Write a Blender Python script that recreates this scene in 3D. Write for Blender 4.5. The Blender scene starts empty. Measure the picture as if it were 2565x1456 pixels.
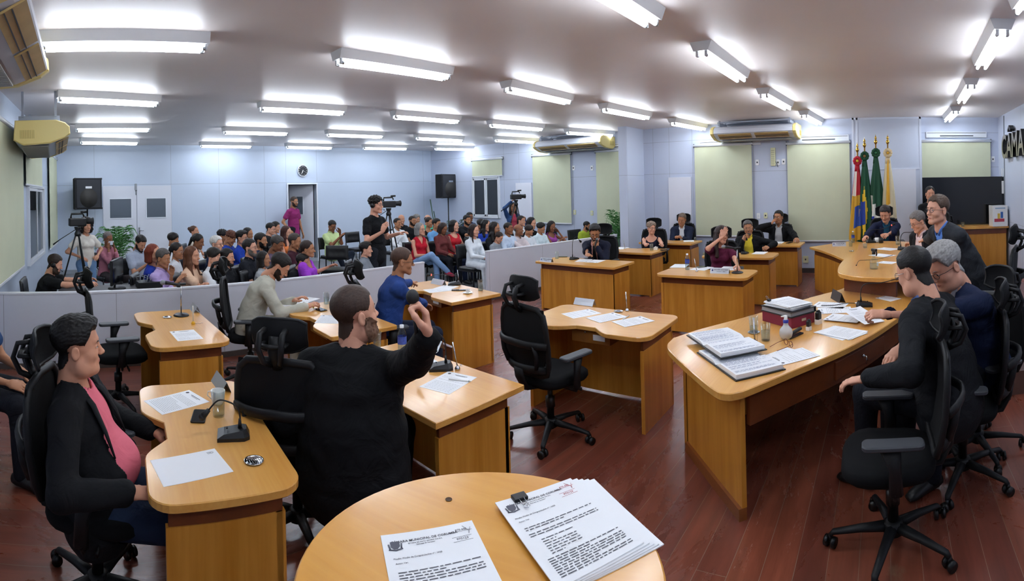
import bpy, bmesh, math, random
import numpy as np
from mathutils import Vector, Matrix, noise
random.seed(7)
SC = bpy.context.scene
COL = SC.collection
PI = math.pi

# ---------------------------------------------------------------- camera (the photograph is a swept panorama: a cylinder)
F, CX, CY, ROLL, AZ = 1280.0, 1282.5, 473.8, 0.0233, 0.8427      # pixels of the 2565 x 1456 frame, radians
HC = 1.88            # height of the lens above the floor
CEIL = 3.18          # ceiling height
_cr, _sr = math.cos(ROLL), math.sin(ROLL)
RCAM = np.array([[math.cos(AZ),math.sin(AZ),0],[-math.sin(AZ),math.cos(AZ),0],[0,0,1]]) @ np.array([[_cr,0,_sr],[0,1,0],[-_sr,0,_cr]])
cam_d = bpy.data.cameras.new('camera'); cam = bpy.data.objects.new('camera', cam_d); COL.objects.link(cam)
SC.camera = cam
cam_d.type = 'PANO'; cam_d.panorama_type = 'CENTRAL_CYLINDRICAL'; cam_d.central_cylindrical_radius = 1.0
cam_d.central_cylindrical_range_u_min = -CX/F; cam_d.central_cylindrical_range_u_max = (2565-CX)/F
cam_d.central_cylindrical_range_v_min = -(1456-CY)/F; cam_d.central_cylindrical_range_v_max = CY/F
cam_d.clip_start = 0.05; cam_d.clip_end = 100
cam.matrix_world = Matrix([[RCAM[i][0], RCAM[i][2], -RCAM[i][1], (0,0,HC)[i]] for i in range(3)]+[[0,0,0,1]])
def ray(x, y):
    a, b = (x-CX)/F, -(y-CY)/F
    return RCAM @ np.array([math.sin(a), math.cos(a), b])
def plane(ax, val, x, y):
    d = ray(x, y); o = (0,0,HC)
    t = (val-o[ax])/d[ax]
    return Vector((o[0]+d[0]*t, o[1]+d[1]*t, o[2]+d[2]*t))
def PZ(x, y, z=0.0): return plane(2, z, x, y)      # a point seen at a pixel on the level z
def PX(x, y, u): return plane(0, u, x, y)          # ... on the plane X = u
def PY(x, y, v): return plane(1, v, x, y)          # ... on the plane Y = v

# ---------------------------------------------------------------- world and exposure
w = bpy.data.worlds.new('world'); SC.world = w; w.use_nodes = True
w.node_tree.nodes['Background'].inputs[0].default_value = (0.01, 0.012, 0.02, 1)
w.node_tree.nodes['Background'].inputs[1].default_value = 0.3
SC.view_settings.view_transform = 'Standard'; SC.view_settings.look = 'None'
SC.view_settings.gamma = 1; SC.view_settings.use_curve_mapping = False
SC.view_settings.exposure = 1.65
TUBE_STRENGTH = 13.0
try:
    SC.cycles.use_denoising = True; SC.cycles.use_light_tree = True
    SC.cycles.max_bounces = 8; SC.cycles.diffuse_bounces = 4; SC.cycles.glossy_bounces = 4; SC.cycles.transmission_bounces = 8
    SC.cycles.caustics_reflective = False; SC.cycles.caustics_refractive = False; SC.cycles.sample_clamp_indirect = 5
except Exception: pass

# ---------------------------------------------------------------- materials
def lin(h):
    if isinstance(h, str):
        h = h.lstrip('#'); v = [int(h[i:i+2], 16)/255 for i in (0,2,4)]
    else: v = [x/255 for x in h]
    return tuple((x/12.92 if x <= .04045 else ((x+.055)/1.055)**2.4) for x in v)+(1,)
MATS = {}
def nt(m): return m.node_tree.nodes, m.node_tree.links
def mat(name, col, rough=.5, metal=0, spec=.5, var=.0, vscale=8, bump=0, bscale=200, emit=0, trans=0, ior=1.45, sheen=0, coat=0, stretch=None, folds=0):
    if name in MATS: return MATS[name]
    m = bpy.data.materials.new(name); m.use_nodes = True; N, L = nt(m)
    b = N['Principled BSDF']; c = lin(col)
    b.inputs['Base Color'].default_value = c; b.inputs['Roughness'].default_value = rough
    b.inputs['Metallic'].default_value = metal; b.inputs['Specular IOR Level'].default_value = spec
    b.inputs['Transmission Weight'].default_value = trans; b.inputs['IOR'].default_value = ior
    b.inputs['Coat Weight'].default_value = coat
    if sheen: b.inputs['Sheen Weight'].default_value = sheen
    if emit:
        b.inputs['Emission Color'].default_value = c; b.inputs['Emission Strength'].default_value = emit
    tc = N.new('ShaderNodeTexCoord')
    if var:
        mp = N.new('ShaderNodeMapping'); L.new(tc.outputs['Object'], mp.inputs[0])
        if stretch: mp.inputs['Scale'].default_value = stretch
        n = N.new('ShaderNodeTexNoise'); n.inputs['Scale'].default_value = vscale; n.inputs['Detail'].default_value = 4
        L.new(mp.outputs[0], n.inputs['Vector'])
        r = N.new('ShaderNodeMapRange'); r.inputs[1].default_value = .3; r.inputs[2].default_value = .7
        r.inputs[3].default_value = 1-var; r.inputs[4].default_value = 1+var
        L.new(n.outputs[0], r.inputs[0])
        mx = N.new('ShaderNodeVectorMath'); mx.operation = 'SCALE'; mx.inputs[0].default_value = c[:3]
        L.new(r.outputs[0], mx.inputs['Scale']); L.new(mx.outputs[0], b.inputs['Base Color'])
    if bump or folds:
        prev = None
        for s, st, d in ((bscale, bump, .002), (7, folds, .03)):
            if not st: continue
            n = N.new('ShaderNodeTexNoise'); n.inputs['Scale'].default_value = s; n.inputs['Detail'].default_value = 3
            if s == 7: n.inputs['Distortion'].default_value = 1.2
            L.new(tc.outputs['Object'], n.inputs['Vector'])
            bp = N.new('ShaderNodeBump'); bp.inputs['Strength'].default_value = st; bp.inputs['Distance'].default_value = d
            L.new(n.outputs[0], bp.inputs['Height'])
            if prev: L.new(prev.outputs[0], bp.inputs['Normal'])
            prev = bp
        L.new(prev.outputs[0], b.inputs['Normal'])
    MATS[name] = m
    return m
def wood(name, c1, c2, rough, axis, band=9, coat=0.0, fine=60):
    """veneer: bands and fine grain that run along the axis"""
    if name in MATS: return MATS[name]
    m = bpy.data.materials.new(name); m.use_nodes = True; N, L = nt(m); b = N['Principled BSDF']
    tc = N.new('ShaderNodeTexCoord'); out = []
    for sc, det, lo, hi in ((band, 3, .35, .65), (fine, 2, .3, .7)):
        mp = N.new('ShaderNodeMapping'); L.new(tc.outputs['Object'], mp.inputs[0])
        s = [1.0]*3; s[axis] = .06; mp.inputs['Scale'].default_value = s
        n = N.new('ShaderNodeTexNoise'); n.inputs['Scale'].default_value = sc; n.inputs['Detail'].default_value = det
        n.inputs['Distortion'].default_value = .25
        L.new(mp.outputs[0], n.inputs['Vector'])
        r = N.new('ShaderNodeMapRange'); r.inputs[1].default_value = lo; r.inputs[2].default_value = hi; L.new(n.outputs[0], r.inputs[0]); out.append(r)
    mm = N.new('ShaderNodeMath'); mm.operation = 'MULTIPLY_ADD'; mm.inputs[1].default_value = .3
    L.new(out[1].outputs[0], mm.inputs[0]); 
    m2 = N.new('ShaderNodeMath'); m2.operation = 'MULTIPLY'; m2.inputs[1].default_value = .7; L.new(out[0].outputs[0], m2.inputs[0]); L.new(m2.outputs[0], mm.inputs[2])
    mx = N.new('ShaderNodeMix'); mx.data_type = 'RGBA'; mx.inputs[6].default_value = lin(c1); mx.inputs[7].default_value = lin(c2)
    L.new(mm.outputs[0], mx.inputs[0]); L.new(mx.outputs[2], b.inputs['Base Color'])
    b.inputs['Roughness'].default_value = rough; b.inputs['Coat Weight'].default_value = coat; b.inputs['Coat Roughness'].default_value = .12
    bp = N.new('ShaderNodeBump'); bp.inputs['Strength'].default_value = .08; bp.inputs['Distance'].default_value = .002
    L.new(out[1].outputs[0], bp.inputs['Height']); L.new(bp.outputs[0], b.inputs['Normal'])
    MATS[name] = m
    return m
def floor_material():
    m = bpy.data.materials.new('plank_floor'); m.use_nodes = True; N, L = nt(m); b = N['Principled BSDF']
    tc = N.new('ShaderNodeTexCoord')
    br = N.new('ShaderNodeTexBrick'); br.inputs['Scale'].default_value = 1; br.inputs['Brick Width'].default_value = 2.3; br.inputs['Row Height'].default_value = .155
    br.inputs['Mortar Size'].default_value = .0016; br.inputs['Mortar Smooth'].default_value = .3; br.offset = .37; br.offset_frequency = 2
    br.inputs['Color1'].default_value = lin('#7d4330'); br.inputs['Color2'].default_value = lin('#68352a'); br.inputs['Mortar'].default_value = lin('#8a7462')
    L.new(tc.outputs['Object'], br.inputs['Vector'])
    mp = N.new('ShaderNodeMapping'); mp.inputs['Scale'].default_value = (.12, 1, 1); L.new(tc.outputs['Object'], mp.inputs[0])
    n = N.new('ShaderNodeTexNoise'); n.inputs['Scale'].default_value = 9; n.inputs['Detail'].default_value = 6; n.inputs['Roughness'].default_value = .65
    L.new(mp.outputs[0], n.inputs['Vector'])
    r = N.new('ShaderNodeMapRange'); r.inputs[1].default_value = .3; r.inputs[2].default_value = .7; r.inputs[3].default_value = .68; r.inputs[4].default_value = 1.3; L.new(n.outputs[0], r.inputs[0])
    sc = N.new('ShaderNodeVectorMath'); sc.operation = 'SCALE'; L.new(br.outputs[0], sc.inputs[0]); L.new(r.outputs[0], sc.inputs['Scale'])
    # worn patches: the varnish is rubbed through in places
    n2 = N.new('ShaderNodeTexNoise'); n2.inputs['Scale'].default_value = 1.1; n2.inputs['Detail'].default_value = 8; n2.inputs['Roughness'].default_value = .7; n2.inputs['Distortion'].default_value = .6
    mp2 = N.new('ShaderNodeMapping'); mp2.inputs['Scale'].default_value = (.6, 1.3, 1); L.new(tc.outputs['Object'], mp2.inputs[0]); L.new(mp2.outputs[0], n2.inputs['Vector'])
    r2 = N.new('ShaderNodeMapRange'); r2.inputs[1].default_value = .66; r2.inputs[2].default_value = .74; L.new(n2.outputs[0], r2.inputs[0])
    mx = N.new('ShaderNodeMix'); mx.data_type = 'RGBA'; L.new(r2.outputs[0], mx.inputs[0]); L.new(sc.outputs[0], mx.inputs[6]); mx.inputs[7].default_value = lin('#84654c')
    L.new(mx.outputs[2], b.inputs['Base Color'])
    r3 = N.new('ShaderNodeMapRange'); r3.inputs[1].default_value = .3; r3.inputs[2].default_value = .75; r3.inputs[3].default_value = .17; r3.inputs[4].default_value = .42; L.new(n2.outputs[0], r3.inputs[0]); L.new(r3.outputs[0], b.inputs['Roughness'])
    bp = N.new('ShaderNodeBump'); bp.inputs['Strength'].default_value = .22; bp.inputs['Distance'].default_value = .006
    n3 = N.new('ShaderNodeTexNoise'); n3.inputs['Scale'].default_value = 5; n3.inputs['Detail'].default_value = 4; L.new(mp.outputs[0], n3.inputs['Vector']); L.new(n3.outputs[0], bp.inputs['Height'])
    L.new(bp.outputs[0], b.inputs['Normal'])
    b.inputs['Specular IOR Level'].default_value = .5
    return m
def panel_material(name, col, seams_u, seams_z, axis, rough=.45, var=.03):
    """painted board wall with thin joints at given places along the wall and given heights"""
    m = bpy.data.materials.new(name); m.use_nodes = True; N, L = nt(m); b = N['Principled BSDF']
    tc = N.new('ShaderNodeTexCoord'); sx = N.new('ShaderNodeSeparateXYZ'); L.new(tc.outputs['Object'], sx.inputs[0])
    prev = None
    for ax, vals in ((axis, seams_u), (2, seams_z)):
        for v in vals:
            cmp = N.new('ShaderNodeMath'); cmp.operation = 'COMPARE'; cmp.inputs[1].default_value = v; cmp.inputs[2].default_value = .0035
            L.new(sx.outputs[ax], cmp.inputs[0])
            if prev is None: prev = cmp
            else:
                mx = N.new('ShaderNodeMath'); mx.operation = 'MAXIMUM'; L.new(prev.outputs[0], mx.inputs[0]); L.new(cmp.outputs[0], mx.inputs[1]); prev = mx
    n = N.new('ShaderNodeTexNoise'); n.inputs['Scale'].default_value = 1.3; n.inputs['Detail'].default_value = 3; L.new(tc.outputs['Object'], n.inputs['Vector'])
    r = N.new('ShaderNodeMapRange'); r.inputs[3].default_value = 1-var; r.inputs[4].default_value = 1+var; L.new(n.outputs[0], r.inputs[0])
    sc = N.new('ShaderNodeVectorMath'); sc.operation = 'SCALE'; sc.inputs[0].default_value = lin(col)[:3]; L.new(r.outputs[0], sc.inputs['Scale'])
    mx = N.new('ShaderNodeMix'); mx.data_type = 'RGBA'; c = lin(col); mx.inputs[7].default_value = tuple(x*.55 for x in c[:3])+(1,)
    if prev: L.new(prev.outputs[0], mx.inputs[0])
    else: mx.inputs[0].default_value = 0
    L.new(sc.outputs[0], mx.inputs[6]); L.new(mx.outputs[2], b.inputs['Base Color']); b.inputs['Roughness'].default_value = rough
    return m

# ---------------------------------------------------------------- mesh builder
class MB:
    def __init__(s): s.v=[]; s.f=[]; s.mi=[]; s.sm=[]; s.M=None; s.n=0
    def add(s, V, Fc, mi=0, smooth=False):
        V = np.asarray(V, float).reshape(-1,3)
        if s.M is not None: V = V @ np.array(s.M.to_3x3()).T + np.array(s.M.translation)
        s.v.append(V)
        s.f += [tuple(int(i)+s.n for i in q) for q in Fc]; s.mi += [mi]*len(Fc); s.sm += [smooth]*len(Fc); s.n += len(V)
    def box(s, c, d, mi=0, bev=0, R=None):
        x, y, z = d[0]/2, d[1]/2, d[2]/2
        if bev:
            bm = bmesh.new(); bmesh.ops.create_cube(bm, size=1)
            for v in bm.verts: v.co = Vector((v.co.x*d[0], v.co.y*d[1], v.co.z*d[2]))
            bmesh.ops.bevel(bm, geom=bm.edges[:], offset=bev, segments=2, profile=.5, affect='EDGES')
            V = np.array([v.co[:] for v in bm.verts]); Fc = [[v.index for v in f.verts] for f in bm.faces]; bm.free()
        else:
            V = np.array([(a*x,b*y,e*z) for a in (-1,1) for b in (-1,1) for e in (-1,1)])
            Fc = [(0,1,3,2),(4,6,7,5),(0,4,5,1),(2,3,7,6),(0,2,6,4),(1,5,7,3)]
        if R is not None: V = V @ np.array(R.to_3x3()).T
        s.add(V+np.array(c), Fc, mi, False); return s
    def tube(s, pts, r, n=10, mi=0, caps=True, up=None, closed=False, smooth=True):
        P = [Vector(p) for p in pts]; m = len(P)
        R = r if isinstance(r, (list, tuple)) and len(r) == m else [r]*m
        V = []; t0 = None; nn = None
        for i in range(m):
            a = P[i-1] if (i > 0 or closed) else P[i]; b = P[(i+1) % m] if (i < m-1 or closed) else P[i]
            t = (b-a).normalized()
            if nn is None:
                u = Vector(up) if up is not None else (Vector((0,0,1)) if abs(t.z) < .9 else Vector((1,0,0)))
                nn = (u-t*u.dot(t)).normalized()
            elif up is not None:
                u = Vector(up); q = u-t*u.dot(t)
                if q.length > 1e-3: nn = q.normalized()
            else: nn = (nn-t*nn.dot(t)).normalized()
            bn = t.cross(nn)
            ra, rb = R[i] if isinstance(R[i], (list, tuple)) else (R[i], R[i])
            for k in range(n):
                q = 2*PI*k/n
                V.append(P[i]+nn*(math.cos(q)*ra)+bn*(math.sin(q)*rb))
        Fc = []
        for i in range(m if closed else m-1):
            j = (i+1) % m
            for k in range(n): Fc.append((i*n+k, i*n+(k+1)%n, j*n+(k+1)%n, j*n+k))
        if caps and not closed: Fc += [tuple(range(n))[::-1], tuple((m-1)*n+k for k in range(n))]
        s.add([v[:] for v in V], Fc, mi, smooth); return s
    def lathe(s, prof, n=24, mi=0, c=(0,0,0), smooth=True, cap=True):
        V = []; Fc = []
        for (r, z) in prof:
            for k in range(n): V.append((c[0]+r*math.cos(2*PI*k/n), c[1]+r*math.sin(2*PI*k/n), c[2]+z))
        for i in range(len(prof)-1):
            for k in range(n): Fc.append((i*n+k, i*n+(k+1)%n, (i+1)*n+(k+1)%n, (i+1)*n+k))
        if cap:
            if prof[0][0] > 1e-4: Fc.append(tuple(range(n))[::-1])
            if prof[-1][0] > 1e-4: Fc.append(tuple((len(prof)-1)*n+k for k in range(n)))
        s.add(V, Fc, mi, smooth); return s
    def ell(s, c, r, mi=0, R=None, nu=14, nv=9, smooth=True):
        V = []; Fc = []
        for i in range(nv+1):
            a = -PI/2+PI*i/nv
            for k in range(nu): V.append((r[0]*math.cos(a)*math.cos(2*PI*k/nu), r[1]*math.cos(a)*math.sin(2*PI*k/nu), r[2]*math.sin(a)))
        V = np.array(V)
        if R is not None: V = V @ np.array(R.to_3x3()).T
        for i in range(nv):
            for k in range(nu): Fc.append((i*nu+k, i*nu+(k+1)%nu, (i+1)*nu+(k+1)%nu, (i+1)*nu+k))
        s.add(V+np.array(c), Fc, mi, smooth); return s
    def prism(s, poly, z0, z1, mi=0, bev=0, M=None):
        n = len(poly); P = np.array(poly, float)
        if bev:
            c = []
            for i in range(n):
                a, b, d = P[i-1], P[i], P[(i+1)%n]
                e1 = (b-a)/max(np.linalg.norm(b-a),1e-9); e2 = (d-b)/max(np.linalg.norm(d-b),1e-9)
                nr = np.array([-(e1+e2)[1], (e1+e2)[0]]); nr /= max(np.linalg.norm(nr),1e-9); c.append(b+nr*bev*SGN(P))
            c = np.array(c); rings = [(c, z0), (P, z0+bev), (P, z1-bev), (c, z1)]
        else: rings = [(P, z0), (P, z1)]
        V = []; Fc = []
        for q, z in rings: V += [(x, y, z) for x, y in q]
        for j in range(len(rings)-1):
            for i in range(n): Fc.append((j*n+i, j*n+(i+1)%n, (j+1)*n+(i+1)%n, (j+1)*n+i))
        Fc += [tuple(range(n))[::-1], tuple((len(rings)-1)*n+i for i in range(n))]
        if SGN(P) < 0: Fc = [q[::-1] for q in Fc]
        V = np.array(V)
        if M is not None: V = V @ np.array(M.to_3x3()).T + np.array(M.translation)
        s.add(V, Fc, mi, False); return s
    def quad(s, a, b, c, d, mi=0): s.add([a, b, c, d], [(0,1,2,3)], mi); return s
    def build(s, name, mats, parent=None, loc=None, rz=None, smooth_all=None):
        me = bpy.data.meshes.new(name)
        V = np.concatenate(s.v) if s.v else np.zeros((0,3))
        me.from_pydata([tuple(v) for v in V], [], s.f)
        me.polygons.foreach_set('material_index', s.mi)
        me.polygons.foreach_set('use_smooth', s.sm if smooth_all is None else [smooth_all]*len(s.f))
        for m in (mats if isinstance(mats, (list, tuple)) else [mats]): me.materials.append(m)
        o = bpy.data.objects.new(name, me); COL.objects.link(o)
        if parent is not None: o.parent = parent
        if loc is not None: o.location = loc
        if rz is not None: o.rotation_euler = (0,0,rz)
        return o
def SGN(P):
    a = 0
    for i in range(len(P)): a += P[i-1][0]*P[i][1]-P[i][0]*P[i-1][1]
    return 1 if a > 0 else -1
def rrect(x0, y0, x1, y1, r, n=5, corners=(1,1,1,1)):
    """rounded rectangle, counter-clockwise"""
    o = []
    for (cx, cy, a0, on) in ((x1-r, y0+r, -90, corners[1]), (x1-r, y1-r, 0, corners[2]), (x0+r, y1-r, 90, corners[3]), (x0+r, y0+r, 180, corners[0])):
        if on:
            for k in range(n+1):
                a = math.radians(a0+90*k/n); o.append((cx+r*math.cos(a), cy+r*math.sin(a)))
        else:
            a = math.radians(a0+45); o.append((cx+r*math.copysign(1, math.cos(a)), cy+r*math.copysign(1, math.sin(a))))
    return o
def RX(a): return Matrix.Rotation(a, 4, 'X')
def RY(a): return Matrix.Rotation(a, 4, 'Y')
def RZ(a): return Matrix.Rotation(a, 4, 'Z')
def T(x, y=0, z=0): return Matrix.Translation(Vector((x, y, z)))
def tag(o, label, cat, group=None):
    o['label'] = label; o['category'] = cat
    if group: o['group'] = group
    return o
def thing(name, label, cat, loc=(0,0,0), rz=0, group=None):
    o = bpy.data.objects.new(name, None); COL.objects.link(o); o.empty_display_size = .1
    o.location = loc; o.rotation_euler = (0,0,rz)
    return tag(o, label, cat, group)
def struct(o): o['kind'] = 'structure'; return o
def dup(root, loc, rz, label, group=None):
    r = root.copy(); COL.objects.link(r); r.location = loc; r.rotation_euler = (0,0,rz); r['label'] = label
    if group: r['group'] = group
    kids = {}
    for o in list(root.children):
        c = o.copy(); COL.objects.link(c); c.parent = r
        for g in o.children:
            d = g.copy(); COL.objects.link(d); d.parent = c
    return r
def text_mb(txt, size, depth=.001, font_bold=False, spacing=1.0):
    """lettering as mesh data: (verts, faces, width)"""
    cu = bpy.data.curves.new('t', 'FONT'); cu.body = txt; cu.size = size; cu.extrude = depth; cu.align_x = 'CENTER'; cu.align_y = 'CENTER'; cu.space_character = spacing
    cu.resolution_u = 2
    if font_bold: cu.offset = size*.012
    o = bpy.data.objects.new('t', cu); COL.objects.link(o)
    dg = bpy.context.evaluated_depsgraph_get(); me = bpy.data.meshes.new_from_object(o.evaluated_get(dg))
    V = np.array([v.co[:] for v in me.vertices]).reshape(-1,3); Fc = [tuple(p.vertices) for p in me.polygons]
    bpy.data.objects.remove(o); bpy.data.curves.remove(cu); bpy.data.meshes.remove(me)
    return V, Fc
def add_text(mb, txt, size, M, mi=0, depth=.0006, bold=False, spacing=1.0):
    V, Fc = text_mb(txt, size, depth, bold, spacing)
    if len(V): 
        V = V @ np.array(M.to_3x3()).T + np.array(M.translation); mb.add(V, Fc, mi)
# ================================================================ THE ROOM
UL, UR, VR = -1.0, 10.5, -2.4          # left wall, window wall, wall behind the head table
FA, FB = Vector((-.62, 12.7, 0)), Vector((UR, 12.85, 0))
FANG = math.atan2((FB-FA).y, (FB-FA).x); FLEN = (FB-FA).length
def PF(x, y):
    """pixel -> (distance along the far wall, height)"""
    d = Vector(ray(x, y)); o = Vector((0,0,HC)); n = Vector((-math.sin(FANG), math.cos(FANG), 0))
    t = (FA-o).dot(n)/d.dot(n); p = o+d*t
    return (p-FA).dot(Vector((math.cos(FANG), math.sin(FANG), 0))), p.z
WALLC = '#c3cfe0'
wall_white = mat('white_paint', '#e3e8ef', .4)
alu = mat('white_aluminium', '#dfe3e8', .35)
base_m = mat('dark_baseboard', '#4b4340', .5)
# floors: dark planks in the chamber, grey floor for the public
m = MB(); m.box((UR/2+UL/2, (VR+6.12)/2, -.05), (UR-UL+.8, 6.12-VR+.2, .1))
struct(m.build('floor', floor_material()))
m = MB(); m.box((UR/2+UL/2, 9.6, -.0505), (UR-UL+.8, 6.76, .1))
struct(m.build('floor_public', mat('grey_floor', '#77797a', .3, var=.08, vscale=3)))
cm = mat('ceiling_paint', '#e2dad6', .45, var=.03, vscale=1.2)
m = MB(); m.box((UR/2+UL/2, 5.6, CEIL+.05), (UR-UL+1.2, 17, .1)); struct(m.build('ceiling', cm))
# far wall with an open doorway
d0, _ = PF(722, 520); d1, _ = PF(793, 520); dz = (PF(722,462)[1]+PF(793,462)[1])/2
zs = PF(250, 462)[1]
seam = [PF(x, 430)[0] for x in (236, 428, 548, 662, 716, 793, 1060, 1140)]
fw = panel_material('far_wall_paint', WALLC, seam, [zs-.02], 0)
m = MB(); t = .12
m.box((d0/2-.2, t/2, CEIL/2), (d0+.4, t, CEIL)); m.box(((d1+FLEN)/2+.2, t/2, CEIL/2), (FLEN-d1+.4, t, CEIL)); m.box(((d0+d1)/2, t/2, (dz+CEIL)/2), (d1-d0, t, CEIL-dz))
fwo = struct(m.build('wall_far', fw, loc=FA, rz=FANG))
m = MB()
m.box(((d0+d1)/2-.6, 1.45, 1.35), (4.2, .1, 2.7)); m.box((d0-1.2, .84, 1.35), (.1, 1.3, 2.7)); m.box((d1+1.0, .84, 1.35), (.1, 1.3, 2.7)); m.box(((d0+d1)/2-.3, .84, 2.72), (3.6, 1.3, .08))
struct(m.build('wall_corridor', mat('corridor_paint', '#c9ccd6', .6), loc=FA, rz=FANG))
m = MB(); m.box(((d0+d1)/2, .85, -.02), (3.0, 1.6, .04)); struct(m.build('floor_corridor', MATS['grey_floor'], loc=FA, rz=FANG))
def frame_mb(x0, x1, z0, z1, wd, dp, y=0, sill=True):
    mb = MB()
    mb.box((x0-wd/2, y, (z0+z1)/2), (wd, dp, z1-z0+2*wd)); mb.box((x1+wd/2, y, (z0+z1)/2), (wd, dp, z1-z0+2*wd)); mb.box(((x0+x1)/2, y, z1+wd/2), (x1-x0, dp, wd))
    if sill: mb.box(((x0+x1)/2, y, z0-wd/2), (x1-x0, dp, wd))
    return mb
struct(frame_mb(d0, d1, 0, dz, .035, .16, .05, False).build('trim_doorway', wall_white, loc=FA, rz=FANG))
def local(parent_loc, ang, x, y, z):
    return Vector(parent_loc)+Vector((math.cos(ang)*x-math.sin(ang)*y, math.sin(ang)*x+math.cos(ang)*y, z))
door_m = mat('door_enamel', '#dcdfe8', .3); dark_glass = mat('dark_glass', '#1b1f25', .06, spec=.8); grey_glass = mat('wired_glass', '#5d6670', .12, spec=.7)
steel = mat('steel', '#b9bcc0', .25, 1)
# door leaf standing open in the doorway, with a small pane
L0 = local(FA, FANG, d1-.03, .14, 0)
o = bpy.data.objects.new('door_3', None); COL.objects.link(o); o.location = L0; o.rotation_euler = (0,0,FANG+math.radians(128)); struct(o)
m = MB(); m.box((.38, 0, dz/2), (.76, .035, dz-.02)); m.build('leaf', door_m, o)
m = MB(); m.box((.42, 0, 1.55), (.2, .05, .5)); pn = m.build('pane', grey_glass, o)
frame_mb(.32, .52, 1.3, 1.8, .02, .055).build('pane_frame', wall_white, o)
m = MB(); m.tube([(.7,-.02,1.0),(.7,-.06,1.0),(.6,-.06,1.0)], .009); m.tube([(.7,.02,1.0),(.7,.06,1.0),(.6,.06,1.0)], .009); m.build('handle', steel, o)
# notice board on the corridor wall
nb = thing('notice_board', 'small framed notice with blue print on the corridor wall behind the open door', 'notice board', local(FA, FANG, (d0+d1)/2-.02, 1.38, 1.62), FANG)
m = MB(); m.box((0,0,0), (.3,.02,.62)); m.build('frame', alu, nb)
m = MB(); m.box((0,-.012,0), (.26,.01,.58)); m.build('paper', mat('paper', '#f2f4f6', .7), nb)
m = MB(); m.box((0,-.019,.12), (.17,.004,.2)); m.build('blue_print', mat('print_blue', '#46658f', .7), nb)
g = thing('wall_grille', 'small dark vent grille above the notice in the corridor', 'grille', local(FA, FANG, (d0+d1)/2-.02, 1.39, 2.12), FANG)
m = MB(); m.box((0,0,0), (.2,.02,.16)); m.build('frame', mat('grille_grey', '#85858b', .6), g)
m = MB(); [m.box((0,-.012,-.06+.03*i), (.17,.008,.012)) for i in range(5)]; m.build('slat', mat('grille_dark', '#4c4b50', .6), g)
# white double door in the far wall
a0, a1, az = PF(258,560)[0], PF(430,560)[0], zs-.06
am = PF(343, 560)[0]
for (x0, x1, pw, nm) in ((a0, am, (PF(275,520)[0], PF(328,520)[0]), 'door_1'), (am, a1, (PF(367,520)[0], PF(414,520)[0]), 'door_2')):
    o = bpy.data.objects.new(nm, None); COL.objects.link(o); o.location = FA; o.rotation_euler = (0,0,FANG); struct(o)
    m = MB(); m.box(((x0+x1)/2, -.02, az/2+.01), (x1-x0-.012, .04, az)); m.build('leaf', door_m, o)
    z0, z1 = PF(300,546)[1], PF(300,499)[1]
    m = MB(); m.box(((pw[0]+pw[1])/2, -.042, (z0+z1)/2), (pw[1]-pw[0], .006, z1-z0)); m.build('pane', grey_glass, o)
    frame_mb(pw[0], pw[1], z0, z1, .025, .02, -.045).build('pane_frame', wall_white, o)
    if nm == 'door_2':
        m = MB(); m.box((x0+.05,-.045,1.02), (.04,.01,.2), bev=.003); m.tube([(x0+.05,-.05,1.04),(x0+.05,-.09,1.04),(x0+.16,-.09,1.04)], .01); m.build('handle', steel, o)
m = MB(); m.box((am-.02,-.06,az-.02), (.05,.05,.16), bev=.005); m.tube([(am-.02,-.06,az-.1),(am-.02,-.08,az-.22)], .012)
struct(m.build('trim_door_bolt', mat('bolt_grey','#8b8f95',.4,.6), loc=FA, rz=FANG))
m = MB(); m.box((FLEN/2, -.006, .05), (FLEN, .012, .1)); struct(m.build('baseboard_far', mat('grey_base', '#9aa0a8', .5), loc=FA, rz=FANG))
# left wall
LA, LB = Vector((-1.0, 5.0, 0)), Vector((-.62, 12.7, 0)); LT = (LB-LA).normalized(); LANG = math.atan2(LT.y, LT.x)-PI
WLF = (LA, LANG); WRF = (Vector((UR,0,0)), PI/2)         # wall frames: x along the wall, y into the room
lw = panel_material('left_wall_paint', WALLC, [-2.45, -2.62, -4.6, -5.6, -6.6], [2.15], 0)
m = MB(); m.box((-.3, -.06, CEIL/2), (15.4, .12, CEIL)); struct(m.build('wall_left', lw, loc=LA, rz=LANG))
# window wall on the right, stepping in at a pilaster panel
def VX(x, y): p = PX(x, y, UR); return p.y, p.z
seamr = [VX(x, 420)[0] for x in (1262, 1300, 1435, 1637, 1677, 1735, 1888, 1970)]
rw = panel_material('window_wall_paint', '#c0c8da', seamr, [2.14, 2.86], 1)
m = MB(); m.box((UR+.06, 5.4, CEIL/2), (.12, 16, CEIL)); struct(m.build('wall_right', rw))
m = MB(); m.box((4.6, VR-.06, CEIL/2), (12.6, .12, CEIL)); struct(m.build('wall_front', panel_material('front_wall_paint', '#c3c9d8', [9.9, 8.7, 7.5, 6.3], [1.05], 0)))
m = MB(); m.box((8.0, VR+.008, .05), (4.9, .016, .1)); struct(m.build('baseboard_front', base_m))
m = MB(); m.box((UR-.008, 1.5, .05), (.016, 7.6, .1)); struct(m.build('baseboard_right', base_m))
pv1, pv0 = VX(2133, 300)[0], VX(2307, 300)[0]
m = MB(); m.box((UR-.04, (pv0+pv1)/2, CEIL/2), (.08, pv1-pv0, CEIL)); struct(m.build('wall_panel', mat('panel_paint', '#c9d0df', .45)))
m = MB(); 
for v in (pv0+.03, pv1-.03, pv1-.11): m.box((UR-.085, v, CEIL/2), (.012, .035, CEIL))
m.box((UR-.085, (pv0+pv1)/2, CEIL-.02), (.012, pv1-pv0, .04)); m.box((UR-.085, (pv0+pv1)/2, 2.13), (.014, pv1-pv0, .03)); struct(m.build('trim_1', mat('trim_paint', '#d3d9e6', .4)))
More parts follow.
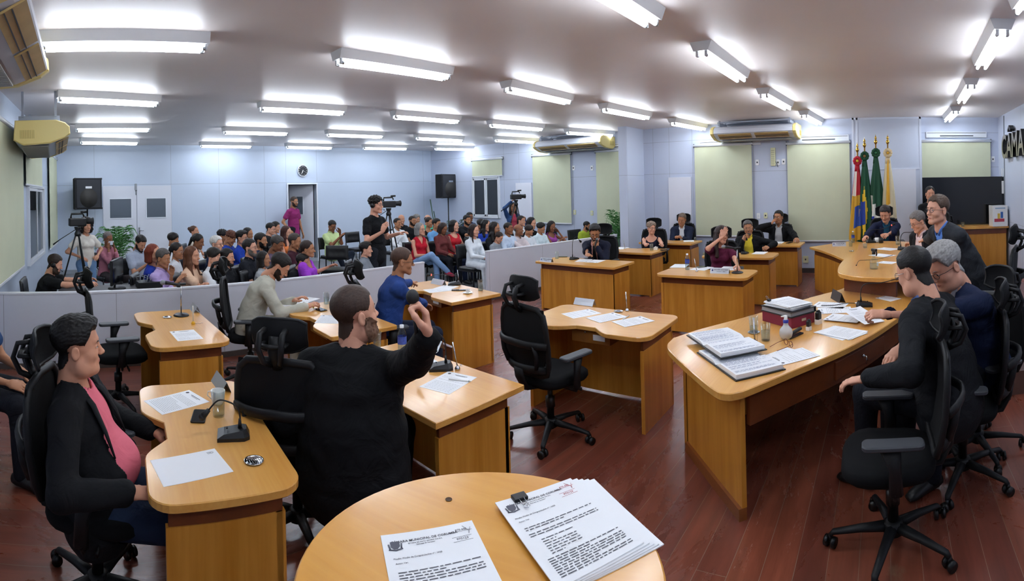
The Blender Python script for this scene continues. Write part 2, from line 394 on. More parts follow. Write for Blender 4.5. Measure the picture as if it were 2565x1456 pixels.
# stub wall that closes the public area
pa = PZ(1545, 320, CEIL); pb = PZ(1617, 326, CEIL)
SW0 = 9.68
m = MB(); m.box(((SW0+UR)/2, 5.42, CEIL/2), (UR-SW0, .2, CEIL)); struct(m.build('wall_stub', panel_material('stub_paint', '#c4ccdd', [9.7], [2.12], 0)))
# low partition between councillors and public
part_m = panel_material('partition_laminate', '#c9ccd6', [0.05, 1.3, 2.55], [.06], 0, .35)
cap_m = mat('partition_cap', '#d9dbe2', .4)
PH = .84
def partition(a, b, nm, label):
    a, b = Vector((a[0], a[1], 0)), Vector((b[0], b[1], 0)); L = (b-a).length; ang = math.atan2(b.y-a.y, b.x-a.x)
    o = thing(nm, label, 'partition', a, ang)
    m = MB(); m.box((L/2, 0, PH/2), (L, .05, PH-.02)); m.build('panel', part_m, o)
    m = MB(); m.box((L/2, 0, PH-.01), (L+.01, .062, .025), bev=.004); m.build('cap_rail', cap_m, o)
    m = MB(); m.box((L/2, 0, .03), (L, .075, .06)); m.build('skirting', base_m, o)
    return o
pA0 = PZ(45, 733, PH); pA1 = PZ(1060, 656, PH); pB0 = PZ(1217, 629, PH); pB1 = PZ(1462, 598, PH)
print('PARTITION', pA0, pA1, pB0, pB1)
pA0 = Vector((-.93, pA0.y, 0))
partition(pA0, pA1, 'low_partition', 'long low white partition with cap rail behind the left desks')
partition(pB0, (9.66, 5.62), 'low_partition', 'low white partition with cap rail behind the speaking man with the microphone')
# roller blinds, windows
blind_m = mat('blind_cloth', '#c9cdb0', .75, var=.03, vscale=2.2)
def blind(fr, s0, s1, z0, z1, label, grp):
    o = thing('roller_blind', label, 'blind', local(fr[0], fr[1], (s0+s1)/2, .05, z0), fr[1], grp); W = abs(s1-s0); H = z1-z0
    m = MB(); n = 10; V = []; Fc = []
    for i in range(n+1):
        x = -W/2+W*i/n; dy = .004*math.sin(i*1.7)
        V += [(x, dy, .02), (x, dy, H-.02), (x, dy+.003, .02), (x, dy+.003, H-.02)]
    for i in range(n): a = 4*i; Fc += [(a, a+4, a+5, a+1), (a+2, a+3, a+7, a+6)]
    m.add(V, Fc, 0, True); m.build('cloth', blind_m, o)
    m = MB(); m.tube([(-W/2-.02,0,H),(W/2+.02,0,H)], .032, 12); m.build('roller', alu, o)
    m = MB(); m.box((0,0,.015), (W,.02,.03), bev=.004); m.build('bottom_bar', alu, o)
    for e in (-1, 1):
        m = MB(); m.box((e*(W/2+.012), -.015, H), (.015,.07,.08)); m.build('bracket', mat('bracket_dark','#3c3f45',.5), o)
    return o
gb = 'roller blinds on the window wall'
def VZ(x, y): p = PX(x, y, UR-.05); return p.y, p.z
def bl(p, q, label): 
    (s1, z1), (s0, _) = VZ(*p), VZ(*q); z0 = VZ(*q)[1]; return blind(WRF, min(s0,s1), max(s0,s1), z0, z1, label, gb)
bl((1182,402), (1258,441), 'short pale green blind pulled halfway above the dark sliding window')
bl((1333,391), (1432,562), 'pale green blind behind the seated public, between two wall strips')
bl((1492,380), (1580,577), 'pale green blind half hidden by the stub wall')
bl((1739,366), (1887,594), 'stained pale green blind behind the woman touching her head')
bl((1971,360), (2132,605), 'wide pale green blind behind the man who drinks')
bl((2307,354), (2484,600), 'pale green blind behind the television')
# air slots above the blinds
slot = mat('slot_dark', '#23262b', .7)
for k, (p, q) in enumerate((((1750,354),(1905,366)), ((1975,342),(2126,354)), ((2320,332),(2472,345)), ((1492,362),(1590,372)))):
    (s1, z1), (s0, z0) = VZ(*p), VZ(*q)
    o = bpy.data.objects.new('trim_%d' % (k+2), None); COL.objects.link(o); o.location = (UR, 0, 0); struct(o)
    m = MB(); m.box((-.015, (s0+s1)/2, (z0+z1)/2+.01), (.03, abs(s1-s0), .12)); m.build('slot_frame', alu, o)
    m = MB(); m.box((-.032, (s0+s1)/2, (z0+z1)/2-.015), (.004, abs(s1-s0)*.55, .018)); m.box((-.032, (s0+s1)/2, (z0+z1)/2+.045), (.004, abs(s1-s0)*.97, .008)); m.build('slot_gap', slot, o)
def window(nm, fr, s0, s1, z0, z1):
    o = bpy.data.objects.new(nm, None); COL.objects.link(o); o.location = fr[0]; o.rotation_euler = (0,0,fr[1]); struct(o)
    c = (s0+s1)/2; f = .045
    m = MB()
    for (cx, cz, dx, dzz) in ((c, z1, s1-s0, f), (c, z0, s1-s0, f), (s0, (z0+z1)/2, f, z1-z0+f), (s1, (z0+z1)/2, f, z1-z0+f)): m.box((cx, .02, cz), (dx, .06, dzz))
    m.build('frame', alu, o)
    for i, (a, b) in enumerate(((s0, c+.02), (c-.02, s1))):
        mm = MB()
        for (cx, cz, dx, dzz) in (((a+b)/2, z1-.05, b-a, .05), ((a+b)/2, z0+.05, b-a, .05), (a+.04, (z0+z1)/2, .05, z1-z0-.05), (b-.04, (z0+z1)/2, .05, z1-z0-.05)): mm.box((cx, .012+.02*i, cz), (dx, .02, dzz))
        sh = mm.build('sash', alu, o)
        mm = MB(); mm.box(((a+b)/2, .008+.02*i, (z0+z1)/2), (b-a-.1, .006, z1-z0-.12)); mm.build('pane', dark_glass, sh)
    return o
(s1, z1), (s0, z0) = VX(1186, 446), VX(1253, 545)
window('window_1', WRF, s0, s1, z0, z1)
# left wall: tall blind, short blind over an open sliding window, third blind; heights follow the window wall
gl = 'roller blinds on the left wall'
blind(WLF, -2.35, .9, .9, 2.8, 'tall pale green blind beside the man with headphones', gl)
blind(WLF, -4.52, -2.61, 2.08, 2.8, 'short pale green blind above the open left window', gl)
blind(WLF, -7.35, -5.74, .8, 2.83, 'narrow pale green blind in the corner by the loudspeaker', gl)
window('window_2', WLF, -4.85, -2.95, .85, 2.08)
# outlets and switches on the window wall
pl_m = mat('plate_plastic', '#eef0f2', .35); pl_y = mat('plate_yellowed', '#dcdcb4', .4); hole = mat('socket_dark', '#30343a', .6)
def plate(x, y, label, nm='wall_socket', m0=None, h=.12, wd=.075, kind='socket'):
    v, z = VX(x, y); o = thing(nm, label, kind, (UR, v, z))
    mb = MB(); mb.prism(rrect(-wd/2,-h/2,wd/2,h/2,.014), 0, .014, M=Matrix(((0,0,-1,0),(1,0,0,0),(0,1,0,0),(0,0,0,1)))); mb.build('plate', m0 or pl_m, o)
    mb = MB(); mb.box((-.016,0,0), (.004,.028,.034), bev=.001); mb.build('insert', hole if nm == 'wall_socket' else alu, o)
plate(1437,421,'white wall socket right of the blind behind the public, high up'); plate(1483,421,'white wall socket left of the half hidden blind, high up')
plate(1440,532,'white light switch right of the blind behind the public','light_switch',pl_y,kind='switch'); plate(1483,534,'white light switch with dark mark near the half hidden blind','light_switch',pl_y,kind='switch')
plate(1897,407,'white wall socket right of the stained blind'); plate(1949,407,'white wall socket with a plug under the small emergency lamp'); plate(1963,405,'white wall socket left of the wide blind')
plate(1900,541,'white light switch beside the stained blind','light_switch',kind='switch'); plate(1918,540,'yellowed wall socket beside the drinking man',m0=pl_y)
plate(2018,650,'yellowed square wall socket low behind the desk of the drinking man',m0=pl_y,wd=.12,h=.14); plate(2487,399,'white wall socket with green mark beside the television blind')
plate(1765,640,'yellowed wall socket low on the wall behind the woman touching her head',m0=pl_y)
v, z = VX(1937, 393); o = thing('emergency_lamp', 'slim beige emergency lamp box on the wall above the sockets', 'lamp', (UR, v, z))
mb = MB(); mb.box((-.02,0,0), (.04,.1,.38), bev=.006); mb.build('body', pl_y, o); mb = MB(); [mb.box((-.042,0,-.15+.04*i), (.003,.07,.02)) for i in range(8)]; mb.build('slot', mat('lamp_slot','#b9bb98',.5), o)
mb = MB(); mb.tube([(-.02,-.05,-.1),(-.03,-.08,-.14),(-.02,-.1,-.22)], .005); mb.build('cord', hole, o)
# white door left of the stained blind and white board on the panel
v0, v1 = VX(1733,500)[0], VX(1677,500)[0]
o = bpy.data.objects.new('door_4', None); COL.objects.link(o); o.location = (UR, 0, 0); struct(o)
m = MB(); m.box((-.02, (v0+v1)/2, 1.03), (.04, v1-v0, 2.06)); m.build('leaf', mat('door_white','#e6e8f2',.35), o)
m = MB(); m.box((-.045, v0+.06, 1.0), (.01,.04,.2)); m.tube([(-.05,v0+.06,1.03),(-.09,v0+.06,1.03),(-.09,v0+.18,1.03)], .01); m.build('handle', steel, o)
v0, v1 = VX(2294,480)[0], VX(2232,480)[0]
o = bpy.data.objects.new('door_5', None); COL.objects.link(o); o.location = (UR-.08, 0, 0); struct(o)
m = MB(); m.box((-.012, (v0+v1)/2, 1.06), (.024, v1-v0, 2.12)); m.build('leaf', mat('door_white','#e6e8f2',.35), o)
v0, v1 = VX(1333,500)[0], VX(1301,500)[0]
o = bpy.data.objects.new('door_6', None); COL.objects.link(o); o.location = (UR, 0, 0); struct(o)
m = MB(); m.box((-.015, (v0+v1)/2+.05, 1.02), (.03, v1-v0+.1, 2.04)); m.build('leaf', mat('door_white','#e6e8f2',.35), o)
# raised dais behind the head table
m = MB(); m.box((7.4, -1.2, .1), (6.2, 2.38, .2)); struct(m.build('floor_dais', bpy.data.materials['plank_floor']))
m = MB(); m.box((5.15, -1.66, .102), (1.74, 1.47, .205)); struct(m.build('floor_step', mat('brown_step', '#5a3f36', .45, var=.06)))
# ================================================================ CEILING LAMPS
tube_m = mat('lamp_tube', '#eaf3ff', .3, emit=TUBE_STRENGTH); hous_m = mat('lamp_housing', '#dfe2e4', .4); sock_m = mat('lamp_holder', '#d3d6d9', .4); pin_m = mat('tube_end', '#9fa4a8', .3, .7)
LL = 1.35
def make_lamp():
    o = thing('ceiling_lamp', 'x', 'lamp', (0,0,0))
    m = MB(); h = .085; a, b = .105, .07
    V = []
    for x in (-LL/2, LL/2): V += [(x,-a,0),(x,a,0),(x,b,-h),(x,-b,-h)]
    m.add(V, [(0,1,2,3),(7,6,5,4),(0,4,5,1),(1,5,6,2),(2,6,7,3),(3,7,4,0)]); m.build('housing', hous_m, o)
    for s in (-1, 1):
        m = MB(); m.tube([(-LL/2+.05, s*.042, -h-.035),(LL/2-.05, s*.042, -h-.035)], .0155, 12); m.build('tube', tube_m, o)
        for e in (-1, 1):
            m = MB(); m.box((e*(LL/2-.028), s*.042, -h-.022), (.02,.026,.052), bev=.004); hd = m.build('holder', sock_m, o)
            m = MB(); m.tube([(e*(LL/2-.055), s*.042, -h-.035),(e*(LL/2-.03), s*.042, -h-.035)], .0165, 10); m.build('cap', pin_m, hd)
    return o
LAMPS = [ # near edge of each housing at the ceiling, seen at two pixels (None: out of sight)
 ((124.2,223),(424.7,239.2)), ((656.4,251.4),(869.7,264)), ((992.4,274.2),(1158,289)), ((1240,299),(1361.8,310.2)), ((1437.1,320.4),(1532,327.1)),
 ((856.6,118.1),(1138.9,165.7)), ((1281.8,197.9),(1441.7,236.9)), ((1526.8,256.8),(1633.5,279.9)), ((1702.7,296.3),(1767.8,309.7)),
 ((560,316.3),(728.8,321.3)), ((822.1,323.9),(965.5,330)), ((1046.6,334),(1165.7,341)), ((1256,341),(1342.3,346)),
 ((196.7,344.1),(356.3,347.2)), ((499.2,354.3),(638.6,356.8)), ((717.2,357.3),(838.8,360.9)), ((913.8,360.9),(1022.3,363.4)), ((1099.8,363.4),(1188.5,365.4)),
 ((1773.9,93.8),(1884.2,180.5)), ((1931.8,219.4),(1988.2,254.3)), ((2030.8,277.4),(2062,295.8))]
lab = ['beside the left wall air conditioner, second row','second row, above the cameraman side of the public','second row, third along','second row, over the partition gap','second row, nearest the second air conditioner',
 'large one left of centre, first row','first row, in the middle of the ceiling','first row, right of the middle one','first row, nearest the long air conditioner',
 'third row, second along','third row, third along','third row, over the standing cameraman','third row, nearest the window wall',
 'last row by the far wall, leftmost','last row, second from the left wall','last row, above the wall clock','last row, right of the clock','last row, nearest the right loudspeaker',
 'big slanting one near the middle top','slanting one over the desks of the right block','smallest slanting one, above the long air conditioner end']
lamp0 = make_lamp(); first = [True]
def put_lamp(c, ang, label):
    lb = 'white twin tube ceiling lamp, '+label
    if first[0]: lamp0.location = c; lamp0.rotation_euler = (0,0,ang); lamp0['label'] = lb; lamp0['group'] = 'twin tube ceiling lamps'; first[0] = False
    else: dup(lamp0, c, ang, lb)
for (p, q), l in zip(LAMPS, lab):
    a, b = PZ(p[0], p[1], CEIL), PZ(q[0], q[1], CEIL); d = (b-a).normalized(); n = Vector((-d.y, d.x, 0)); c = (a+b)/2+n*.105
    put_lamp(c, math.atan2(d.y, d.x), l)
b = PZ(528.1,79.1,CEIL); put_lamp(b+Vector((-LL/2,.105,0)), 0, 'largest one, beside the near air conditioner')
b = PZ(380.1,308.2,CEIL); put_lamp(b+Vector((-LL/2,.105,0)), .05, 'third row, behind the left air conditioner')
b = PZ(1667.8,19.5,CEIL); put_lamp(b+Vector((-LL/2,.105,0)), 0, 'cut off by the top edge of the view')
for (p, q), l in zip((((2483,38.4),(2430.1,148.7)), ((2413.7,192.2),(2389.1,241)), ((2378.9,266.6),(2359.9,289.7))), ('nearest one above the head table','middle one above the head table','farthest one above the head table')):
    a, b = PZ(p[0], p[1], CEIL), PZ(q[0], q[1], CEIL); d = (b-a).normalized(); n = Vector((d.y, -d.x, 0)); put_lamp((a+b)/2+n*.105, math.atan2(d.y, d.x), l)
for c, l in (((.9,1.5,CEIL),'overhead near the camera, first over the left desks'), ((.6,-1.0,CEIL),'near the camera on the wall side'), ((2.9,-1.0,CEIL),'over the near chairs of the head table')): put_lamp(c, 0, l)

# ================================================================ AIR CONDITIONERS
ac_w = mat('ac_white', '#cfd4de', .35); ac_y = mat('ac_yellowed', '#e3cf86', .4); ac_t = mat('ac_louvre', '#b79a62', .45, var=.08); ac_d = mat('ac_dark', '#3a3d42', .6)
def ac_unit(loc, rz, L, label, cap_y=True):
    """x along the wall, +y into the room, z = 0 at the underside of the body"""
    o = thing('air_conditioner', label, 'air conditioner', loc, rz, 'long ceiling air conditioners')
    pr = [(0,.06),(.02,.28),(.5,.28),(.6,.25),(.655,.2),(.66,.13),(.6,.085),(.42,.02),(.12,0)]
    MX = Matrix(((0,0,1,0),(1,0,0,0),(0,1,0,0),(0,0,0,1)))
    m = MB(); m.prism(pr, -L/2, L/2, M=MX); m.build('body', ac_w, o)
    for s in (-1, 1):
        q = [(y-.005 if y < .3 else y+.01, z+(.008 if z > .15 else -.008)) for y, z in pr]
        m = MB(); m.prism(q, 0, .075, bev=.012, M=T(s*(L/2-.0)-(.0 if s > 0 else .075)) @ MX); c = m.build('end_cap', ac_y, o)
        m = MB(); [m.box((s*(L/2+.077), .08+.02*i, .12), (.004,.008,.1)) for i in range(9)]; m.build('vent', mat('ac_rib','#b9a662',.5), c)
    # outlet with louvres on the lower front slope
    sl = math.atan2(.13-.03, .66-.45)
    for k in (-1, 1):
        m = MB(); m.box((k*L*.235, .578, .067), (L*.42, .17, .012), R=RX(.47)); lv = m.build('outlet', ac_t, o)
        m = MB(); m.box((k*L*.235, .585, .061), (L*.41, .007, .014), R=RX(.47)); m.box((k*L*.235, .545, .044), (L*.41, .007, .014), R=RX(.47)); m.build('louvre', ac_d, lv)
    m = MB(); m.box((0,.24,-.004), (L*.9,.34,.012)); 
    for i in range(30): m.box((-L*.43+i*L*.86/29,.24,-.012), (.008,.32,.004))
    m.build('intake_grille', mat('ac_grille','#a9aaa6',.5), o)
    hh = CEIL-loc[2]; m = MB(); [m.box((e*L*.45,yy,(hh+.27)/2), (.03,.03,hh-.27)) for e in (-1,1) for yy in (.1,.5)]; m.box((-L*.45,.3,.33), (.04,.5,.06)); m.box((L*.45,.3,.33), (.04,.5,.06)); m.box((0,.1,.36), (L*.95,.03,.03)); m.box((0,.5,.36), (L*.95,.03,.03)); m.build('hanger', mat('hanger_grey','#9aa1ae',.5), o)
    return o
def ac_on_right(x0, x1, y, label):
    p = PX((x0+x1)/2, y, UR-.6); a = PX(x0, y, UR-.6).y; b = PX(x1, y, UR-.6).y
    return ac_unit((UR-.02, (a+b)/2, CEIL-.4), PI/2, abs(a-b)-.12, label)
ac_on_right(1783, 1994, 330, 'long air conditioner over the stained blind, tan outlet and yellowed end')
ac_on_right(1340, 1508, 355, 'air conditioner over the seated public, open black louvres and yellowed end')
ac_unit((-.84, 7.0, CEIL-.66), -PI/2+.05, 1.9, 'yellowed air conditioner end sticking out from the left wall')
ac_unit((-.9, 3.05, CEIL-.46), -PI/2, 1.5, 'nearest air conditioner in the upper left corner, brown stained outlet')
# ================================================================ DESKS
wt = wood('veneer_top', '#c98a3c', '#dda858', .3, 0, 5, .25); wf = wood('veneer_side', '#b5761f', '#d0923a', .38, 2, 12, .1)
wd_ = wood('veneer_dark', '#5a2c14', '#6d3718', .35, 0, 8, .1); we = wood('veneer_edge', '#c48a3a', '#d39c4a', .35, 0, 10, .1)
inner = wood('veneer_inner', '#7d4a1c', '#95601f', .5, 2, 10)
TOPZ = .75
def desk_top_poly(L, D, r_out, r_in, cut, cw):
    """+y is the public side, -y the sitter side with a bay cut into it"""
    p = []
    def arc(cx, cy, r, a0, a1, n=6):
        if r <= 0: p.append((cx, cy)); return
        for k in range(n+1):
            a = math.radians(a0+(a1-a0)*k/n); p.append((cx+r*math.cos(a), cy+r*math.sin(a)))
    x, y = L/2, D/2
    # bay, left to right along -y
    pts = []
    n = 18
    for k in range(n+1):
        u = -cw*.75+1.5*cw*k/n
        q = max(0, 1-abs(u)/(cw*.75)); s = q*q*(3-2*q); s = min(1, s*1.35)
        pts.append((u, -y+cut*s))
    arc(-x+r_in, -y+r_in, r_in, 180, 270)
    p += pts
    arc(x-r_in, -y+r_in, r_in, -90, 0); arc(x-r_out, y-r_out, r_out, 0, 90); arc(-x+r_out, y-r_out, r_out, 90, 180)
    return p
def desk(loc, rz, L, D, label, r_out=.1, r_in=.1, cut=.11, cw=.34, grp='councillor desks', drawer=True):
    o = thing('desk', label, 'desk', loc, rz, grp)
    m = MB(); m.prism(desk_top_poly(L, D, r_out, r_in, cut, cw), TOPZ-.035, TOPZ, bev=.004); m.build('desk_top', wt, o)
    ins = .075; zb = .63
    for s in (-1, 1):
        m = MB(); m.box((s*(L/2-ins), 0, zb/2), (.03, D-.13, zb)); m.build('side_panel', wf, o)
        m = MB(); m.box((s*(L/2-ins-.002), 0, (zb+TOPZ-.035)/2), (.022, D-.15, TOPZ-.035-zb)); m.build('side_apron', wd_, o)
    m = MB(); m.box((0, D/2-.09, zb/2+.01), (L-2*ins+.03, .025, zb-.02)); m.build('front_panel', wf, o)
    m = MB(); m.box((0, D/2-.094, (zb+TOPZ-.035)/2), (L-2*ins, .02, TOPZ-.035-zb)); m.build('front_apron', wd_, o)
    if drawer:
        m = MB(); m.box((.02, -D/2+cut+.19, TOPZ-.035-.055), (.36, .3, .11)); dr = m.build('drawer', inner, o)
        m = MB(); m.box((.1, -D/2+cut+.038, TOPZ-.035-.06), (.11, .004, .045)); m.build('label_card', MATS['paper'], dr)
        m = MB(); m.ell((-.03, -D/2+cut+.036, TOPZ-.06), (.008,.006,.008)); m.build('lock', steel, dr)
    return o
NEG = -PI/2; POS = PI/2
D = {}
D[1] = desk((.575, 2.44, 0), NEG-.08, 1.2, .60, 'nearest desk on the left, in front of the man in the pink shirt')
D[2] = desk((.81, 4.40, 0), NEG+.02, 1.22, .63, 'unoccupied desk by the left partition with a table microphone', .11, .11)
D[3] = desk((2.2, 4.15, 0), NEG-.03, 1.2, .62, 'desk where the man in the pale grey suit writes', .02, .02)
D[4] = desk((1.9, 2.53, 0), NEG+.0, 1.2, .66, 'desk under the elbow of the big man in the black jacket', .0, .0)
D[5] = desk((3.78, 4.44, 0), NEG-.1, 1.2, .66, 'desk of the man in the blue jacket, with coffee cup and glass', .0, .0)
D[6] = desk((3.69, 2.32, 0), NEG+.04, 1.2, .72, 'empty middle desk with three sheets and a steel dish', .1, .12, .12, .36)
D[7] = desk((6.46, 4.33, 0), POS, 1.42, .62, 'desk of the man speaking into a microphone', .02, .02, drawer=False)
D[8] = desk((7.98, 4.4, 0), POS, 1.25, .64, 'desk of the woman with curly grey hair', .02, .02, drawer=False)
D[9] = desk((9.4, 4.2, 0), POS, 1.15, .6, 'far desk of the bald man in the navy suit', .02, .02, drawer=False)
D[10] = desk((6.18, 2.25, 0), POS-.02, 1.22, .62, 'desk of the woman touching her head, with bottle and name plate', .1, .1, drawer=False)
D[11] = desk((7.83, 2.28, 0), POS, 1.15, .62, 'desk of the man in the yellow shirt', .1, .1, drawer=False)
D[12] = desk((9.33, 2.07, 0), POS, 1.1, .6, 'farthest desk, of the man drinking water', .02, .02, drawer=False)

# ================================================================ OFFICE CHAIRS
ch_f = mat('chair_plastic', '#17181a', .5, spec=.3); ch_s = mat('chair_fabric', '#0f1012', .9, bump=.25, bscale=500, spec=.2); ch_n = mat('chair_net', '#111214', .8, bump=.4, bscale=700, spec=.25); ch_p = mat('chair_pad', '#3b3e43', .5, spec=.4); ch_h = mat('chair_gas', '#0c0c0d', .35)
def chair_back_pt(x, h, off=0):
    """point on the back rest: x across, h height above floor, off behind it"""
    y = -.215-(h-.5)*.17-.035*math.cos((h-.72)*5)+.03+.35*x*x
    return (x, y-off, h)
def make_office_chair():
    o = thing('office_chair', 'x', 'chair', (0,0,0))
    m = MB()
    n = 22; V = []; Fc = []
    pol = []
    for k in range(n):
        a = 2*PI*k/n; c, s = math.cos(a), math.sin(a)
        pol.append((.25*math.copysign(abs(c)**.6, c)*(1.0 if s > 0 else .95), .24*math.copysign(abs(s)**.6, s)))
    rings = [(.80,.435,0),(.95,.44,0),(1.0,.465,0),(.99,.495,0),(.93,.508,0),(.7,.512,0),(.3,.505,0)]
    for f, z, _ in rings:
        for x, y in pol: V.append((x*f, y*f+.02, z-(.022*max(0, (y*f-.12)/.12)**2 if z > .46 else 0)))
    for i in range(len(rings)-1):
        for k in range(n): Fc.append((i*n+k, i*n+(k+1)%n, (i+1)*n+(k+1)%n, (i+1)*n+k))
    Fc += [tuple(range(n))[::-1], tuple((len(rings)-1)*n+k for k in range(n))]
    m.add(V, Fc, 0, True); m.build('seat', ch_s, o)
    # back rest: net panel in a bent frame
    out = []
    for (x, h) in ((-.12,.535),(-.19,.56),(-.225,.64),(-.24,.76),(-.232,.9),(-.215,.985),(-.17,1.025),(0,1.035),(.17,1.025),(.215,.985),(.232,.9),(.24,.76),(.225,.64),(.19,.56),(.12,.535),(0,.53)):
        out.append(chair_back_pt(x, h))
    m = MB(); m.tube(out, [(.018,.022)]*16, 8, closed=True, up=(0,1,0)); m.build('back_frame', ch_f, o)
    m = MB(); V = []; Fc = []
    hs = [.54+.49*i/9 for i in range(10)]
    for h in hs:
        wmax = .235*min(1, .62+1.9*(h-.53)) if h < .73 else .235-.07*max(0, h-.85)
        for j in range(9):
            x = wmax*(-1+2*j/8); V.append(chair_back_pt(x, h))
    for i in range(9):
        for j in range(8): Fc.append((i*9+j, i*9+j+1, (i+1)*9+j+1, (i+1)*9+j))
    nV = len(V); V += [(x, y-.008, z) for x, y, z in V]; Fc += [(a+nV, d+nV, c+nV, b+nV) for a, b, c, d in list(Fc)]
    m.add(V, Fc, 0, True); m.build('back_net', ch_n, o)
    # lumbar hoop behind and the lower shelf
    P = [chair_back_pt(x, .80-.02*abs(x)/.24, .015+.085*(1-(x/.245)**2)) for x in [-.245+.049*i for i in range(11)]]
    m = MB(); m.tube(P, [(.016,.028)]*11, 8, up=(0,1,0)); 
    m.build('lumbar_hoop', ch_f, o)
    m = MB()
    P = [chair_back_pt(x, .60, .012+.06*(1-(x/.2)**2)) for x in [-.2+.05*i for i in range(9)]]
    m.tube(P, [(.014,.03)]*9, 8, up=(0,1,0))
    for s in (-1, 1): m.tube([chair_back_pt(s*.17,.79,.055), chair_back_pt(s*.18,.7,.05), chair_back_pt(s*.15,.61,.045)], [(.012,.022)]*3, 8)
    m.tube([(0,-.31,.60),(0,-.30,.53),(0,-.25,.44),(0,-.08,.415)], [(.02,.05)]*4, 8, up=(0,1,0)); m.build('back_support', ch_f, o)
    # head rest on its looped bracket
    m = MB(); V = []; Fc = []
    for i in range(7):
        h = 1.08+.17*i/6
        for j in range(9):
            x = -.145+.29*j/8; e = 1-(abs(x)/.145)**4*.35; hh = 1.165+(h-1.165)*e
            V.append((x, -.262+.06*(x/.145)**2-.35*(hh-1.08)*.25-.03*math.sin((hh-1.08)*18), hh))
    for i in range(6):
        for j in range(8): Fc.append((i*9+j, i*9+j+1, (i+1)*9+j+1, (i+1)*9+j))
    nV = len(V); V += [(x, y-.014, z) for x, y, z in V]; Fc += [(a+nV, d+nV, c+nV, b+nV) for a, b, c, d in list(Fc)]
    m.add(V, Fc, 0, True); hr = m.build('head_rest', ch_n, o)
    rim = [V[j] for j in range(9)]+[V[9*i+8] for i in range(1,7)]+[V[54+j] for j in range(7,-1,-1)]+[V[9*i] for i in range(5,0,-1)]
    m = MB(); m.tube([(a, b-.006, c) for a, b, c in rim], .0095, 6, closed=True); m.build('rim', ch_f, hr)
    m = MB(); m.tube([(0,-.285,1.0),(0,-.31,1.04),(0,-.335,1.1),(0,-.315,1.17)], [(.014,.03)]*4, 8, up=(0,1,0))
    m.tube([(-.055,-.29,1.13),(-.06,-.35,1.13),(0,-.365,1.13),(.06,-.35,1.13),(.055,-.29,1.13)], [(.012,.018)]*5, 8)
    for s in (-1, 1): m.tube([(s*.055,-.30,1.2),(s*.06,-.36,1.19),(s*.06,-.385,1.12),(s*.045,-.355,1.05),(s*.02,-.30,1.02)], [(.013,.016)]*5, 8)
    m.build('head_rest_bracket', ch_f, o)
    for s in (-1, 1):
        m = MB(); m.tube([(s*.15,0,.42),(s*.27,0,.425),(s*.285,0,.46)], [(.025,.012)]*3, 8); m.tube([(s*.285,-.005,.44),(s*.285,.0,.56),(s*.28,.02,.655)], [(.022,.034),(.02,.03),(.018,.05)], 8, up=(1,0,0)); ar = m.build('arm_rest', ch_f, o)
        m = MB(); m.prism(rrect(s*.275-.045,-.14,s*.275+.045,.15,.03), .655, .68, bev=.006); m.build('pad', ch_p, ar)
    m = MB(); m.lathe([(.028,.06),(.028,.22),(.036,.225),(.036,.3),(.02,.305),(.02,.40),(.05,.41),(.06,.435)], 16); m.box((0,.0,.42), (.16,.22,.045), bev=.01); m.tube([(.1,.05,.415),(.27,.06,.405)], [(.006,.006),(.016,.008)], 6); m.build('gas_column', ch_h, o)
    m = MB(); m.lathe([(.05,.075),(.05,.13),(.035,.14)], 16); hub = m.build('star_base', ch_f, o)
    for k in range(5):
        a = 2*PI*k/5+.3; c, s = math.cos(a), math.sin(a)
        m = MB(); m.tube([(c*.03,s*.03,.11),(c*.17,s*.17,.1),(c*.31,s*.31,.078),(c*.325,s*.325,.06)], [(.026,.032),(.018,.024),(.013,.018),(.012,.014)], 8, up=(0,0,1)); m.build('leg', ch_f, hub)
        m = MB(); p = (c*.325, s*.325)
        for e in (-1, 1):
            q = a+1.1
            m.tube([(p[0]-math.sin(q)*.012*e, p[1]+math.cos(q)*.012*e, .028),(p[0]-math.sin(q)*.03*e, p[1]+math.cos(q)*.03*e, .028)], .028, 14)
        m.tube([(p[0],p[1],.03),(p[0],p[1],.065)], .011, 8); m.build('caster', ch_h, hub)
    return o
OC0 = make_office_chair(); OC_used = [False]
def office_chair(x, y, rz, label):
    """faces the direction rz"""
    g = 'black office chairs with head rests'
    if not OC_used[0]:
        OC_used[0] = True; OC0.location = (x,y,0); OC0.rotation_euler = (0,0,rz-PI/2); OC0['label'] = label; OC0['group'] = g; return OC0
    return dup(OC0, (x,y,0), rz-PI/2, label, g)

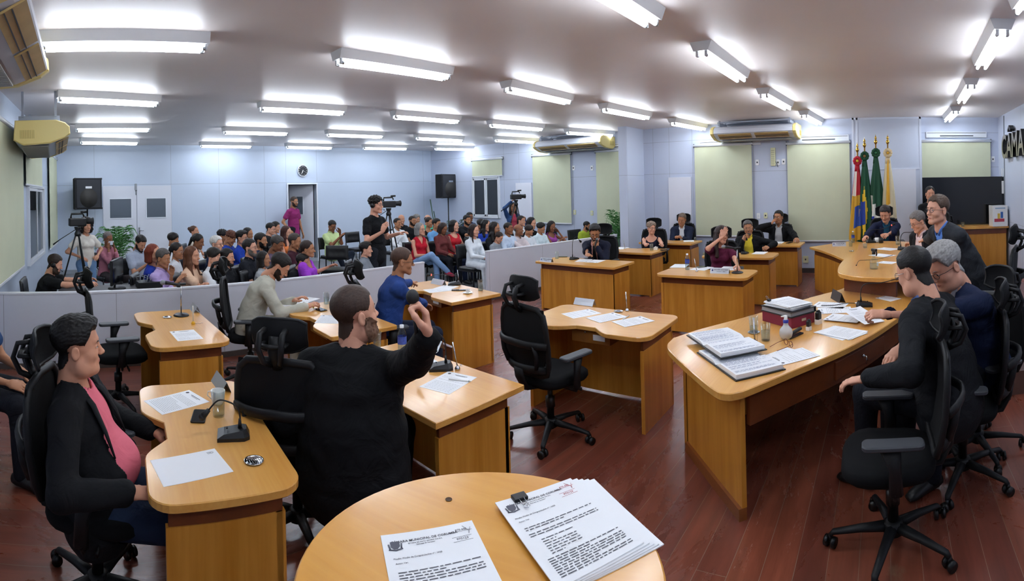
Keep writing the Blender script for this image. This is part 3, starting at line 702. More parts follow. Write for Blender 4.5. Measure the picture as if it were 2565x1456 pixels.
# ================================================================ PUBLIC CHAIRS
vin = mat('black_vinyl', '#1b1c1f', .35, spec=.5); ptube = mat('black_tube', '#141415', .4, spec=.4)
def make_public_chair():
    o = thing('padded_chair', 'x', 'chair', (0,0,0))
    m = MB(); m.prism(rrect(-.225,-.2,.225,.22,.05), .42, .475, bev=.015); m.build('seat', vin, o)
    m = MB(); 
    V = []; Fc = []; nx, nz = 13, 9
    for i in range(nz):
        for j in range(nx):
            x = -.22+.44*j/(nx-1); z = .6+.27*i/(nz-1); d = 0
            for tx in (-.11,0,.11): d = max(d, math.exp(-((x-tx)**2+(z-.74)**2)/.0007))
            ed = min(1, min(x+.22, .22-x, z-.6, .87-z)/.03)
            V.append((x, -.215+.018*ed**.5-.016*d-.12*(z-.6)+.15*x*x, z))
    for i in range(nz-1):
        for j in range(nx-1): Fc.append((i*nx+j, i*nx+j+1, (i+1)*nx+j+1, (i+1)*nx+j))
    nV = len(V); V += [(x, -.24-.12*(z-.6)+.15*x*x, z) for x, y, z in V]; Fc += [(a+nV, d+nV, c+nV, b+nV) for a, b, c, d in list(Fc)]
    rim = [j for j in range(nx)]+[nx*i+nx-1 for i in range(1,nz)]+[nx*(nz-1)+j for j in range(nx-2,-1,-1)]+[nx*i for i in range(nz-2,0,-1)]
    for k in range(len(rim)): a, b = rim[k], rim[(k+1)%len(rim)]; Fc.append((a, a+nV, b+nV, b))
    m.add(V, Fc, 0, True); m.build('backrest', vin, o)
    for s in (-1, 1):
        m = MB(); m.tube([(s*.215,.22,0),(s*.215,.205,.425)], .0125, 8); m.build('leg', ptube, o)
        m = MB(); m.tube([(s*.215,-.25,0),(s*.215,-.215,.45),(s*.215,-.225,.62),(s*.2,-.25,.86)], .0125, 8); m.build('leg', ptube, o)
        m = MB(); m.tube([(s*.215,-.21,.41),(s*.215,.2,.41)], .011, 8); m.build('rail', ptube, o)
    for y in (-.215, .2): m = MB(); m.tube([(-.215,y,.41),(.215,y,.41)], .011, 8); m.build('cross_rail', ptube, o)
    return o
PC0 = make_public_chair(); PC_used = [False]
def public_chair(x, y, rz, label, arms=False):
    g = 'black padded chairs of the public'
    if not PC_used[0]:
        PC_used[0] = True; PC0.location = (x,y,0); PC0.rotation_euler = (0,0,rz-PI/2); PC0['label'] = label; PC0['group'] = g; return PC0
    return dup(PC0, (x,y,0), rz-PI/2, label, g)

# ================================================================ HEAD TABLE
def poly_px(pts, z): return [(PZ(x,y,z).x, PZ(x,y,z).y) for x, y in pts]
def smooth_line(pts, n=8):
    """Catmull-Rom through 2D points"""
    P = [np.array(p, float) for p in pts]; P = [2*P[0]-P[1]]+P+[2*P[-1]-P[-2]]; o = []
    for i in range(1, len(P)-2):
        for k in range(n):
            t = k/n; o.append(tuple(.5*((2*P[i])+(-P[i-1]+P[i+1])*t+(2*P[i-1]-5*P[i]+4*P[i+1]-P[i+2])*t*t+(-P[i-1]+3*P[i]-3*P[i+1]+P[i+2])*t**3)))
    o.append(tuple(P[-2])); return o
def extr(mb, line, z0, z1, th, mi=0):
    """a standing strip that follows a plan line"""
    n = len(line); V = []; Fc = []
    L = np.array(line); t = np.gradient(L, axis=0); t /= np.linalg.norm(t, axis=1)[:,None]; nr = np.stack([-t[:,1], t[:,0]], 1)*th/2
    for q, z in ((L-nr, z0), (L+nr, z0), (L+nr, z1), (L-nr, z1)): V += [(x, y, z) for x, y in q]
    for i in range(n-1):
        for k in range(4): Fc.append((k*n+i, k*n+i+1, ((k+1)%4)*n+i+1, ((k+1)%4)*n+i))
    Fc += [(0, n, 2*n, 3*n), (n-1, 4*n-1, 3*n-1, 2*n-1)]
    mb.add(V, Fc, mi)
def offset(line, d):
    L = np.array(line, float); t = np.gradient(L, axis=0); t /= np.linalg.norm(t, axis=1)[:,None]; return [tuple(p) for p in L+np.stack([-t[:,1], t[:,0]], 1)*d]
outer = smooth_line([(3.45,1.54),(3.75,1.42),(4.22,1.15),(4.96,.74),(5.4,.45),(6.0,.3)], 6)
inner_ = smooth_line([(2.66,.78),(3.03,.55),(3.5,.24),(4.07,-.04),(4.8,-.3),(6.0,-.5)], 6)
tl = smooth_line([inner_[0],(2.61,.86),(2.68,.98),(3.1,1.38),(3.28,1.51),outer[0]], 5)
top_poly = tl[:-1]+outer+inner_[::-1][:-1]
ht = thing('head_table', 'long curved head table wing with dark front edge, nearest on the right', 'table', (0,0,0))
m = MB(); m.prism(top_poly, TOPZ-.045, TOPZ, bev=.005); m.build('table_top', wt, ht)
of = offset(outer, -.11)
m = MB(); extr(m, of, 0, .63, .025); m.build('front_panel', wf, ht)
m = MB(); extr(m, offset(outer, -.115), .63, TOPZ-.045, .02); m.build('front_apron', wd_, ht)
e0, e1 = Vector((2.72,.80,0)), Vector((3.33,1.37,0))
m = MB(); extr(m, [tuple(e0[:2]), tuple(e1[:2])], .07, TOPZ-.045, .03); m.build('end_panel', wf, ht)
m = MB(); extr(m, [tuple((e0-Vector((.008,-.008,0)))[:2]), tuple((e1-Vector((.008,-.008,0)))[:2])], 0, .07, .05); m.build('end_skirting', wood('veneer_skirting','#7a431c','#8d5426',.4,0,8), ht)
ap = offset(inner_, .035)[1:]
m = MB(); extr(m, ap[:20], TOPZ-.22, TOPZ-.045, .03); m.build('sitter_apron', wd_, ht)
m = MB(); a, b = ap[9], ap[16]; L_ = math.hypot(b[0]-a[0], b[1]-a[1]); ang = math.atan2(b[1]-a[1], b[0]-a[0]); c = ((a[0]+b[0])/2+.02*math.sin(ang), (a[1]+b[1])/2-.02*math.cos(ang))
m.box((c[0], c[1], TOPZ-.13), (L_*.95, .02, .12), bev=.003, R=RZ(ang)); dr = m.build('drawer', wd_, ht)
m = MB(); m.lathe([(.012,0),(.012,.012)], 10, c=(0,0,0)); m.tube([(0,0,.01),(.0,0,.03),(.004,-.03,.04)], .003, 6); m.tube([(0,0,.01),(.0,.0,.03),(-.01,-.05,.035)], .003, 6)
k_ = m.build('keys', steel, dr); k_.location = (c[0]+.02*math.sin(ang)*1, c[1]-.014, TOPZ-.12); k_.rotation_euler = (PI/2, 0, ang)
# cable box under the table
g = thing('floor_cable_box', 'cream power socket box fixed inside the near end of the head table', 'socket', (2.78,.84,0))
m = MB(); m.box((.03,.0,.40), (.06,.035,.11), bev=.006); m.build('box', pl_m, g)
# far wing
fo = smooth_line([(8.85,1.32),(8.3,1.0),(7.7,.72),(7.1,.5),(6.5,.4)], 6); fi = smooth_line([(9.75,.62),(9.2,.25),(8.5,.0),(7.5,-.25),(6.5,-.35)], 6)
fw2 = thing('head_table', 'far wing of the head table with an engraved name plate', 'table', (0,0,0))
m = MB(); m.prism(fo+fi[::-1], TOPZ-.04, TOPZ, bev=.005); m.build('table_top', wt, fw2)
m = MB(); extr(m, offset(fo, .1), 0, .61, .025); extr(m, [offset(fo,.1)[0], (9.62,.72)], 0, .61, .025); m.build('front_panel', wf, fw2)
m = MB(); extr(m, offset(fo, .105), .61, TOPZ-.04, .02); m.build('front_apron', wd_, fw2)
# raised middle section
UZ = .96
ut = thing('raised_table', 'raised middle section of the head table with spray bottle and papers', 'table', (0,0,0))
up = smooth_line([(4.83,-.05),(4.9,.22),(5.05,.42),(5.3,.5),(5.94,.5),(6.8,.38),(7.6,.37),(7.85,.1),(7.6,-.5),(7.2,-.62),(6.3,-.58),(5.5,-.42),(5.0,-.28),(4.83,-.05)], 5)[:-1]
m = MB(); m.prism(up, UZ-.045, UZ, bev=.006); m.build('table_top', wt, ut)
m = MB(); m.box((5.12,.16,(TOPZ+UZ-.045)/2), (.03,.62,UZ-.045-TOPZ-.002), R=RZ(-.55)); pa_ = m.build('end_panel', wd_, ut)
m = MB(); m.box((6.4,.3,(TOPZ+UZ-.045)/2), (2.3,.03,UZ-.045-TOPZ-.002)); m.build('front_riser', wd_, ut)
m = MB(); m.box((6.4,-.3,(.2+UZ-.045)/2), (2.2,.03,UZ-.045-.2)); m.build('inner_panel', wf, ut)
# ================================================================ PEOPLE: smooth solids sampled on a grid
def grid_surface(fn, lo, hi, h):
    """naive surface nets of fn < 0"""
    lo = np.array(lo, float)-2*h; hi = np.array(hi, float)+2*h
    n = np.ceil((hi-lo)/h).astype(int)+1
    ax = [(lo[i]+h*np.arange(n[i])).astype(np.float32) for i in range(3)]
    X, Y, Z = np.meshgrid(*ax, indexing='ij')
    f = fn(np.stack([X, Y, Z], -1))
    s = f < 0
    c = np.zeros(tuple(n-1), int)
    for a in (0,1):
        for b in (0,1):
            for d in (0,1): c += s[a:n[0]-1+a, b:n[1]-1+b, d:n[2]-1+d]
    act = (c > 0) & (c < 8); ids = np.argwhere(act)
    if len(ids) == 0: return np.zeros((0,3)), np.zeros((0,4), int)
    idx = -np.ones(act.shape, int); idx[act] = np.arange(len(ids))
    acc = np.zeros((len(ids),3)); cnt = np.zeros(len(ids))
    cor = [(a,b,d) for a in (0,1) for b in (0,1) for d in (0,1)]
    for p in cor:
        for k in range(3):
            if p[k] == 0:
                q = list(p); q[k] = 1
                fa = f[ids[:,0]+p[0], ids[:,1]+p[1], ids[:,2]+p[2]]; fb = f[ids[:,0]+q[0], ids[:,1]+q[1], ids[:,2]+q[2]]
                m = (fa < 0) != (fb < 0); t = np.where(m, fa/np.where(m, fa-fb, 1), 0)
                pos = np.array(p, float)[None].repeat(len(ids), 0); pos[:,k] += t
                acc += pos*m[:,None]; cnt += m
    V = lo+(ids+acc/np.maximum(cnt,1)[:,None])*h
    Fs = []
    for k in range(3):
        o = [i for i in range(3) if i != k]
        sl0 = [slice(None)]*3; sl1 = [slice(None)]*3; sl0[k] = slice(0,-1); sl1[k] = slice(1,None)
        e = s[tuple(sl0)] != s[tuple(sl1)]
        e2 = e.copy()
        g = np.argwhere(e); 
        g = g[(g[:,o[0]] > 0) & (g[:,o[1]] > 0) & (g[:,o[0]] < n[o[0]]-1) & (g[:,o[1]] < n[o[1]]-1)]
        def at(d0, d1):
            q = g.copy(); q[:,o[0]] += d0; q[:,o[1]] += d1; return idx[q[:,0], q[:,1], q[:,2]]
        quad = np.stack([at(-1,-1), at(0,-1), at(0,0), at(-1,0)], 1)
        flip = s[g[:,0], g[:,1], g[:,2]] != (k == 1)
        quad[~flip] = quad[~flip][:, ::-1]
        Fs.append(quad)
    Fq = np.concatenate(Fs); Fq = Fq[(Fq >= 0).all(1)]
    return V, Fq
def vlen(a): return np.sqrt((a*a).sum(-1))
def smin(a, b, k):
    h = np.clip(.5+.5*(b-a)/k, 0, 1); return b*(1-h)+a*h-k*h*(1-h)
def cone(p, a, b, ra, rb):
    a = np.asarray(a, np.float32); b = np.asarray(b, np.float32); ba = b-a
    h = np.clip(((p-a)@ba)/max(float(ba@ba), 1e-9), 0, 1)
    return vlen(p-a-h[...,None]*ba)-(ra+(rb-ra)*h)
def econe(p, a, b, ra, rb, X):
    """capsule with elliptical section: ra/rb = (across, deep); X = across direction"""
    a = np.asarray(a, np.float32); b = np.asarray(b, np.float32); ba = b-a; L = float(np.linalg.norm(ba)); Z = ba/max(L,1e-9)
    X = np.asarray(X, float); X = X-Z*(X@Z); X /= np.linalg.norm(X); Y = np.cross(Z, X)
    q = p-a; h = np.clip((q@Z)/max(L,1e-9), 0, 1); q = q-h[...,None]*ba
    rx = ra[0]+(rb[0]-ra[0])*h; ry = ra[1]+(rb[1]-ra[1])*h; rz = np.minimum(rx, ry)
    l = np.sqrt(((q@X)/rx)**2+((q@Y)/ry)**2+((q@Z)/rz)**2)
    return (l-1)*rz
def elli(p, c, r, R=None):
    q = p-np.asarray(c, np.float32)
    if R is not None: q = q@R
    r = np.asarray(r, np.float32); k = vlen(q/r); return (k-1)*min(r)*np.clip(k, .6, 2)**.2
def npn(p, s):
    """cheap smooth noise in [-1,1]"""
    x, y, z = p[...,0]*s, p[...,1]*s, p[...,2]*s
    return (np.sin(x+1.7*np.sin(y*.9+.3))+np.sin(y*1.1+1.5*np.sin(z*1.2+1.1))+np.sin(z*.95+1.6*np.sin(x*1.05+2.0)))/3
def head_fn(kind):
    w = {'m':1.0,'f':.94,'c':.93,'h':1.08}[kind]; fem = kind in 'fc'
    def fn(p):
        p = p.copy(); p[...,0] = np.abs(p[...,0])
        d = elli(p, (0,-.014,.045), (.078*min(w,1.03),.098,.085))
        d = smin(d, elli(p, (0,.022,-.012), (.066*w,.066,.085)), .03)
        d = smin(d, cone(p, (.042*w,.0,-.06), (.012,.064,-.1+(.006 if fem else 0)), .032*w, .020), .025)
        d = smin(d, elli(p, (0,.067,-.099+(.006 if fem else 0)), (.024,.019,.018)), .02)
        d = smin(d, elli(p, (.038*w,.052,-.032), (.026*w,.026,.024)), .02)
        if kind == 'h': d = smin(d, elli(p, (.034,.018,-.09), (.045,.05,.04)), .03)
        d = smin(d, cone(p, (0,.078,.03), (.04,.068,.028), .013, .010), .012)          # brow
        sock = elli(p, (.031,.098,.004), (.018,.017,.012)); d = -smin(-d, sock, .010)
        d = smin(d, elli(p, (.031,.0745,.006), (.0155,.0115,.0095)), .003)                 # closed lid volume
        d = smin(d, cone(p, (0,.084,.012), (0,.101,-.024), .0075, .0105), .010)
        d = smin(d, elli(p, (0,.105,-.030), (.0125,.012,.010)), .008)
        d = smin(d, elli(p, (.0115,.096,-.034), (.0075,.009,.007)), .006)
        d = smin(d, elli(p, (0,.077,-.064), (.027,.013,.018)), .012)                      # muzzle
        d = smin(d, cone(p, (0,.0890,-.0615), (.020,.081,-.065), .0040, .0022), .003)
        d = smin(d, cone(p, (0,.0880,-.0695), (.018,.081,-.067), .0046, .0022), .003)
        # ears
        e = elli(p, (.0795*w,-.012,-.008), (.0085,.019,.031)); e = -smin(-e, elli(p, (.089*w,-.008,-.006), (.008,.011,.018)), .006)
        d = smin(d, e, .006)
        # neck stub
        d = smin(d, cone(p, (0,-.028,-.05), (0,-.045,-.16), .052*(1 if not fem else .84)*w, .056*(1 if not fem else .82)*w), .02)
        return d
    return fn
HEADS = {}
def head_mesh(kind, fine):
    k = (kind, fine)
    if k not in HEADS:
        V, Q = grid_surface(head_fn(kind), (-.1,-.13,-.19), (.1,.12,.14), .0036 if fine == 2 else .0052 if fine else .0075)
        mouth = (np.abs(V[:,0]) < .022) & (V[:,1] > .078) & (V[:,2] < -.0590+.1*np.abs(V[:,0])*0) & (V[:,2] > -.0735+.25*np.maximum(np.abs(V[:,0])-.008,0))
        mi = (mouth[Q].mean(1) > .6).astype(int)
        HEADS[k] = (V, Q, mi)
    return HEADS[k]
def hairline(V, recede=0, low=0):
    """> 0 where hair grows"""
    y, z, x = V[:,1], V[:,2], np.abs(V[:,0])
    hl = np.interp(y, [-.12,-.07,-.045,-.035,.012,.03,.05,.075,.1], [-.1-low,-.085-low,-.045,.02,.02,.0+.02,.056,.074,.082])
    hl = hl+recede*np.interp(y, [-.02,.03,.08],[0,.6,1])+.004*np.sin(x*170)+.020*np.clip((x-.026)/.03,0,1)*np.clip((y-.045)/.03,0,1)
    d = z-hl
    ear = np.hypot(y+.012, z+.008)
    d = np.where((x > .066) & (ear < .037), np.minimum(d, ear-.037), d)
    return d
def normals(V, Q):
    n = np.zeros_like(V); a, b, c, e = (V[Q[:,i]] for i in range(4)); fnm = np.cross(c-a, e-b)
    for i in range(4): np.add.at(n, Q[:,i], fnm)
    return n/np.maximum(np.linalg.norm(n, axis=1), 1e-12)[:,None]
def submesh(V, Q, keep):
    used = np.unique(Q[keep]); mp = -np.ones(len(V), int); mp[used] = np.arange(len(used)); return V[used], mp[Q[keep]]
HAIR = {}
def hair_mesh(style, kind, fine):
    k = (style, kind, fine)
    if k in HAIR: return HAIR[k]
    h = .0052 if fine == 2 else .007 if fine else .0095
    if style in ('buzz','short','recede','quiff','side','rim','thin'):
        V, Q, _ = head_mesh(kind, fine)
        N = normals(V, Q)
        rec = {'recede':.028,'thin':.012}.get(style, 0)
        d = hairline(V, rec)
        if style == 'rim':
            d = np.minimum(d, .035+.01*npn(V,60)-V[:,2]+.25*np.clip(-V[:,1]-.03,0,1)); d = np.minimum(d, .03-V[:,1])
        th = {'buzz':.004,'short':.012,'recede':.010,'quiff':.017,'side':.016,'rim':.0035,'thin':.007}[style]
        t = th*np.clip(d/.014, 0, 1)**.6*(.38+.62*np.clip((V[:,2]-.0)/.08, 0, 1))
        if style in ('quiff','side'): t = t+.014*np.clip(d/.02,0,1)*np.exp(-((V[:,1]-.06)**2+(V[:,2]-.1)**2)/.0018)
        t = t*(1+.12*npn(V*np.array([1,.3,1]), 150)+.12*npn(V*np.array([1,.5,1]), 420))
        keep = (d[Q] > -.001).all(1)
        W = V+N*(t+.0008)[:,None]
        HAIR[k] = submesh(W, Q, keep); return HAIR[k]
    def fn(p):
        ax = np.abs(p[...,0]); q = p.copy(); q[...,0] = ax
        d = elli(p, (0,-.024,.055), (.088,.1,.086))
        if style == 'afro': d = smin(d, elli(p, (0,-.03,.045), (.125,.11,.11)), .03); d = smin(d, elli(q, (.085,-.03,-.05), (.055,.06,.08)), .04)
        elif style == 'curly': d = elli(p, (0,-.014,.066), (.094,.108,.082))
        elif style == 'bowl': d = smin(elli(p, (0,-.008,.056), (.094,.108,.08)), elli(q, (.06,.0,.03), (.035,.06,.04)), .02)
        elif style in ('bun','tail','tied'):
            d = elli(p, (0,-.020,.050), (.083,.1,.088))
            if style == 'bun': d = smin(d, elli(p, (0,-.115,.085), (.04,.035,.04)), .008)
            if style == 'tail': d = smin(d, cone(p, (0,-.115,.03), (0,-.15,-.14), .028, .018), .015)
            if style == 'tied': d = smin(d, elli(p, (0,-.11,-.02), (.035,.03,.035)), .01)
        elif style == 'bob':
            d = smin(d, econe(q, (.062,-.03,.03), (.072,-.015,-.10), (.03,.055), (.022,.05), (1,0,0)), .03)
            d = smin(d, econe(p, (0,-.085,.03), (0,-.085,-.09), (.08,.035), (.075,.03), (1,0,0)), .03)
        elif style in ('long','longfront','wavy','braids'):
            z1 = -.27 if style != 'braids' else -.06
            d = smin(d, econe(p, (0,-.085,.03), (0,-.095,z1), (.08,.035), (.1,.03), (1,0,0)), .03)
            d = smin(d, econe(q, (.068,-.015,.03), (.078,-.01,-.10), (.022,.045), (.026,.045), (1,0,0)), .02)
            if style == 'longfront': d = smin(d, econe(q, (.078,-.005,-.1), (.085,.055,-.30), (.026,.04), (.03,.022), (1,0,0)), .03)
            elif style == 'wavy': d = smin(d, econe(q, (.08,-.01,-.1), (.10,.035,-.22), (.032,.045), (.032,.03), (1,0,0)), .03)
            elif style == 'braids':
                for i in range(9): d = smin(d, elli(q, (.082,.015+.004*i,-.09-.026*i), (.016,.016,.018)), .005)
        am = {'afro':.016,'curly':.010,'wavy':.007}.get(style, .0022); sc = {'afro':95,'curly':130,'wavy':75}.get(style, 110)
        pp = p*np.array([1,1,.35 if style not in ('afro','curly') else 1], np.float32)
        d = d-am*npn(pp, sc)
        # leave the face free
        face = elli(p, (0,.115,-.035), (.062,.07,.118)); d = np.maximum(d, -face) if style not in ('bowl','braids') else np.maximum(d, -elli(p, (0,.115,-.055), (.064,.07,.108)))
        return d
    V, Q = grid_surface(fn, (-.19,-.2,-.36 if style in ('long','longfront','wavy','braids') else -.17), (.19,.13,.19), h)
    HAIR[k] = (V, Q); return HAIR[k]
HANDS = {}
def hand_mesh(pose, fine):
    """wrist at origin, fingers along +z, thumb towards +x, palm facing +y"""
    k = (pose, fine)
    if k in HANDS: return HANDS[k]
    curl = {'flat':.06,'relaxed':.38,'grip':1.05,'pen':.8,'point':.9}[pose]
    segs = []
    for i, (x, L, r) in enumerate(((.028,.074,.0088),(.009,.082,.009),(-.011,.076,.0086),(-.029,.060,.0076))):
        c = curl*(1+.08*i)
        if pose == 'point' and i == 0: c = .05
        P = np.array([x, 0, .09-.004*abs(i-1)]); a = .04+c*.55; sp = (x)*2.2
        for j, f in enumerate((.46,.30,.24)):
            dvec = np.array([math.sin(sp)*.5, math.sin(a), math.cos(a)]); dvec /= np.linalg.norm(dvec)
            Q_ = P+dvec*L*f; segs.append((P, Q_, r*(1-.08*j), r*(1-.08*(j+1)))); P = Q_; a += c
    t = {'flat':.15,'relaxed':.35,'grip':.9,'pen':.8,'point':.6}[pose]
    A = np.array([.022,.004,.022]); B = np.array([.048,.012+.012*t,.052]); C = B+np.array([.018*(1-t),.014*t+.006,.030]); D_ = C+np.array([-.004-.014*t,.012*t+.002,.026])
    segs += [(A,B,.015,.0125),(B,C,.0115,.0105),(C,D_,.0105,.0085)]
    def fn(p):
        d = econe(p, (0,0,-.008), (0,0,.012), (.024,.018), (.030,.019), (1,0,0))
        d = smin(d, econe(p, (.001,0,.03), (0,0,.082), (.036,.016), (.040,.0125), (1,0,0)), .016)
        for i, (a, b, ra, rb) in enumerate(segs): d = smin(d, cone(p, a, b, ra, rb), .006 if i < 12 else .008)
        return d
    V, Q = grid_surface(fn, (-.06,-.03,-.055), (.085,.1,.19), .003 if fine == 2 else .0048 if fine else .0065)
    HANDS[k] = (V, Q); return HANDS[k]
skin_cols = {'fair':'#d39c82','light':'#c78f72','tan':'#ad7857','brown':'#8a5a3f','dark':'#5f3b29'}
def skin(n): return mat('skin_'+n, skin_cols[n], .5, var=.05, vscale=30, spec=.35)
def lipm(n): return mat('lips_'+n, {'fair':'#b06a60','light':'#a5605a','tan':'#8e5048','brown':'#70403a','dark':'#4c2c28'}[n], .4)
def cloth(hexc, kind='cotton'):
    n = 'cloth_%s_%s' % (kind, hexc.strip('#'))
    return mat(n, hexc, .85 if kind != 'satin' else .5, bump=.15, bscale=350, folds=.55 if kind != 'plain' else .2, spec=.25, var=.05, vscale=4, sheen=0)
def hairm(hexc): return mat('hair_'+hexc.strip('#'), hexc, .55, var=.25, vscale=70, stretch=(1,1,.3), bump=.6, bscale=160, spec=.4)
eye_w = mat('eye_white', '#d9d4cf', .3); eye_d = mat('eye_iris', '#1d120c', .2)
frame_k = mat('glasses_frame', '#15161a', .3); frame_r = mat('glasses_frame_red', '#6d2b24', .35)
lens_m = bpy.data.materials.new('glasses_lens'); lens_m.use_nodes = True
def _lens():
    N, L = nt(lens_m); N.clear(); o = N.new('ShaderNodeOutputMaterial'); t = N.new('ShaderNodeBsdfTransparent'); g = N.new('ShaderNodeBsdfGlossy'); g.inputs['Roughness'].default_value = .05
    m_ = N.new('ShaderNodeMixShader'); m_.inputs[0].default_value = .07; L.new(t.outputs[0], m_.inputs[1]); L.new(g.outputs[0], m_.inputs[2]); L.new(m_.outputs[0], o.inputs[0])
_lens()
def np_mesh(name, parts, mats, parent, M=None):
    """parts: (V, quads, material index or array)"""
    V = np.concatenate([np.asarray(v, np.float32).reshape(-1,3) for v, _, _ in parts]); n = 0; Q = []; mi = []
    for v, q, m in parts:
        q = np.asarray(q, np.int32).reshape(-1,4); Q.append(q+n); n += len(v); mi.append(np.asarray(m, np.int32) if hasattr(m, '__len__') else np.full(len(q), m, np.int32))
    Q = np.concatenate(Q); mi = np.concatenate(mi); k = len(Q)
    me = bpy.data.meshes.new(name); me.vertices.add(len(V)); me.vertices.foreach_set('co', V.ravel()); me.loops.add(4*k); me.loops.foreach_set('vertex_index', Q.ravel().astype(np.int32)); me.polygons.add(k)
    me.polygons.foreach_set('loop_start', np.arange(0, 4*k, 4, dtype=np.int32)); me.polygons.foreach_set('material_index', mi); me.polygons.foreach_set('use_smooth', np.ones(k, bool))
    for m in mats: me.materials.append(m)
    me.update(calc_edges=True); o = bpy.data.objects.new(name, me); COL.objects.link(o); o.parent = parent
    return o
def xf(V, M): A = np.array(M.to_3x3()); return V@A.T+np.array(M.translation)
def ik(S, W, L1, L2, hint):
    S, W = Vector(S), Vector(W); d = W-S; D_ = d.length
    if D_ > (L1+L2)*.995: W = S+d*((L1+L2)*.995/D_); d = W-S; D_ = d.length
    if D_ < abs(L1-L2)+.02: D_ = abs(L1-L2)+.02; W = S+d.normalized()*D_; d = W-S
    a = (L1*L1-L2*L2+D_*D_)/(2*D_); h = math.sqrt(max(L1*L1-a*a, 0)); u = d.normalized()
    n = Vector(hint)-u*Vector(hint).dot(u); n.normalize()
    return S+u*a+n*h, W
NP = [0]
PEOPLE = []
def person(label, px=None, zh=None, at=None, yaw=0, pose='sit', sex='m', s=1.0, g=1.0, belly=0, lean=-6, hunch=6, twist=0, side=0,
           head=(0,0,0), hs=1.0, hair='short', hc='#17120f', sk='light', top='shirt', tc='#888888', sleeve='long', jc=None, lc='#1b1d24', shoe='#1a1a1c',
           hl=None, hr=None, el_l=None, el_r=None, hp=('relaxed','relaxed'), palm=(None,None), glasses=None, beard=None, tie=None, collar=None, fine=1, legs=True, zs=.47, dist=None,
           knees=None, feet=None, tuck=False, extra=None, group=None, neck='crew', vopen=.10, leg='trousers', phones=False, base=0, ux=None, vy=None, _fit=False):
    """builds one figure: x to its own right, y forward, z up"""
    _kw = dict(locals()); _kw.pop('label')
    S = s; sit = pose == 'sit'; fem = sex == 'f'
    hipz = (zs+.085*S) if sit else .90*S
    hipz += base
    le, hu = math.radians(lean), math.radians(lean+hunch)
    Hc = Vector((0, 0, hipz)); t1 = Vector((math.sin(math.radians(side)), math.sin(le), math.cos(le))).normalized(); t2 = Vector((math.sin(math.radians(side)), math.sin(hu), math.cos(hu))).normalized()
    A_ = Hc+t1*.17*S; B_ = A_+t1*.08*S+t2*.09*S; C_ = B_+t2*.10*S; NB = C_+t2*.07*S
    tw = RZ(math.radians(twist)); Xc = (tw.to_3x3() @ Vector((1,0,0))); Xc = (Xc-t2*Xc.dot(t2)).normalized(); Yc = t2.cross(Xc).normalized()
    sw = (.175 if not fem else .15)*S*(1+.25*(g-1))
    ShR = C_+Xc*sw-t2*.018*S; ShL = C_-Xc*sw-t2*.018*S
    nd = (t2*.6+Vector((0,.16,.75))).normalized()
    hy, hpi, hro = [math.radians(a) for a in head]
    HB = NB+nd*.075*S
    RH = (RZ(hy) @ RX(-hpi) @ RY(hro)).to_4x4()
    HO = HB+(RH.to_3x3() @ Vector((0,.022,.072)))*S*hs
    # placement
    Rw = RZ(yaw-PI/2)
    if at is None and (ux is not None or vy is not None or dist is not None) and not _fit:
        p = PX(px[0], px[1], ux) if ux is not None else PY(px[0], px[1], vy) if vy is not None else Vector((0,0,HC))+Vector(ray(*px))*dist
        z0 = zs+base if sit else base; c = (HO.z-z0)/S
        zn = min(max(zs+(p.z-HO.z), .40), .53) if sit else zs
        sn = min(max((p.z-(zn+base if sit else base))/c, .80), 1.16)
        kw = dict(_kw); kw.update(zs=zn, s=sn, _fit=True); return person(label, **kw)
    if at is not None: loc = Vector((at[0], at[1], 0))
    else:
        z = HO.z
        p = PX(px[0], px[1], ux) if ux is not None else PY(px[0], px[1], vy) if vy is not None else PZ(px[0], px[1], z) if dist is None else Vector((0,0,HC))+Vector(ray(*px))*dist
        off = Rw.to_3x3() @ HO; loc = Vector((p.x-off.x, p.y-off.y, 0))
        if _fit:
            dz = p.z-HO.z; 
            if abs(dz) > .015: print('PERSON dz %.2f s %.2f zs %.2f %s' % (dz, s, zs, label[:40]))
    root = thing('person', label, 'person', loc, yaw-PI/2, group)
    vox = .0095 if fine == 2 else .0135 if fine else .019
    KA = .03*S
    # joints of the arms
    L1, L2 = .285*S, .255*S
    if hl is None: hl = (-.12*S, .36*S, hipz+.10) if sit else (-.25*S, .05, hipz-.02)
    if hr is None: hr = (.12*S, .36*S, hipz+.10) if sit else (.25*S, .05, hipz-.02)
    def tgt(v):
        if isinstance(v[0], str):
            w_ = PZ(v[1], v[2], v[3]) if v[0] == 'z' else Vector((0,0,HC))+Vector(ray(v[1], v[2]))*v[3]
            return Rw.to_3x3().inverted() @ (w_-loc)
        if len(v) == 4: return HO+RH.to_3x3() @ Vector(v[:3])      # given from the face
        return Vector(v)
    hl, hr = tgt(hl), tgt(hr)
    if el_l is None: el_l = (-.5,-.5,-1)
    if el_r is None: el_r = (.5,-.5,-1)
    ElL, WrL = ik(ShL, hl, L1, L2, el_l); ElR, WrR = ik(ShR, hr, L1, L2, el_r)
    # legs
    hw = .09*S
    if sit:
        kn = knees or ((-.13*S,.43*S,zs+.06*S+base),(.13*S,.43*S,zs+.06*S+base)); ft = feet or ((kn[0][0],kn[0][1]+.02,.08+base*.0+base),(kn[1][0],kn[1][1]+.02,.08+base))
    else:
        kn = knees or ((-.10*S,.03,.48*S+base),(.10*S,.03,.48*S+base)); ft = feet or ((-.11*S,.0,.08+base),(.11*S,.0,.08+base))
    bY = belly*S
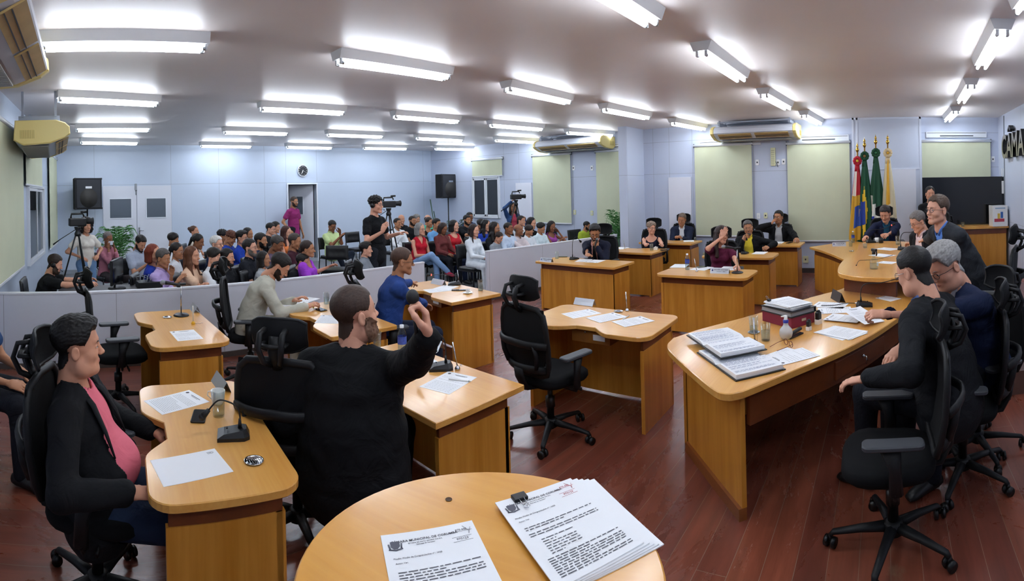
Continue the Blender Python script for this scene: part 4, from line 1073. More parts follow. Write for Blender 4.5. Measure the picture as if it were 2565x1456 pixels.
    def torso(p, add, low=0):
        d = econe(p, Hc+Vector((0,-.01,.0)), A_+Yc*bY*.25, (.155*S*g+add,.11*S*g+add), ((.135 if not fem else .12)*S*g+add,.098*S*g+add+bY*.45), Xc)
        if belly: d = smin(d, elli(p, A_+Yc*(.03*S+bY*.6)-t1*.03*S, (.14*S*g+add,.10*S*g+bY*.35+add,.12*S)), .05)
        d = smin(d, econe(p, A_, B_, ((.135 if not fem else .12)*S*g+add,.098*S*g+add+bY*.3), ((.155 if not fem else .135)*S*(1+.6*(g-1))+add,.105*S*(1+.6*(g-1))+add), Xc), .05)
        if fem:
            for e in (-1, 1): d = smin(d, elli(p, B_-t2*.005+Xc*(e*.065*S)+Yc*(.085*S*g), (.055*S+add*.5,.05*S+add*.5,.055*S)), .03)
        d = smin(d, econe(p, B_, C_, ((.155 if not fem else .135)*S*(1+.6*(g-1))+add,.105*S*(1+.6*(g-1))+add), ((.13 if not fem else .11)*S*(1+.4*(g-1))+add,.075*S+add), Xc), .05)
        for e in (-1, 1): d = smin(d, cone(p, C_+Xc*(e*.05*S)+t2*.008*S, C_+Xc*(e*(sw-.02*S))-t2*.012*S, .052*S*(1+.3*(g-1))+add, .046*S*(1+.3*(g-1))+add), .03)
        if low: d = smin(d, econe(p, Hc-t1*low*S, A_, ((.165 if not fem else .16)*S*g+add,.118*S*g+add), ((.138 if not fem else .125)*S*g+add,.1*S*g+add+bY*.45), Xc), .04)
        d = smin(d, cone(p, C_, NB-t2*.015, .075*S+add*.5, .052*S+add*.4), .05)
        return d
    ag = (1+.35*(g-1))*(1 if not fem else .88)
    def arm(p, Sh, El, Wr, add, upto=2.0):
        """upto 1 = elbow, 2 = wrist"""
        if upto < 1:
            E2 = Sh+(El-Sh)*upto; return cone(p, Sh, E2, .047*S*ag+add, .045*S*ag+add*1.7)
        d = cone(p, Sh, El, .047*S*ag+add, .040*S*ag+add)
        E2 = El+(Wr-El)*(upto-1); d = smin(d, cone(p, El, E2, .041*S*ag+add, (.041+(.0255-.041)*(upto-1))*S*ag+add), .02)
        return d
    pts = [Hc, NB, ShL, ShR, ElL, ElR, WrL, WrR]
    lo = np.min([list(v) for v in pts], 0)-.19*S*max(1,g); hi = np.max([list(v) for v in pts], 0)+.19*S*max(1,g); hi[1] += belly*S
    # ---- body: one skin surface, the head and hands run into it
    sleeve_len = {'long':1.96,'short':.55,'none':0,'three':1.55}[sleeve]
    if jc: sleeve_len = 1.96
    def body_fn(p):
        d = torso(p, -.022*S)
        d = smin(d, cone(p, NB-t2*.03, HB-nd*.005, .052*S*(1 if not fem else .85)*(1+.4*(g-1)), .05*S*(1 if not fem else .85)*(1+.35*(g-1))), .03)
        for a in ((ShL,ElL,WrL),(ShR,ElR,WrR)): d = smin(d, arm(p, *a, -.004 if sleeve_len < 1.9 else -.012), .03)
        return d
    vb = max(vox, .012) if sleeve_len > 1.9 else vox
    Vb, Qb = grid_surface(body_fn, lo, hi, vb)
    hk = {'m':'m','f':'f','c':'c'}[sex if sex in 'mfc' else 'm']
    if g > 1.18 and sex == 'm': hk = 'h'
    Vh, Qh, mh = head_mesh(hk, fine)
    MHd = T(*HO) @ RH @ Matrix.Scale(S*hs, 4)
    parts = [(Vb, Qb, 0), (xf(Vh, MHd), Qh, mh)]
    HM = []
    for i, (El, Wr, sg) in enumerate(((ElL, WrL, -1), (ElR, WrR, 1))):
        Vn, Qn = hand_mesh(hp[i], fine)
        z = (Wr-El).normalized() if not (palm[i] and len(palm[i]) == 6) else Vector(palm[i][3:]).normalized()
        pn = Vector(palm[i][:3]) if palm[i] else Vector((-sg*.55,0,-1))
        y = (pn-z*pn.dot(z)).normalized(); x = y.cross(z)
        Mx = Matrix(((x.x,y.x,z.x,Wr.x),(x.y,y.y,z.y,Wr.y),(x.z,y.z,z.z,Wr.z),(0,0,0,1))) @ Matrix.Scale(S*(1 if not fem else .9), 4)
        # thumb side: towards the other hand when the palm looks down
        Vm = Vn.copy(); Qm = Qn
        if sg == -1: pass
        else: Vm[:,0] *= -1; Qm = Qn[:, ::-1]
        parts.append((xf(Vm, Mx), Qm, 0)); HM.append(Mx)
    np_mesh('body', parts, [skin(sk), lipm(sk)], root)
    # ---- eyes, brows
    if fine:
        for e in (-1, 1):
            m = MB(); m.ell((e*.031,.0775,.0015), (.0125,.0102,.0048), 0, nu=12, nv=8); m.ell((e*.031,.0852,.0018), (.0052,.0033,.0047), 1, nu=10, nv=6)
            o = m.build('eye', [eye_w, eye_d], root); o.matrix_local = MHd
            if hc: 
                m = MB(); m.tube([(e*.012,.0915,.021),(e*.026,.0885,.026),(e*.042,.078,.022)], [(.0022,.004),(.0022,.0042),(.001,.002)], 6); o = m.build('eyebrow', hairm(hc if hair != 'bald' else '#3a2c22'), root); o.matrix_local = MHd
    # ---- hair
    if hair and hair != 'bald':
        Vr, Qr = hair_mesh(hair, hk, fine); np_mesh('hair', [(xf(Vr, MHd), Qr, 0)], [hairm(hc)], root)
    if beard:
        V0, Q0, _ = head_mesh(hk, fine); N0 = normals(V0, Q0); ax = np.abs(V0[:,0])
        full = (V0[:,2] < -.035-.9*np.clip(V0[:,1]-.03, 0, .05)+.03*(ax > .055)) & (V0[:,2] > -.128) & (V0[:,1] > -.005+.25*np.clip(-.06-V0[:,2],0,.1)) & (ax < .09)
        mus = (V0[:,2] < -.043) & (V0[:,2] > -.062) & (V0[:,1] > .083) & (ax < .03)
        lips = (V0[:,2] < -.056) & (V0[:,2] > -.077) & (V0[:,1] > .083) & (ax < .021)
        sel = ((full | mus) & ~lips) if beard[0] != 'mustache' else (mus & ~lips)
        if beard[0] == 'goatee': sel = (((ax < .03) & (V0[:,2] < -.076) & (V0[:,1] > .04) & (V0[:,2] > -.125)) | mus) & ~lips
        W0 = V0+N0*(.0018 if beard[0] != 'full' else .006*(1+.3*npn(V0, 300)))[...,None] if beard[0] == 'full' else V0+N0*.0016
        if sel[Q0].all(1).any():
            Vr, Qr = submesh(W0, Q0, sel[Q0].all(1)); np_mesh('beard', [(xf(Vr, MHd), Qr, 0)], [hairm(beard[1])], root)
    # ---- shirt / dress
    def cut_neck(p, d, r0=.062, deep=.0):
        return np.maximum(d, -cone(p, NB-t2*.035+Yc*.012*S, NB+nd*.14*S, (r0-.004)*S*(1+.3*(g-1)), (r0+.03)*S))
    def shirt_fn(p):
        add = .004
        d = torso(p, add+(.003 if not jc else 0), 0 if jc or tuck else (.01 if sit else .10))
        if sleeve_len > 0 and not jc:
            for a in ((ShL,ElL,WrL),(ShR,ElR,WrR)): d = smin(d, arm(p, *a, .011 if sleeve_len > 1 else .012, sleeve_len), .035)
        elif not jc:
            for Sh in (ShL, ShR): d = np.maximum(d, -(vlen(p-np.array(Sh+(Sh-C_).normalized()*.03))-.078*S))
        d = d+.0035*npn(p*np.array([1,1,2.2],np.float32), 26)*(0 if jc else 1)
        lq = p-np.array(NB); lx = np.abs(lq@np.array(Xc)); lz = lq@np.array(t2); ly = lq@np.array(Yc)
        if neck == 'scoop': d = np.maximum(d, -np.where(ly > -.03, vlen(np.stack([lx*.85, lz+.015], -1))-.105*S, 1))
        if neck == 'tank': d = np.maximum(d, -np.where(ly > -.2, vlen(np.stack([lx*.9, lz-.0], -1))-.10*S, 1)); 
        if neck == 'vee': d = np.maximum(d, -np.where(ly > 0, np.maximum(lx-(lz+.15*S)*.45, -.15*S-lz), 1))
        return cut_neck(p, d)
    Vs, Qs = grid_surface(shirt_fn, lo, hi, vox)
    np_mesh({'tee':'t_shirt','gi':'judo_jacket','dress':'dress','polo':'polo_shirt','blouse':'blouse'}.get(top, 'shirt'), [(Vs, Qs, 0)], [cloth(tc) if isinstance(tc, str) else tc], root)
    MC = Matrix(((Xc.x,Yc.x,t2.x,NB.x),(Xc.y,Yc.y,t2.y,NB.y),(Xc.z,Yc.z,t2.z,NB.z),(0,0,0,1)))     # chest frame, origin at the neck base
    fy = .082*S*(1+.6*(g-1))                              # how far the chest surface lies forward of the neck base
    if collar:
        for e in (-1, 1):
            m = MB(); pts_ = [(-e*0-e*.0-.0, 0, 0)]
            m.tube([(e*.048*S,-.045*S,.014*S),(e*.058*S,.0,.012*S),(e*.044*S,.05*S,-.006*S),(e*.020*S,.082*S,-.036*S)], [(.017*S,.004),(.019*S,.004),(.022*S,.004),(.016*S,.003)], 8, up=(0,0,1))
            o = m.build('collar', cloth(collar, 'plain'), root); o.matrix_local = MC
    if tie:
        m = MB(); m.tube([(0,.085*S,-.02*S),(0,.1*S,-.05*S)], [(.014,.01),(.018,.012)], 8, up=(1,0,0)); m.tube([(0,.1*S,-.05*S),(0,.128*S+bY*.3,-.15*S),(0,.136*S+bY*.8,-.28*S),(0,.128*S+bY,-.42*S)], [(.02,.005),(.028,.005),(.035,.005),(.03,.005)], 8, up=(1,0,0)); o = m.build('tie', cloth(tie, 'satin'), root); o.matrix_local = MC
    if top == 'gi':                                        # crossed lapels of the judo jacket, and the belt
        m = MB(); m.tube([(.062*S,-.035*S,.02*S),(.058*S,.05*S,-.03*S),(.0,.122*S,-.18*S),(-.06*S,.122*S,-.33*S)], [(.022,.010)]*4, 8, up=(0,0,1)); m.tube([(-.062*S,-.035*S,.02*S),(-.058*S,.05*S,-.03*S),(.0,.128*S,-.19*S),(.06*S,.125*S,-.33*S)], [(.022,.010)]*4, 8, up=(0,0,1)); o = m.build('lapel', cloth(tc if isinstance(tc,str) else '#eeeeee', 'plain'), root); o.matrix_local = MC
    # ---- jacket
    if jc:
        JZ = [-.62,-.36,-.30,-.10,.0]; JW = [vopen*.6, vopen*.32, vopen*.34, .045+vopen*.12, .06] if vopen < .14 else [vopen*.62, vopen*.5, vopen*.48, .05+vopen*.14, .062]
        def jacket_fn(p):
            d = torso(p, .016*S, .07 if sit else .16)
            for a in ((ShL,ElL,WrL),(ShR,ElR,WrR)): d = smin(d, arm(p, *a, .017*S, 1.93), .03)
            d = d+.005*npn(p*np.array([1,1,2.0],np.float32), 20)+.002*npn(p, 55)
            lq = p-np.array(NB); lx = np.abs(lq@np.array(Xc)); lz = lq@np.array(t2); ly = lq@np.array(Yc)
            w_ = np.interp(lz/S, JZ, JW)*S
            d = np.where((ly > .02*S) & (lz > -.62*S), np.maximum(d, w_-lx), d)
            return cut_neck(p, d, .066)
        Vj, Qj = grid_surface(jacket_fn, lo-.02, hi+.02, vox)
        np_mesh('jacket', [(Vj, Qj, 0)], [cloth(jc, 'wool')], root)
        for e in (-1, 1):
            m = MB(); jw = lambda z: float(np.interp(z, JZ, JW)); el_ = lambda x: math.sqrt(max(.2, 1-(max(x-.05,0)/(.175*g))**2))
            m.tube([(e*.064*S,-.04*S,.016*S),(e*(.062)*S,.035*S,-.005*S),(e*(jw(-.08)+.016)*S,(.098+.02*(g-1))*S*el_(jw(-.08)),-.08*S),(e*(jw(-.19)+.014)*S,((.116+.06*(g-1))*S+bY*.25)*el_(jw(-.19)),-.19*S),(e*(jw(-.29)+.004)*S,((.118+.07*(g-1))*S+bY*.6)*el_(jw(-.29)),-.29*S)], [(.012,.006),(.024,.006),(.03,.006),(.02,.006),(.006,.004)], 8, up=(1,0,0))
            o = m.build('lapel', cloth(jc, 'wool'), root); o.matrix_local = MC
    # ---- trousers, shoes
    if legs:
        def leg_fn(p):
            d = econe(p, Hc-Vector((hw,.01,.01)), Hc+Vector((hw,-.01,-.01)), ((.10 if not fem else .09)*S*g,.09*S), ((.10 if not fem else .09)*S*g,.09*S), (0,1,0))
            d = smin(d, econe(p, Hc+Vector((0,-.01,0)), Hc+t1*.08*S, (.145*S*g,.108*S*g), (.138*S*g,.10*S*g+bY*.3), (1,0,0)), .04)
            for e, k, f in ((-1, kn[0], ft[0]), (1, kn[1], ft[1])):
                h0 = Hc+Vector((e*hw, .02, -.01)); gg = 1+.5*(g-1)
                d = smin(d, cone(p, h0, k, .088*S*gg, .064*S*gg), .04); d = smin(d, cone(p, k, f, .062*S*gg, .050*S), .03)
            return d+.003*npn(p, 24)
        P_ = [list(Hc)]+[list(k) for k in kn]+[list(f) for f in ft]
        Vl, Ql = grid_surface(leg_fn, np.min(P_,0)-.17*S*g, np.max(P_,0)+.17*S*g, max(vox, .014) if fine == 2 else max(vox, .018))
        np_mesh(leg, [(Vl, Ql, 0)], [cloth(lc, 'denim')], root)
        for e, k, f in ((-1, kn[0], ft[0]), (1, kn[1], ft[1])):
            m = MB(); fx, fy_, fz = f; m.tube([(fx,fy_-.06,fz-.035),(fx,fy_-.03,fz-.03),(fx,fy_+.06,fz-.04),(fx+e*.01,fy_+.15,fz-.052),(fx+e*.012,fy_+.19,fz-.058)], [(.03,.032),(.045,.037),(.038,.042),(.027,.044),(.014,.03)], 10, up=(0,0,1)); m.build('shoe', mat('shoe_'+shoe.strip('#'), shoe, .45), root)
    # ---- glasses
    if glasses:
        m = MB(); fm = {'k':frame_k,'r':frame_r,'s':steel}[glasses]
        for e in (-1, 1):
            ring = [(e*.033+.022*math.cos(a)*(1 if True else 1), .098-.25*abs(.022*math.cos(a)*e+0)*0-.10*(abs(e*.033+.022*math.cos(a))-.011)*1.0, .0+.0165*math.sin(a)) for a in [2*PI*i/18 for i in range(18)]]
            m.tube(ring, .0016, 6, closed=True); m.tube([(e*.054,.0925,.006),(e*.078,.06,.006),(e*.083,-.005,.002)], .0015, 6)
        m.tube([(-.012,.0985,.004),(0,.1005,.006),(.012,.0985,.004)], .0014, 6); o = m.build('glasses', fm, root); o.matrix_local = MHd
        if fine == 2:
            for e in (-1, 1):
                m = MB(); ring = [(e*.033+.0215*math.cos(a), .0975-.10*(abs(e*.033+.0215*math.cos(a))-.011), .016*math.sin(a)) for a in [2*PI*i/18 for i in range(18)]]; m.add(ring, [tuple(range(18))]); oo = m.build('lens', lens_m, o)
    if phones:
        m = MB(); m.tube([(.086*math.cos(a),-.01,.02+.108*math.sin(a)) for a in [PI*i/12 for i in range(13)]], [(.008,.004)]*13, 8, up=(0,1,0)); 
        for e in (-1, 1): m.tube([(e*.076,-.008,-.004),(e*.104,-.008,-.004)], .034, 16)
        m.tube([(-.09,.0,-.02),(-.085,.06,-.06),(-.04,.115,-.072)], .003, 6); m.ell((-.03,.118,-.072), (.012,.008,.008)); o = m.build('headset', frame_k, root); o.matrix_local = MHd
    NP[0] += 1
    info = dict(root=root, MH=MHd, MC=MC, hands=HM, HO=HO, WrL=WrL, WrR=WrR, M=T(*loc) @ RZ(yaw-PI/2), S=S)
    PEOPLE.append(info)
    return info
# ================================================================ THE PEOPLE OF THE PHOTOGRAPH
R_ = math.radians
def seat_under(info, label, office=False, base=0, dz=0):
    l = info['root'].location; yaw = info['root'].rotation_euler.z+PI/2
    o = (office_chair if office else public_chair)(l.x-.0*math.cos(yaw), l.y-.0*math.sin(yaw), yaw, label)
    o.location.z = base
    return o
# councillors, near ones first ----------------------------------------------------------
pk = person('man in black jacket over pink t-shirt leaning back in his chair, hands on arm rests', px=(196,868), dist=2.42, yaw=R_(-14), fine=2, s=1.1, g=1.25, belly=.08, lean=-15, hunch=8, head=(14,-3,0), hair='quiff', hc='#0f0c0b', sk='light', top='tee', tc='#d96d7c', sleeve='short', jc='#101114', vopen=.26, lc='#1e2a40', hl=(-.27,.24,.68), hr=(.30,.20,.69), el_l=(-1,-.6,-.6), el_r=(1,-.9,-.4), hp=('relaxed','relaxed'), palm=((.1,0,-1,.1,1,-.1),(-.1,0,-1,-.35,1,-.15)), zs=.47)
seat_under(pk, 'black office chair of the man in the pink t-shirt, nearest on the left', True)
bj = person('big bearded man in black jacket seen from behind, holding a microphone by his face', px=(890,785), dist=2.6, yaw=R_(44), fine=2, s=1.12, g=1.5, belly=.05, lean=2, hunch=6, head=(-48,-8,0), hair='buzz', hc='#3a2a22', sk='fair', beard=('full','#6b4d3c'), top='shirt', tc='#20242c', jc='#0d0e11', lc='#141a2b', hr=('d',1080,838,1.98), hl=(-.30,.25,.66), el_r=(.4,-.1,-1), hp=('relaxed','grip'), palm=(None,(-1,-.2,.2,-.1,.1,1)), zs=.50, zh=None)
office_chair(1.14, 2.62, R_(48), 'black office chair of the big man in the black jacket')
bg = person('man in pale grey suit bending over his papers with a marker', px=(700,668), yaw=R_(-22), fine=2, s=1.02, lean=14, hunch=22, head=(-8,38,0), hair='short', hc='#17110e', sk='light', beard=('stubble','#2b1e18'), jc='#b5b4a6', tc='#c9c9c4', lc='#9c9a8c', hr=('z',768,768,.79), hl=('z',738,752,.80), hp=('relaxed','pen'), palm=((0,0,-1),(-.3,0,-1)), zs=.49)
oc_bg = seat_under(bg, 'black office chair of the man in the pale grey suit', True)
bl_ = person('bald man in bright blue jacket and glasses in profile, pointing at a sheet', px=(1008,655), yaw=R_(-24), fine=2, s=1.02, lean=8, hunch=10, head=(-4,4,0), hair='buzz', hc='#4a352a', sk='tan', glasses='k', jc='#24407e', tc='#e4e4e6', lc='#141b2e', hl=('z',1062,708,.80), hr=('z',1080,772,.68), el_l=(-1,.2,-1), hp=('point','relaxed'), palm=((0,0,-1),(0,0,-1)), zs=.48)
seat_under(bl_, 'black office chair of the man in the blue jacket', True)
sp = person('man in dark navy jacket and pink shirt reading into a hand microphone', px=(1490,583), ux=6.98, yaw=R_(190), fine=2, s=1.04, lean=10, hunch=10, head=(22,24,0), hair='side', hc='#181311', sk='tan', beard=('stubble','#241a16'), glasses='k', jc='#15182a', tc='#e0a294', collar='#e0a294', tie='#101014', lc='#20283c', hl=(-.035,.145,-.19,0), hr=('z',1474,657,.79), el_l=(-.6,.4,-1), hp=('grip','flat'), palm=((.2,-1,0,.5,.1,.8),(0,0,-1)), zs=.47)
seat_under(sp, 'black office chair of the man speaking into the microphone', True)
ly = person('woman with curly grey hair and glasses in sleeveless navy and white top', px=(1632,572), ux=8.62, yaw=R_(196), fine=2, sex='f', s=.99, g=1.2, lean=4, head=(34,0,0), hair='curly', hc='#8a7768', sk='fair', glasses='k', top='blouse', tc='#161a2e', sleeve='none', neck='scoop', lc='#1c1c22', hl=('z',1668,628,.79), hr=('z',1622,632,.79), zs=.46)
seat_under(ly, 'black office chair of the woman with curly grey hair', True)
bd = person('bald man in navy suit without tie, hands folded on the far desk', px=(1708,550), ux=9.98, yaw=R_(196), fine=2, s=1.05, g=1.1, lean=8, head=(-8,14,-10), hair='buzz', hc='#6b5a4e', sk='tan', jc='#1c2338', tc='#dcdde2', collar='#dcdde2', lc='#1c2338', hl=('z',1706,596,.80), hr=('z',1694,596,.80), zs=.47)
seat_under(bd, 'black office chair of the bald man in the navy suit', True)
mw = person('woman in maroon blouse with long dark hair, hand on her forehead', px=(1808,589), ux=6.85, yaw=R_(196), fine=2, sex='f', s=1.0, lean=4, hunch=8, head=(34,2,-6), hair='longfront', hc='#2c1a16', sk='fair', glasses='r', top='blouse', tc='#5b1c38', sleeve='short', lc='#1d2030', hr=(.075,.135,-.015,0), hl=('z',1848,668,.79), el_r=(1,.5,-.7), hp=('relaxed','flat'), palm=(None,(0,-1,-.2,-.45,-.25,.9)), zs=.47)
seat_under(mw, 'black office chair of the woman touching her head', True)
yl = person('man with grey hair in yellow shirt and black jacket, hand near his chin', px=(1874,571), ux=8.5, yaw=R_(190), fine=2, s=1.04, g=1.15, lean=-2, head=(6,4,8), hair='short', hc='#55504e', sk='tan', beard=('goatee','#5d554f'), glasses='s', top='shirt', tc='#dcc63a', collar='#dcc63a', jc='#111216', vopen=.2, lc='#111216', hr=(.12,.17,-.17,0), hl=(-.34,.16,.80), el_l=(-1,-.2,-.3), hp=('relaxed','pen'), palm=(None,(-.5,-1,0,-.6,.4,.6)), zs=.49)
seat_under(yl, 'black office chair of the man in the yellow shirt', True)
dr_ = person('man in black jacket and grey shirt drinking from a glass, pink ribbon on lapel', px=(1950,545), ux=9.95, yaw=R_(184), fine=2, s=1.05, g=1.05, lean=0, head=(-14,-4,0), hair='short', hc='#14100e', sk='tan', glasses='k', tc='#a9abad', jc='#0f1013', vopen=.16, collar='#a9abad', lc='#111216', hr=(.085,.165,-.13,0), hl=('z',2000,603,.80), el_r=(1,.1,-.3), el_l=(-1,0,-.5), hp=('relaxed','grip'), palm=((0,0,-1),(-.9,-.3,0,-.5,.2,.7)), zs=.48)
seat_under(dr_, 'black office chair of the man drinking water', True)
# the head table -------------------------------------------------------------------------
DB = .2
pr = person('man in navy suit and teal shirt looking down at the raised table centre', px=(2217,536), dist=8.35, yaw=R_(184), fine=2, s=1.04, lean=10, hunch=8, head=(-18,26,0), hair='short', hc='#2a2422', sk='light', jc='#151c38', tc='#1c4a63', collar='#1c4a63', lc='#151c38', zs=.47, base=DB, hl=('z',2200,606,.99), hr=('z',2160,602,.99))
seat_under(pr, 'black office chair of the man in the teal shirt', True, DB)
g2 = person('grey haired man in black jacket and pale pink shirt reading, in profile', px=(2299,556), dist=6.6, yaw=R_(128), fine=2, s=1.05, g=1.12, lean=8, hunch=10, head=(-6,22,0), hair='short', hc='#6e6864', sk='fair', glasses='k', jc='#1a1a1e', tc='#dcc3c4', collar='#dcc3c4', vopen=.15, lc='#1a1a1e', zs=.47, base=DB-.02, hl=('z',2268,612,.99), hr=('z',2300,612,.99))
seat_under(g2, 'black office chair of the grey haired man in the pink shirt', True, DB)
st = person('standing man in charcoal suit and blue shirt leaning over the raised table', px=(2348,527), dist=4.75, yaw=R_(118), pose='stand', fine=2, s=1.04, g=1.15, lean=30, hunch=6, head=(8,-2,0), hair='short', hc='#4b3a2e', sk='fair', glasses='k', jc='#2b2e33', tc='#5b86cf', collar='#5b86cf', lc='#1d1f24', base=.02, hl=('z',2240,618,.99), hr=('z',2290,624,.99), el_l=(-.6,.4,-1), hp=('flat','flat'), palm=((0,0,-1),(0,0,-1)))
wm = person('woman with tied dark hair in black standing before the television', px=(2330,486), dist=8.6, yaw=R_(186), pose='stand', sex='f', s=.97, fine=2, lean=0, head=(0,2,0), hair='tied', hc='#171110', sk='light', top='blouse', tc='#141316', lc='#141316', hl=(-.08,.26,1.25), hr=(.08,.26,1.25), base=.12)
gn = person('heavy man with wavy grey hair, glasses and navy jacket holding papers', px=(2366,668), dist=3.35, yaw=R_(122), fine=2, s=1.12, g=1.4, lean=12, hunch=12, head=(2,26,4), hs=1.06, hair='side', hc='#8b8987', sk='fair', glasses='k', jc='#16203c', tc='#cfc9cc', collar='#cfc9cc', vopen=.12, lc='#14161f', zs=.50, hl=('d',2195,790,3.15), hr=('d',2235,895,3.05), el_l=(-.6,.1,-1), hp=('grip','relaxed'), palm=((.3,-.3,-1),(0,0,-1)))
seat_under(gn, 'black office chair of the heavy man with wavy grey hair', True)
rt = person('man with slick black hair and dark pinstripe jacket seen from behind', px=(2290,680), dist=3.1, yaw=R_(58), fine=2, s=1.06, g=1.3, lean=10, hunch=10, head=(-6,18,0), hair='thin', hc='#141212', sk='fair', glasses='s', jc='#15171b', tc='#5f74a8', collar='#5f74a8', lc='#16181f', zs=.50, hl=('d',2172,948,2.75), hr=(.12,.30,.66), el_l=(-1,-.4,-.8), hp=('relaxed','relaxed'), palm=((0,0,-1,-.3,1,-.25),(0,0,-1)))
# ---------------------------------------------------------------- the public
def pub(desc, px, yaw, head=(0,0,0), chair=True, **k):
    k.setdefault('fine', 1); k.setdefault('lean', -4)
    if 'dist' not in k and k.get('pose') != 'stand':
        v = PZ(px[0], px[1], 1.13).y; k['vy'] = max(v, 6.42 if px[0] < 1080 else 6.62)
    i = person(desc, px=px, yaw=R_(yaw), head=head, **k)
    if chair and k.get('pose', 'sit') == 'sit':
        seat_under(i, 'black padded chair under the '+' '.join(desc.replace(',', '').split()[:11]))
    return i
L = -38
h1 = pub('man with headphones and black t-shirt at the monitor by the left wall', (138,662), -2, (-6,16,0), chair=True, fine=2, s=1.05, g=1.2, belly=.03, lean=8, hunch=10, hair='short', hc='#241812', sk='fair', beard=('full','#3a281e'), top='tee', tc='#121316', sleeve='short', hr=('z',235,712,.86), hl=('z',240,700,.86), phones=True)
w2 = pub('woman with dark curly hair in white puff sleeve blouse and jeans standing behind a tripod', (216,566), -60, (-4,2,0), pose='stand', fine=2, sex='f', s=.98, g=1.1, hair='afro', hc='#1a1210', sk='light', top='blouse', tc='#dcd6cc', sleeve='short', lc='#6d8db4', tuck=True, dist=8.2, hl=(-.16,.1,.95), hr=(.17,.12,.95), el_l=(-1,-.6,-.2), el_r=(1,-.6,-.2))
w3 = pub('older woman in red and white houndstooth blouse holding a white mask to her face', (271,599), -62, (0,8,0), sex='f', g=1.15, hair='tied', hc='#6b6361', sk='brown', top='blouse', tc='#a86a78', sleeve='three', lc='#3a3336', hl=(-.06,.13,-.13,0), hr=(.06,.13,-.13,0))
pub('man in pale blue-grey shirt looking down at his phone', (352,610), -62, (0,30,0), hair='short', hc='#15100e', sk='light', beard=('full','#1f1612'), tc='#a4adbf', sleeve='short', collar='#a4adbf', hl=(-.06,.3,.82), hr=(.06,.3,.82), lc='#23283a')
pub('grey haired man in lavender shirt with a hand at his mouth', (409,648), L, (-8,8,0), fine=2, g=1.1, hair='short', hc='#4d4846', sk='tan', tc='#b39fd0', sleeve='three', collar='#b39fd0', hl=(-.03,.13,-.19,0), hp=('relaxed','relaxed'), hr=(.05,.25,.82))
pub('woman with auburn hair in blue top behind the lavender shirt', (385,637), -20, (-30,0,0), sex='f', hair='bob', hc='#6e2c1a', sk='light', top='tee', tc='#22389a', sleeve='short')
pub('girl with white glasses and white judo jacket', (444,630), -18, (-20,2,0), sex='f', s=.92, hair='tail', hc='#1c1512', sk='tan', glasses='s', top='gi', tc='#dfe4ea')
pub('woman with long brown hair in peach blouse, arms crossed', (482,642), L, (-6,0,0), fine=2, sex='f', g=1.1, hair='longfront', hc='#5a3520', sk='light', top='blouse', tc='#dcb79a', sleeve='short', hl=(.10,.26,.78), hr=(-.08,.28,.80), el_l=(-1,.1,-.6), el_r=(1,.1,-.6))
pub('young man with dark hair and white judo jacket, behind the girl with white glasses', (434,601), -45, (4,0,0), s=.97, hair='bowl', hc='#17110f', sk='tan', top='gi', tc='#e4e7ec')
pub('woman with hair in a bun and cream blouse, farthest back by the wall', (487,581), -30, (-14,-10,0), sex='f', hair='bun', hc='#4e3324', sk='light', top='blouse', tc='#cfc4b2', sleeve='short', zs=.52)
pub('person with dark ponytail and white judo jacket looking down', (496,606), -30, (-4,14,0), sex='f', hair='tail', hc='#15110f', sk='brown', top='gi', tc='#e2e6ea')
pub('elderly man with white hair and glasses in navy jacket', (543,612), L, (-8,0,0), g=1.08, hair='short', hc='#cfccc6', sk='fair', glasses='k', jc='#1b2a4c', tc='#cfd2d8', lc='#22283a')
pub('boy in white t-shirt with dark short hair', (536,643), L, (-6,0,0), s=.92, hair='bowl', hc='#18120f', sk='fair', top='tee', tc='#dde0e4', sleeve='short')
pub('man with trimmed beard in black polo shirt, front row', (570,646), -44, (2,0,0), fine=2, s=1.03, g=1.12, hair='short', hc='#15100e', sk='light', beard=('full','#1d1512'), top='polo', tc='#14161b', sleeve='short', collar='#14161b')
pub('boy with curly black hair in blue judo jacket', (558,593), -34, (-4,4,0), s=.94, hair='curly', hc='#14100f', sk='tan', top='gi', tc='#1f3f9f')
pub('person with reddish short curls looking down behind the white haired man', (578,597), -40, (0,24,0), s=.95, hair='curly', hc='#5b3322', sk='tan', top='tee', tc='#24409a')
pub('young man with glasses in blue judo jacket', (606,597), L, (-6,0,0), hair='quiff', hc='#15110f', sk='light', glasses='s', top='gi', tc='#2142a8')
pub('woman with long dark hair, at the back beside the young man in blue', (622,588), -60, (0,2,0), sex='f', hair='long', hc='#15100f', sk='tan', top='blouse', tc='#4a3a40')
pub('man with grey beard and blue-framed glasses in black shirt', (627,622), -44, (0,-6,0), fine=2, s=1.05, g=1.15, hair='short', hc='#1b1614', sk='fair', beard=('full','#6a625c'), glasses='k', top='shirt', tc='#1b1e26', sleeve='short', collar='#1b1e26')
pub('man with bushy black beard in dark blue top', (654,604), L, (-4,0,0), s=1.03, hair='short', hc='#14100e', sk='tan', beard=('full','#100c0b'), top='tee', tc='#1f2c48', sleeve='short')
pub('woman with long dark hair in light grey sweater', (661,650), L, (-4,-2,0), fine=2, sex='f', hair='long', hc='#1a1412', sk='tan', top='blouse', tc='#9fa2a6', sleeve='long')
pub('young man with glasses and black t-shirt, tallest at the back', (678,574), L, (-4,8,0), s=1.05, g=1.15, hair='short', hc='#14110f', sk='fair', glasses='k', top='tee', tc='#131519', sleeve='short', zs=.52)
pub('man in grey shirt hidden behind the tall young man with glasses', (691,570), -40, (0,6,0), hair='short', hc='#17120f', sk='light', tc='#7f868e', sleeve='short')
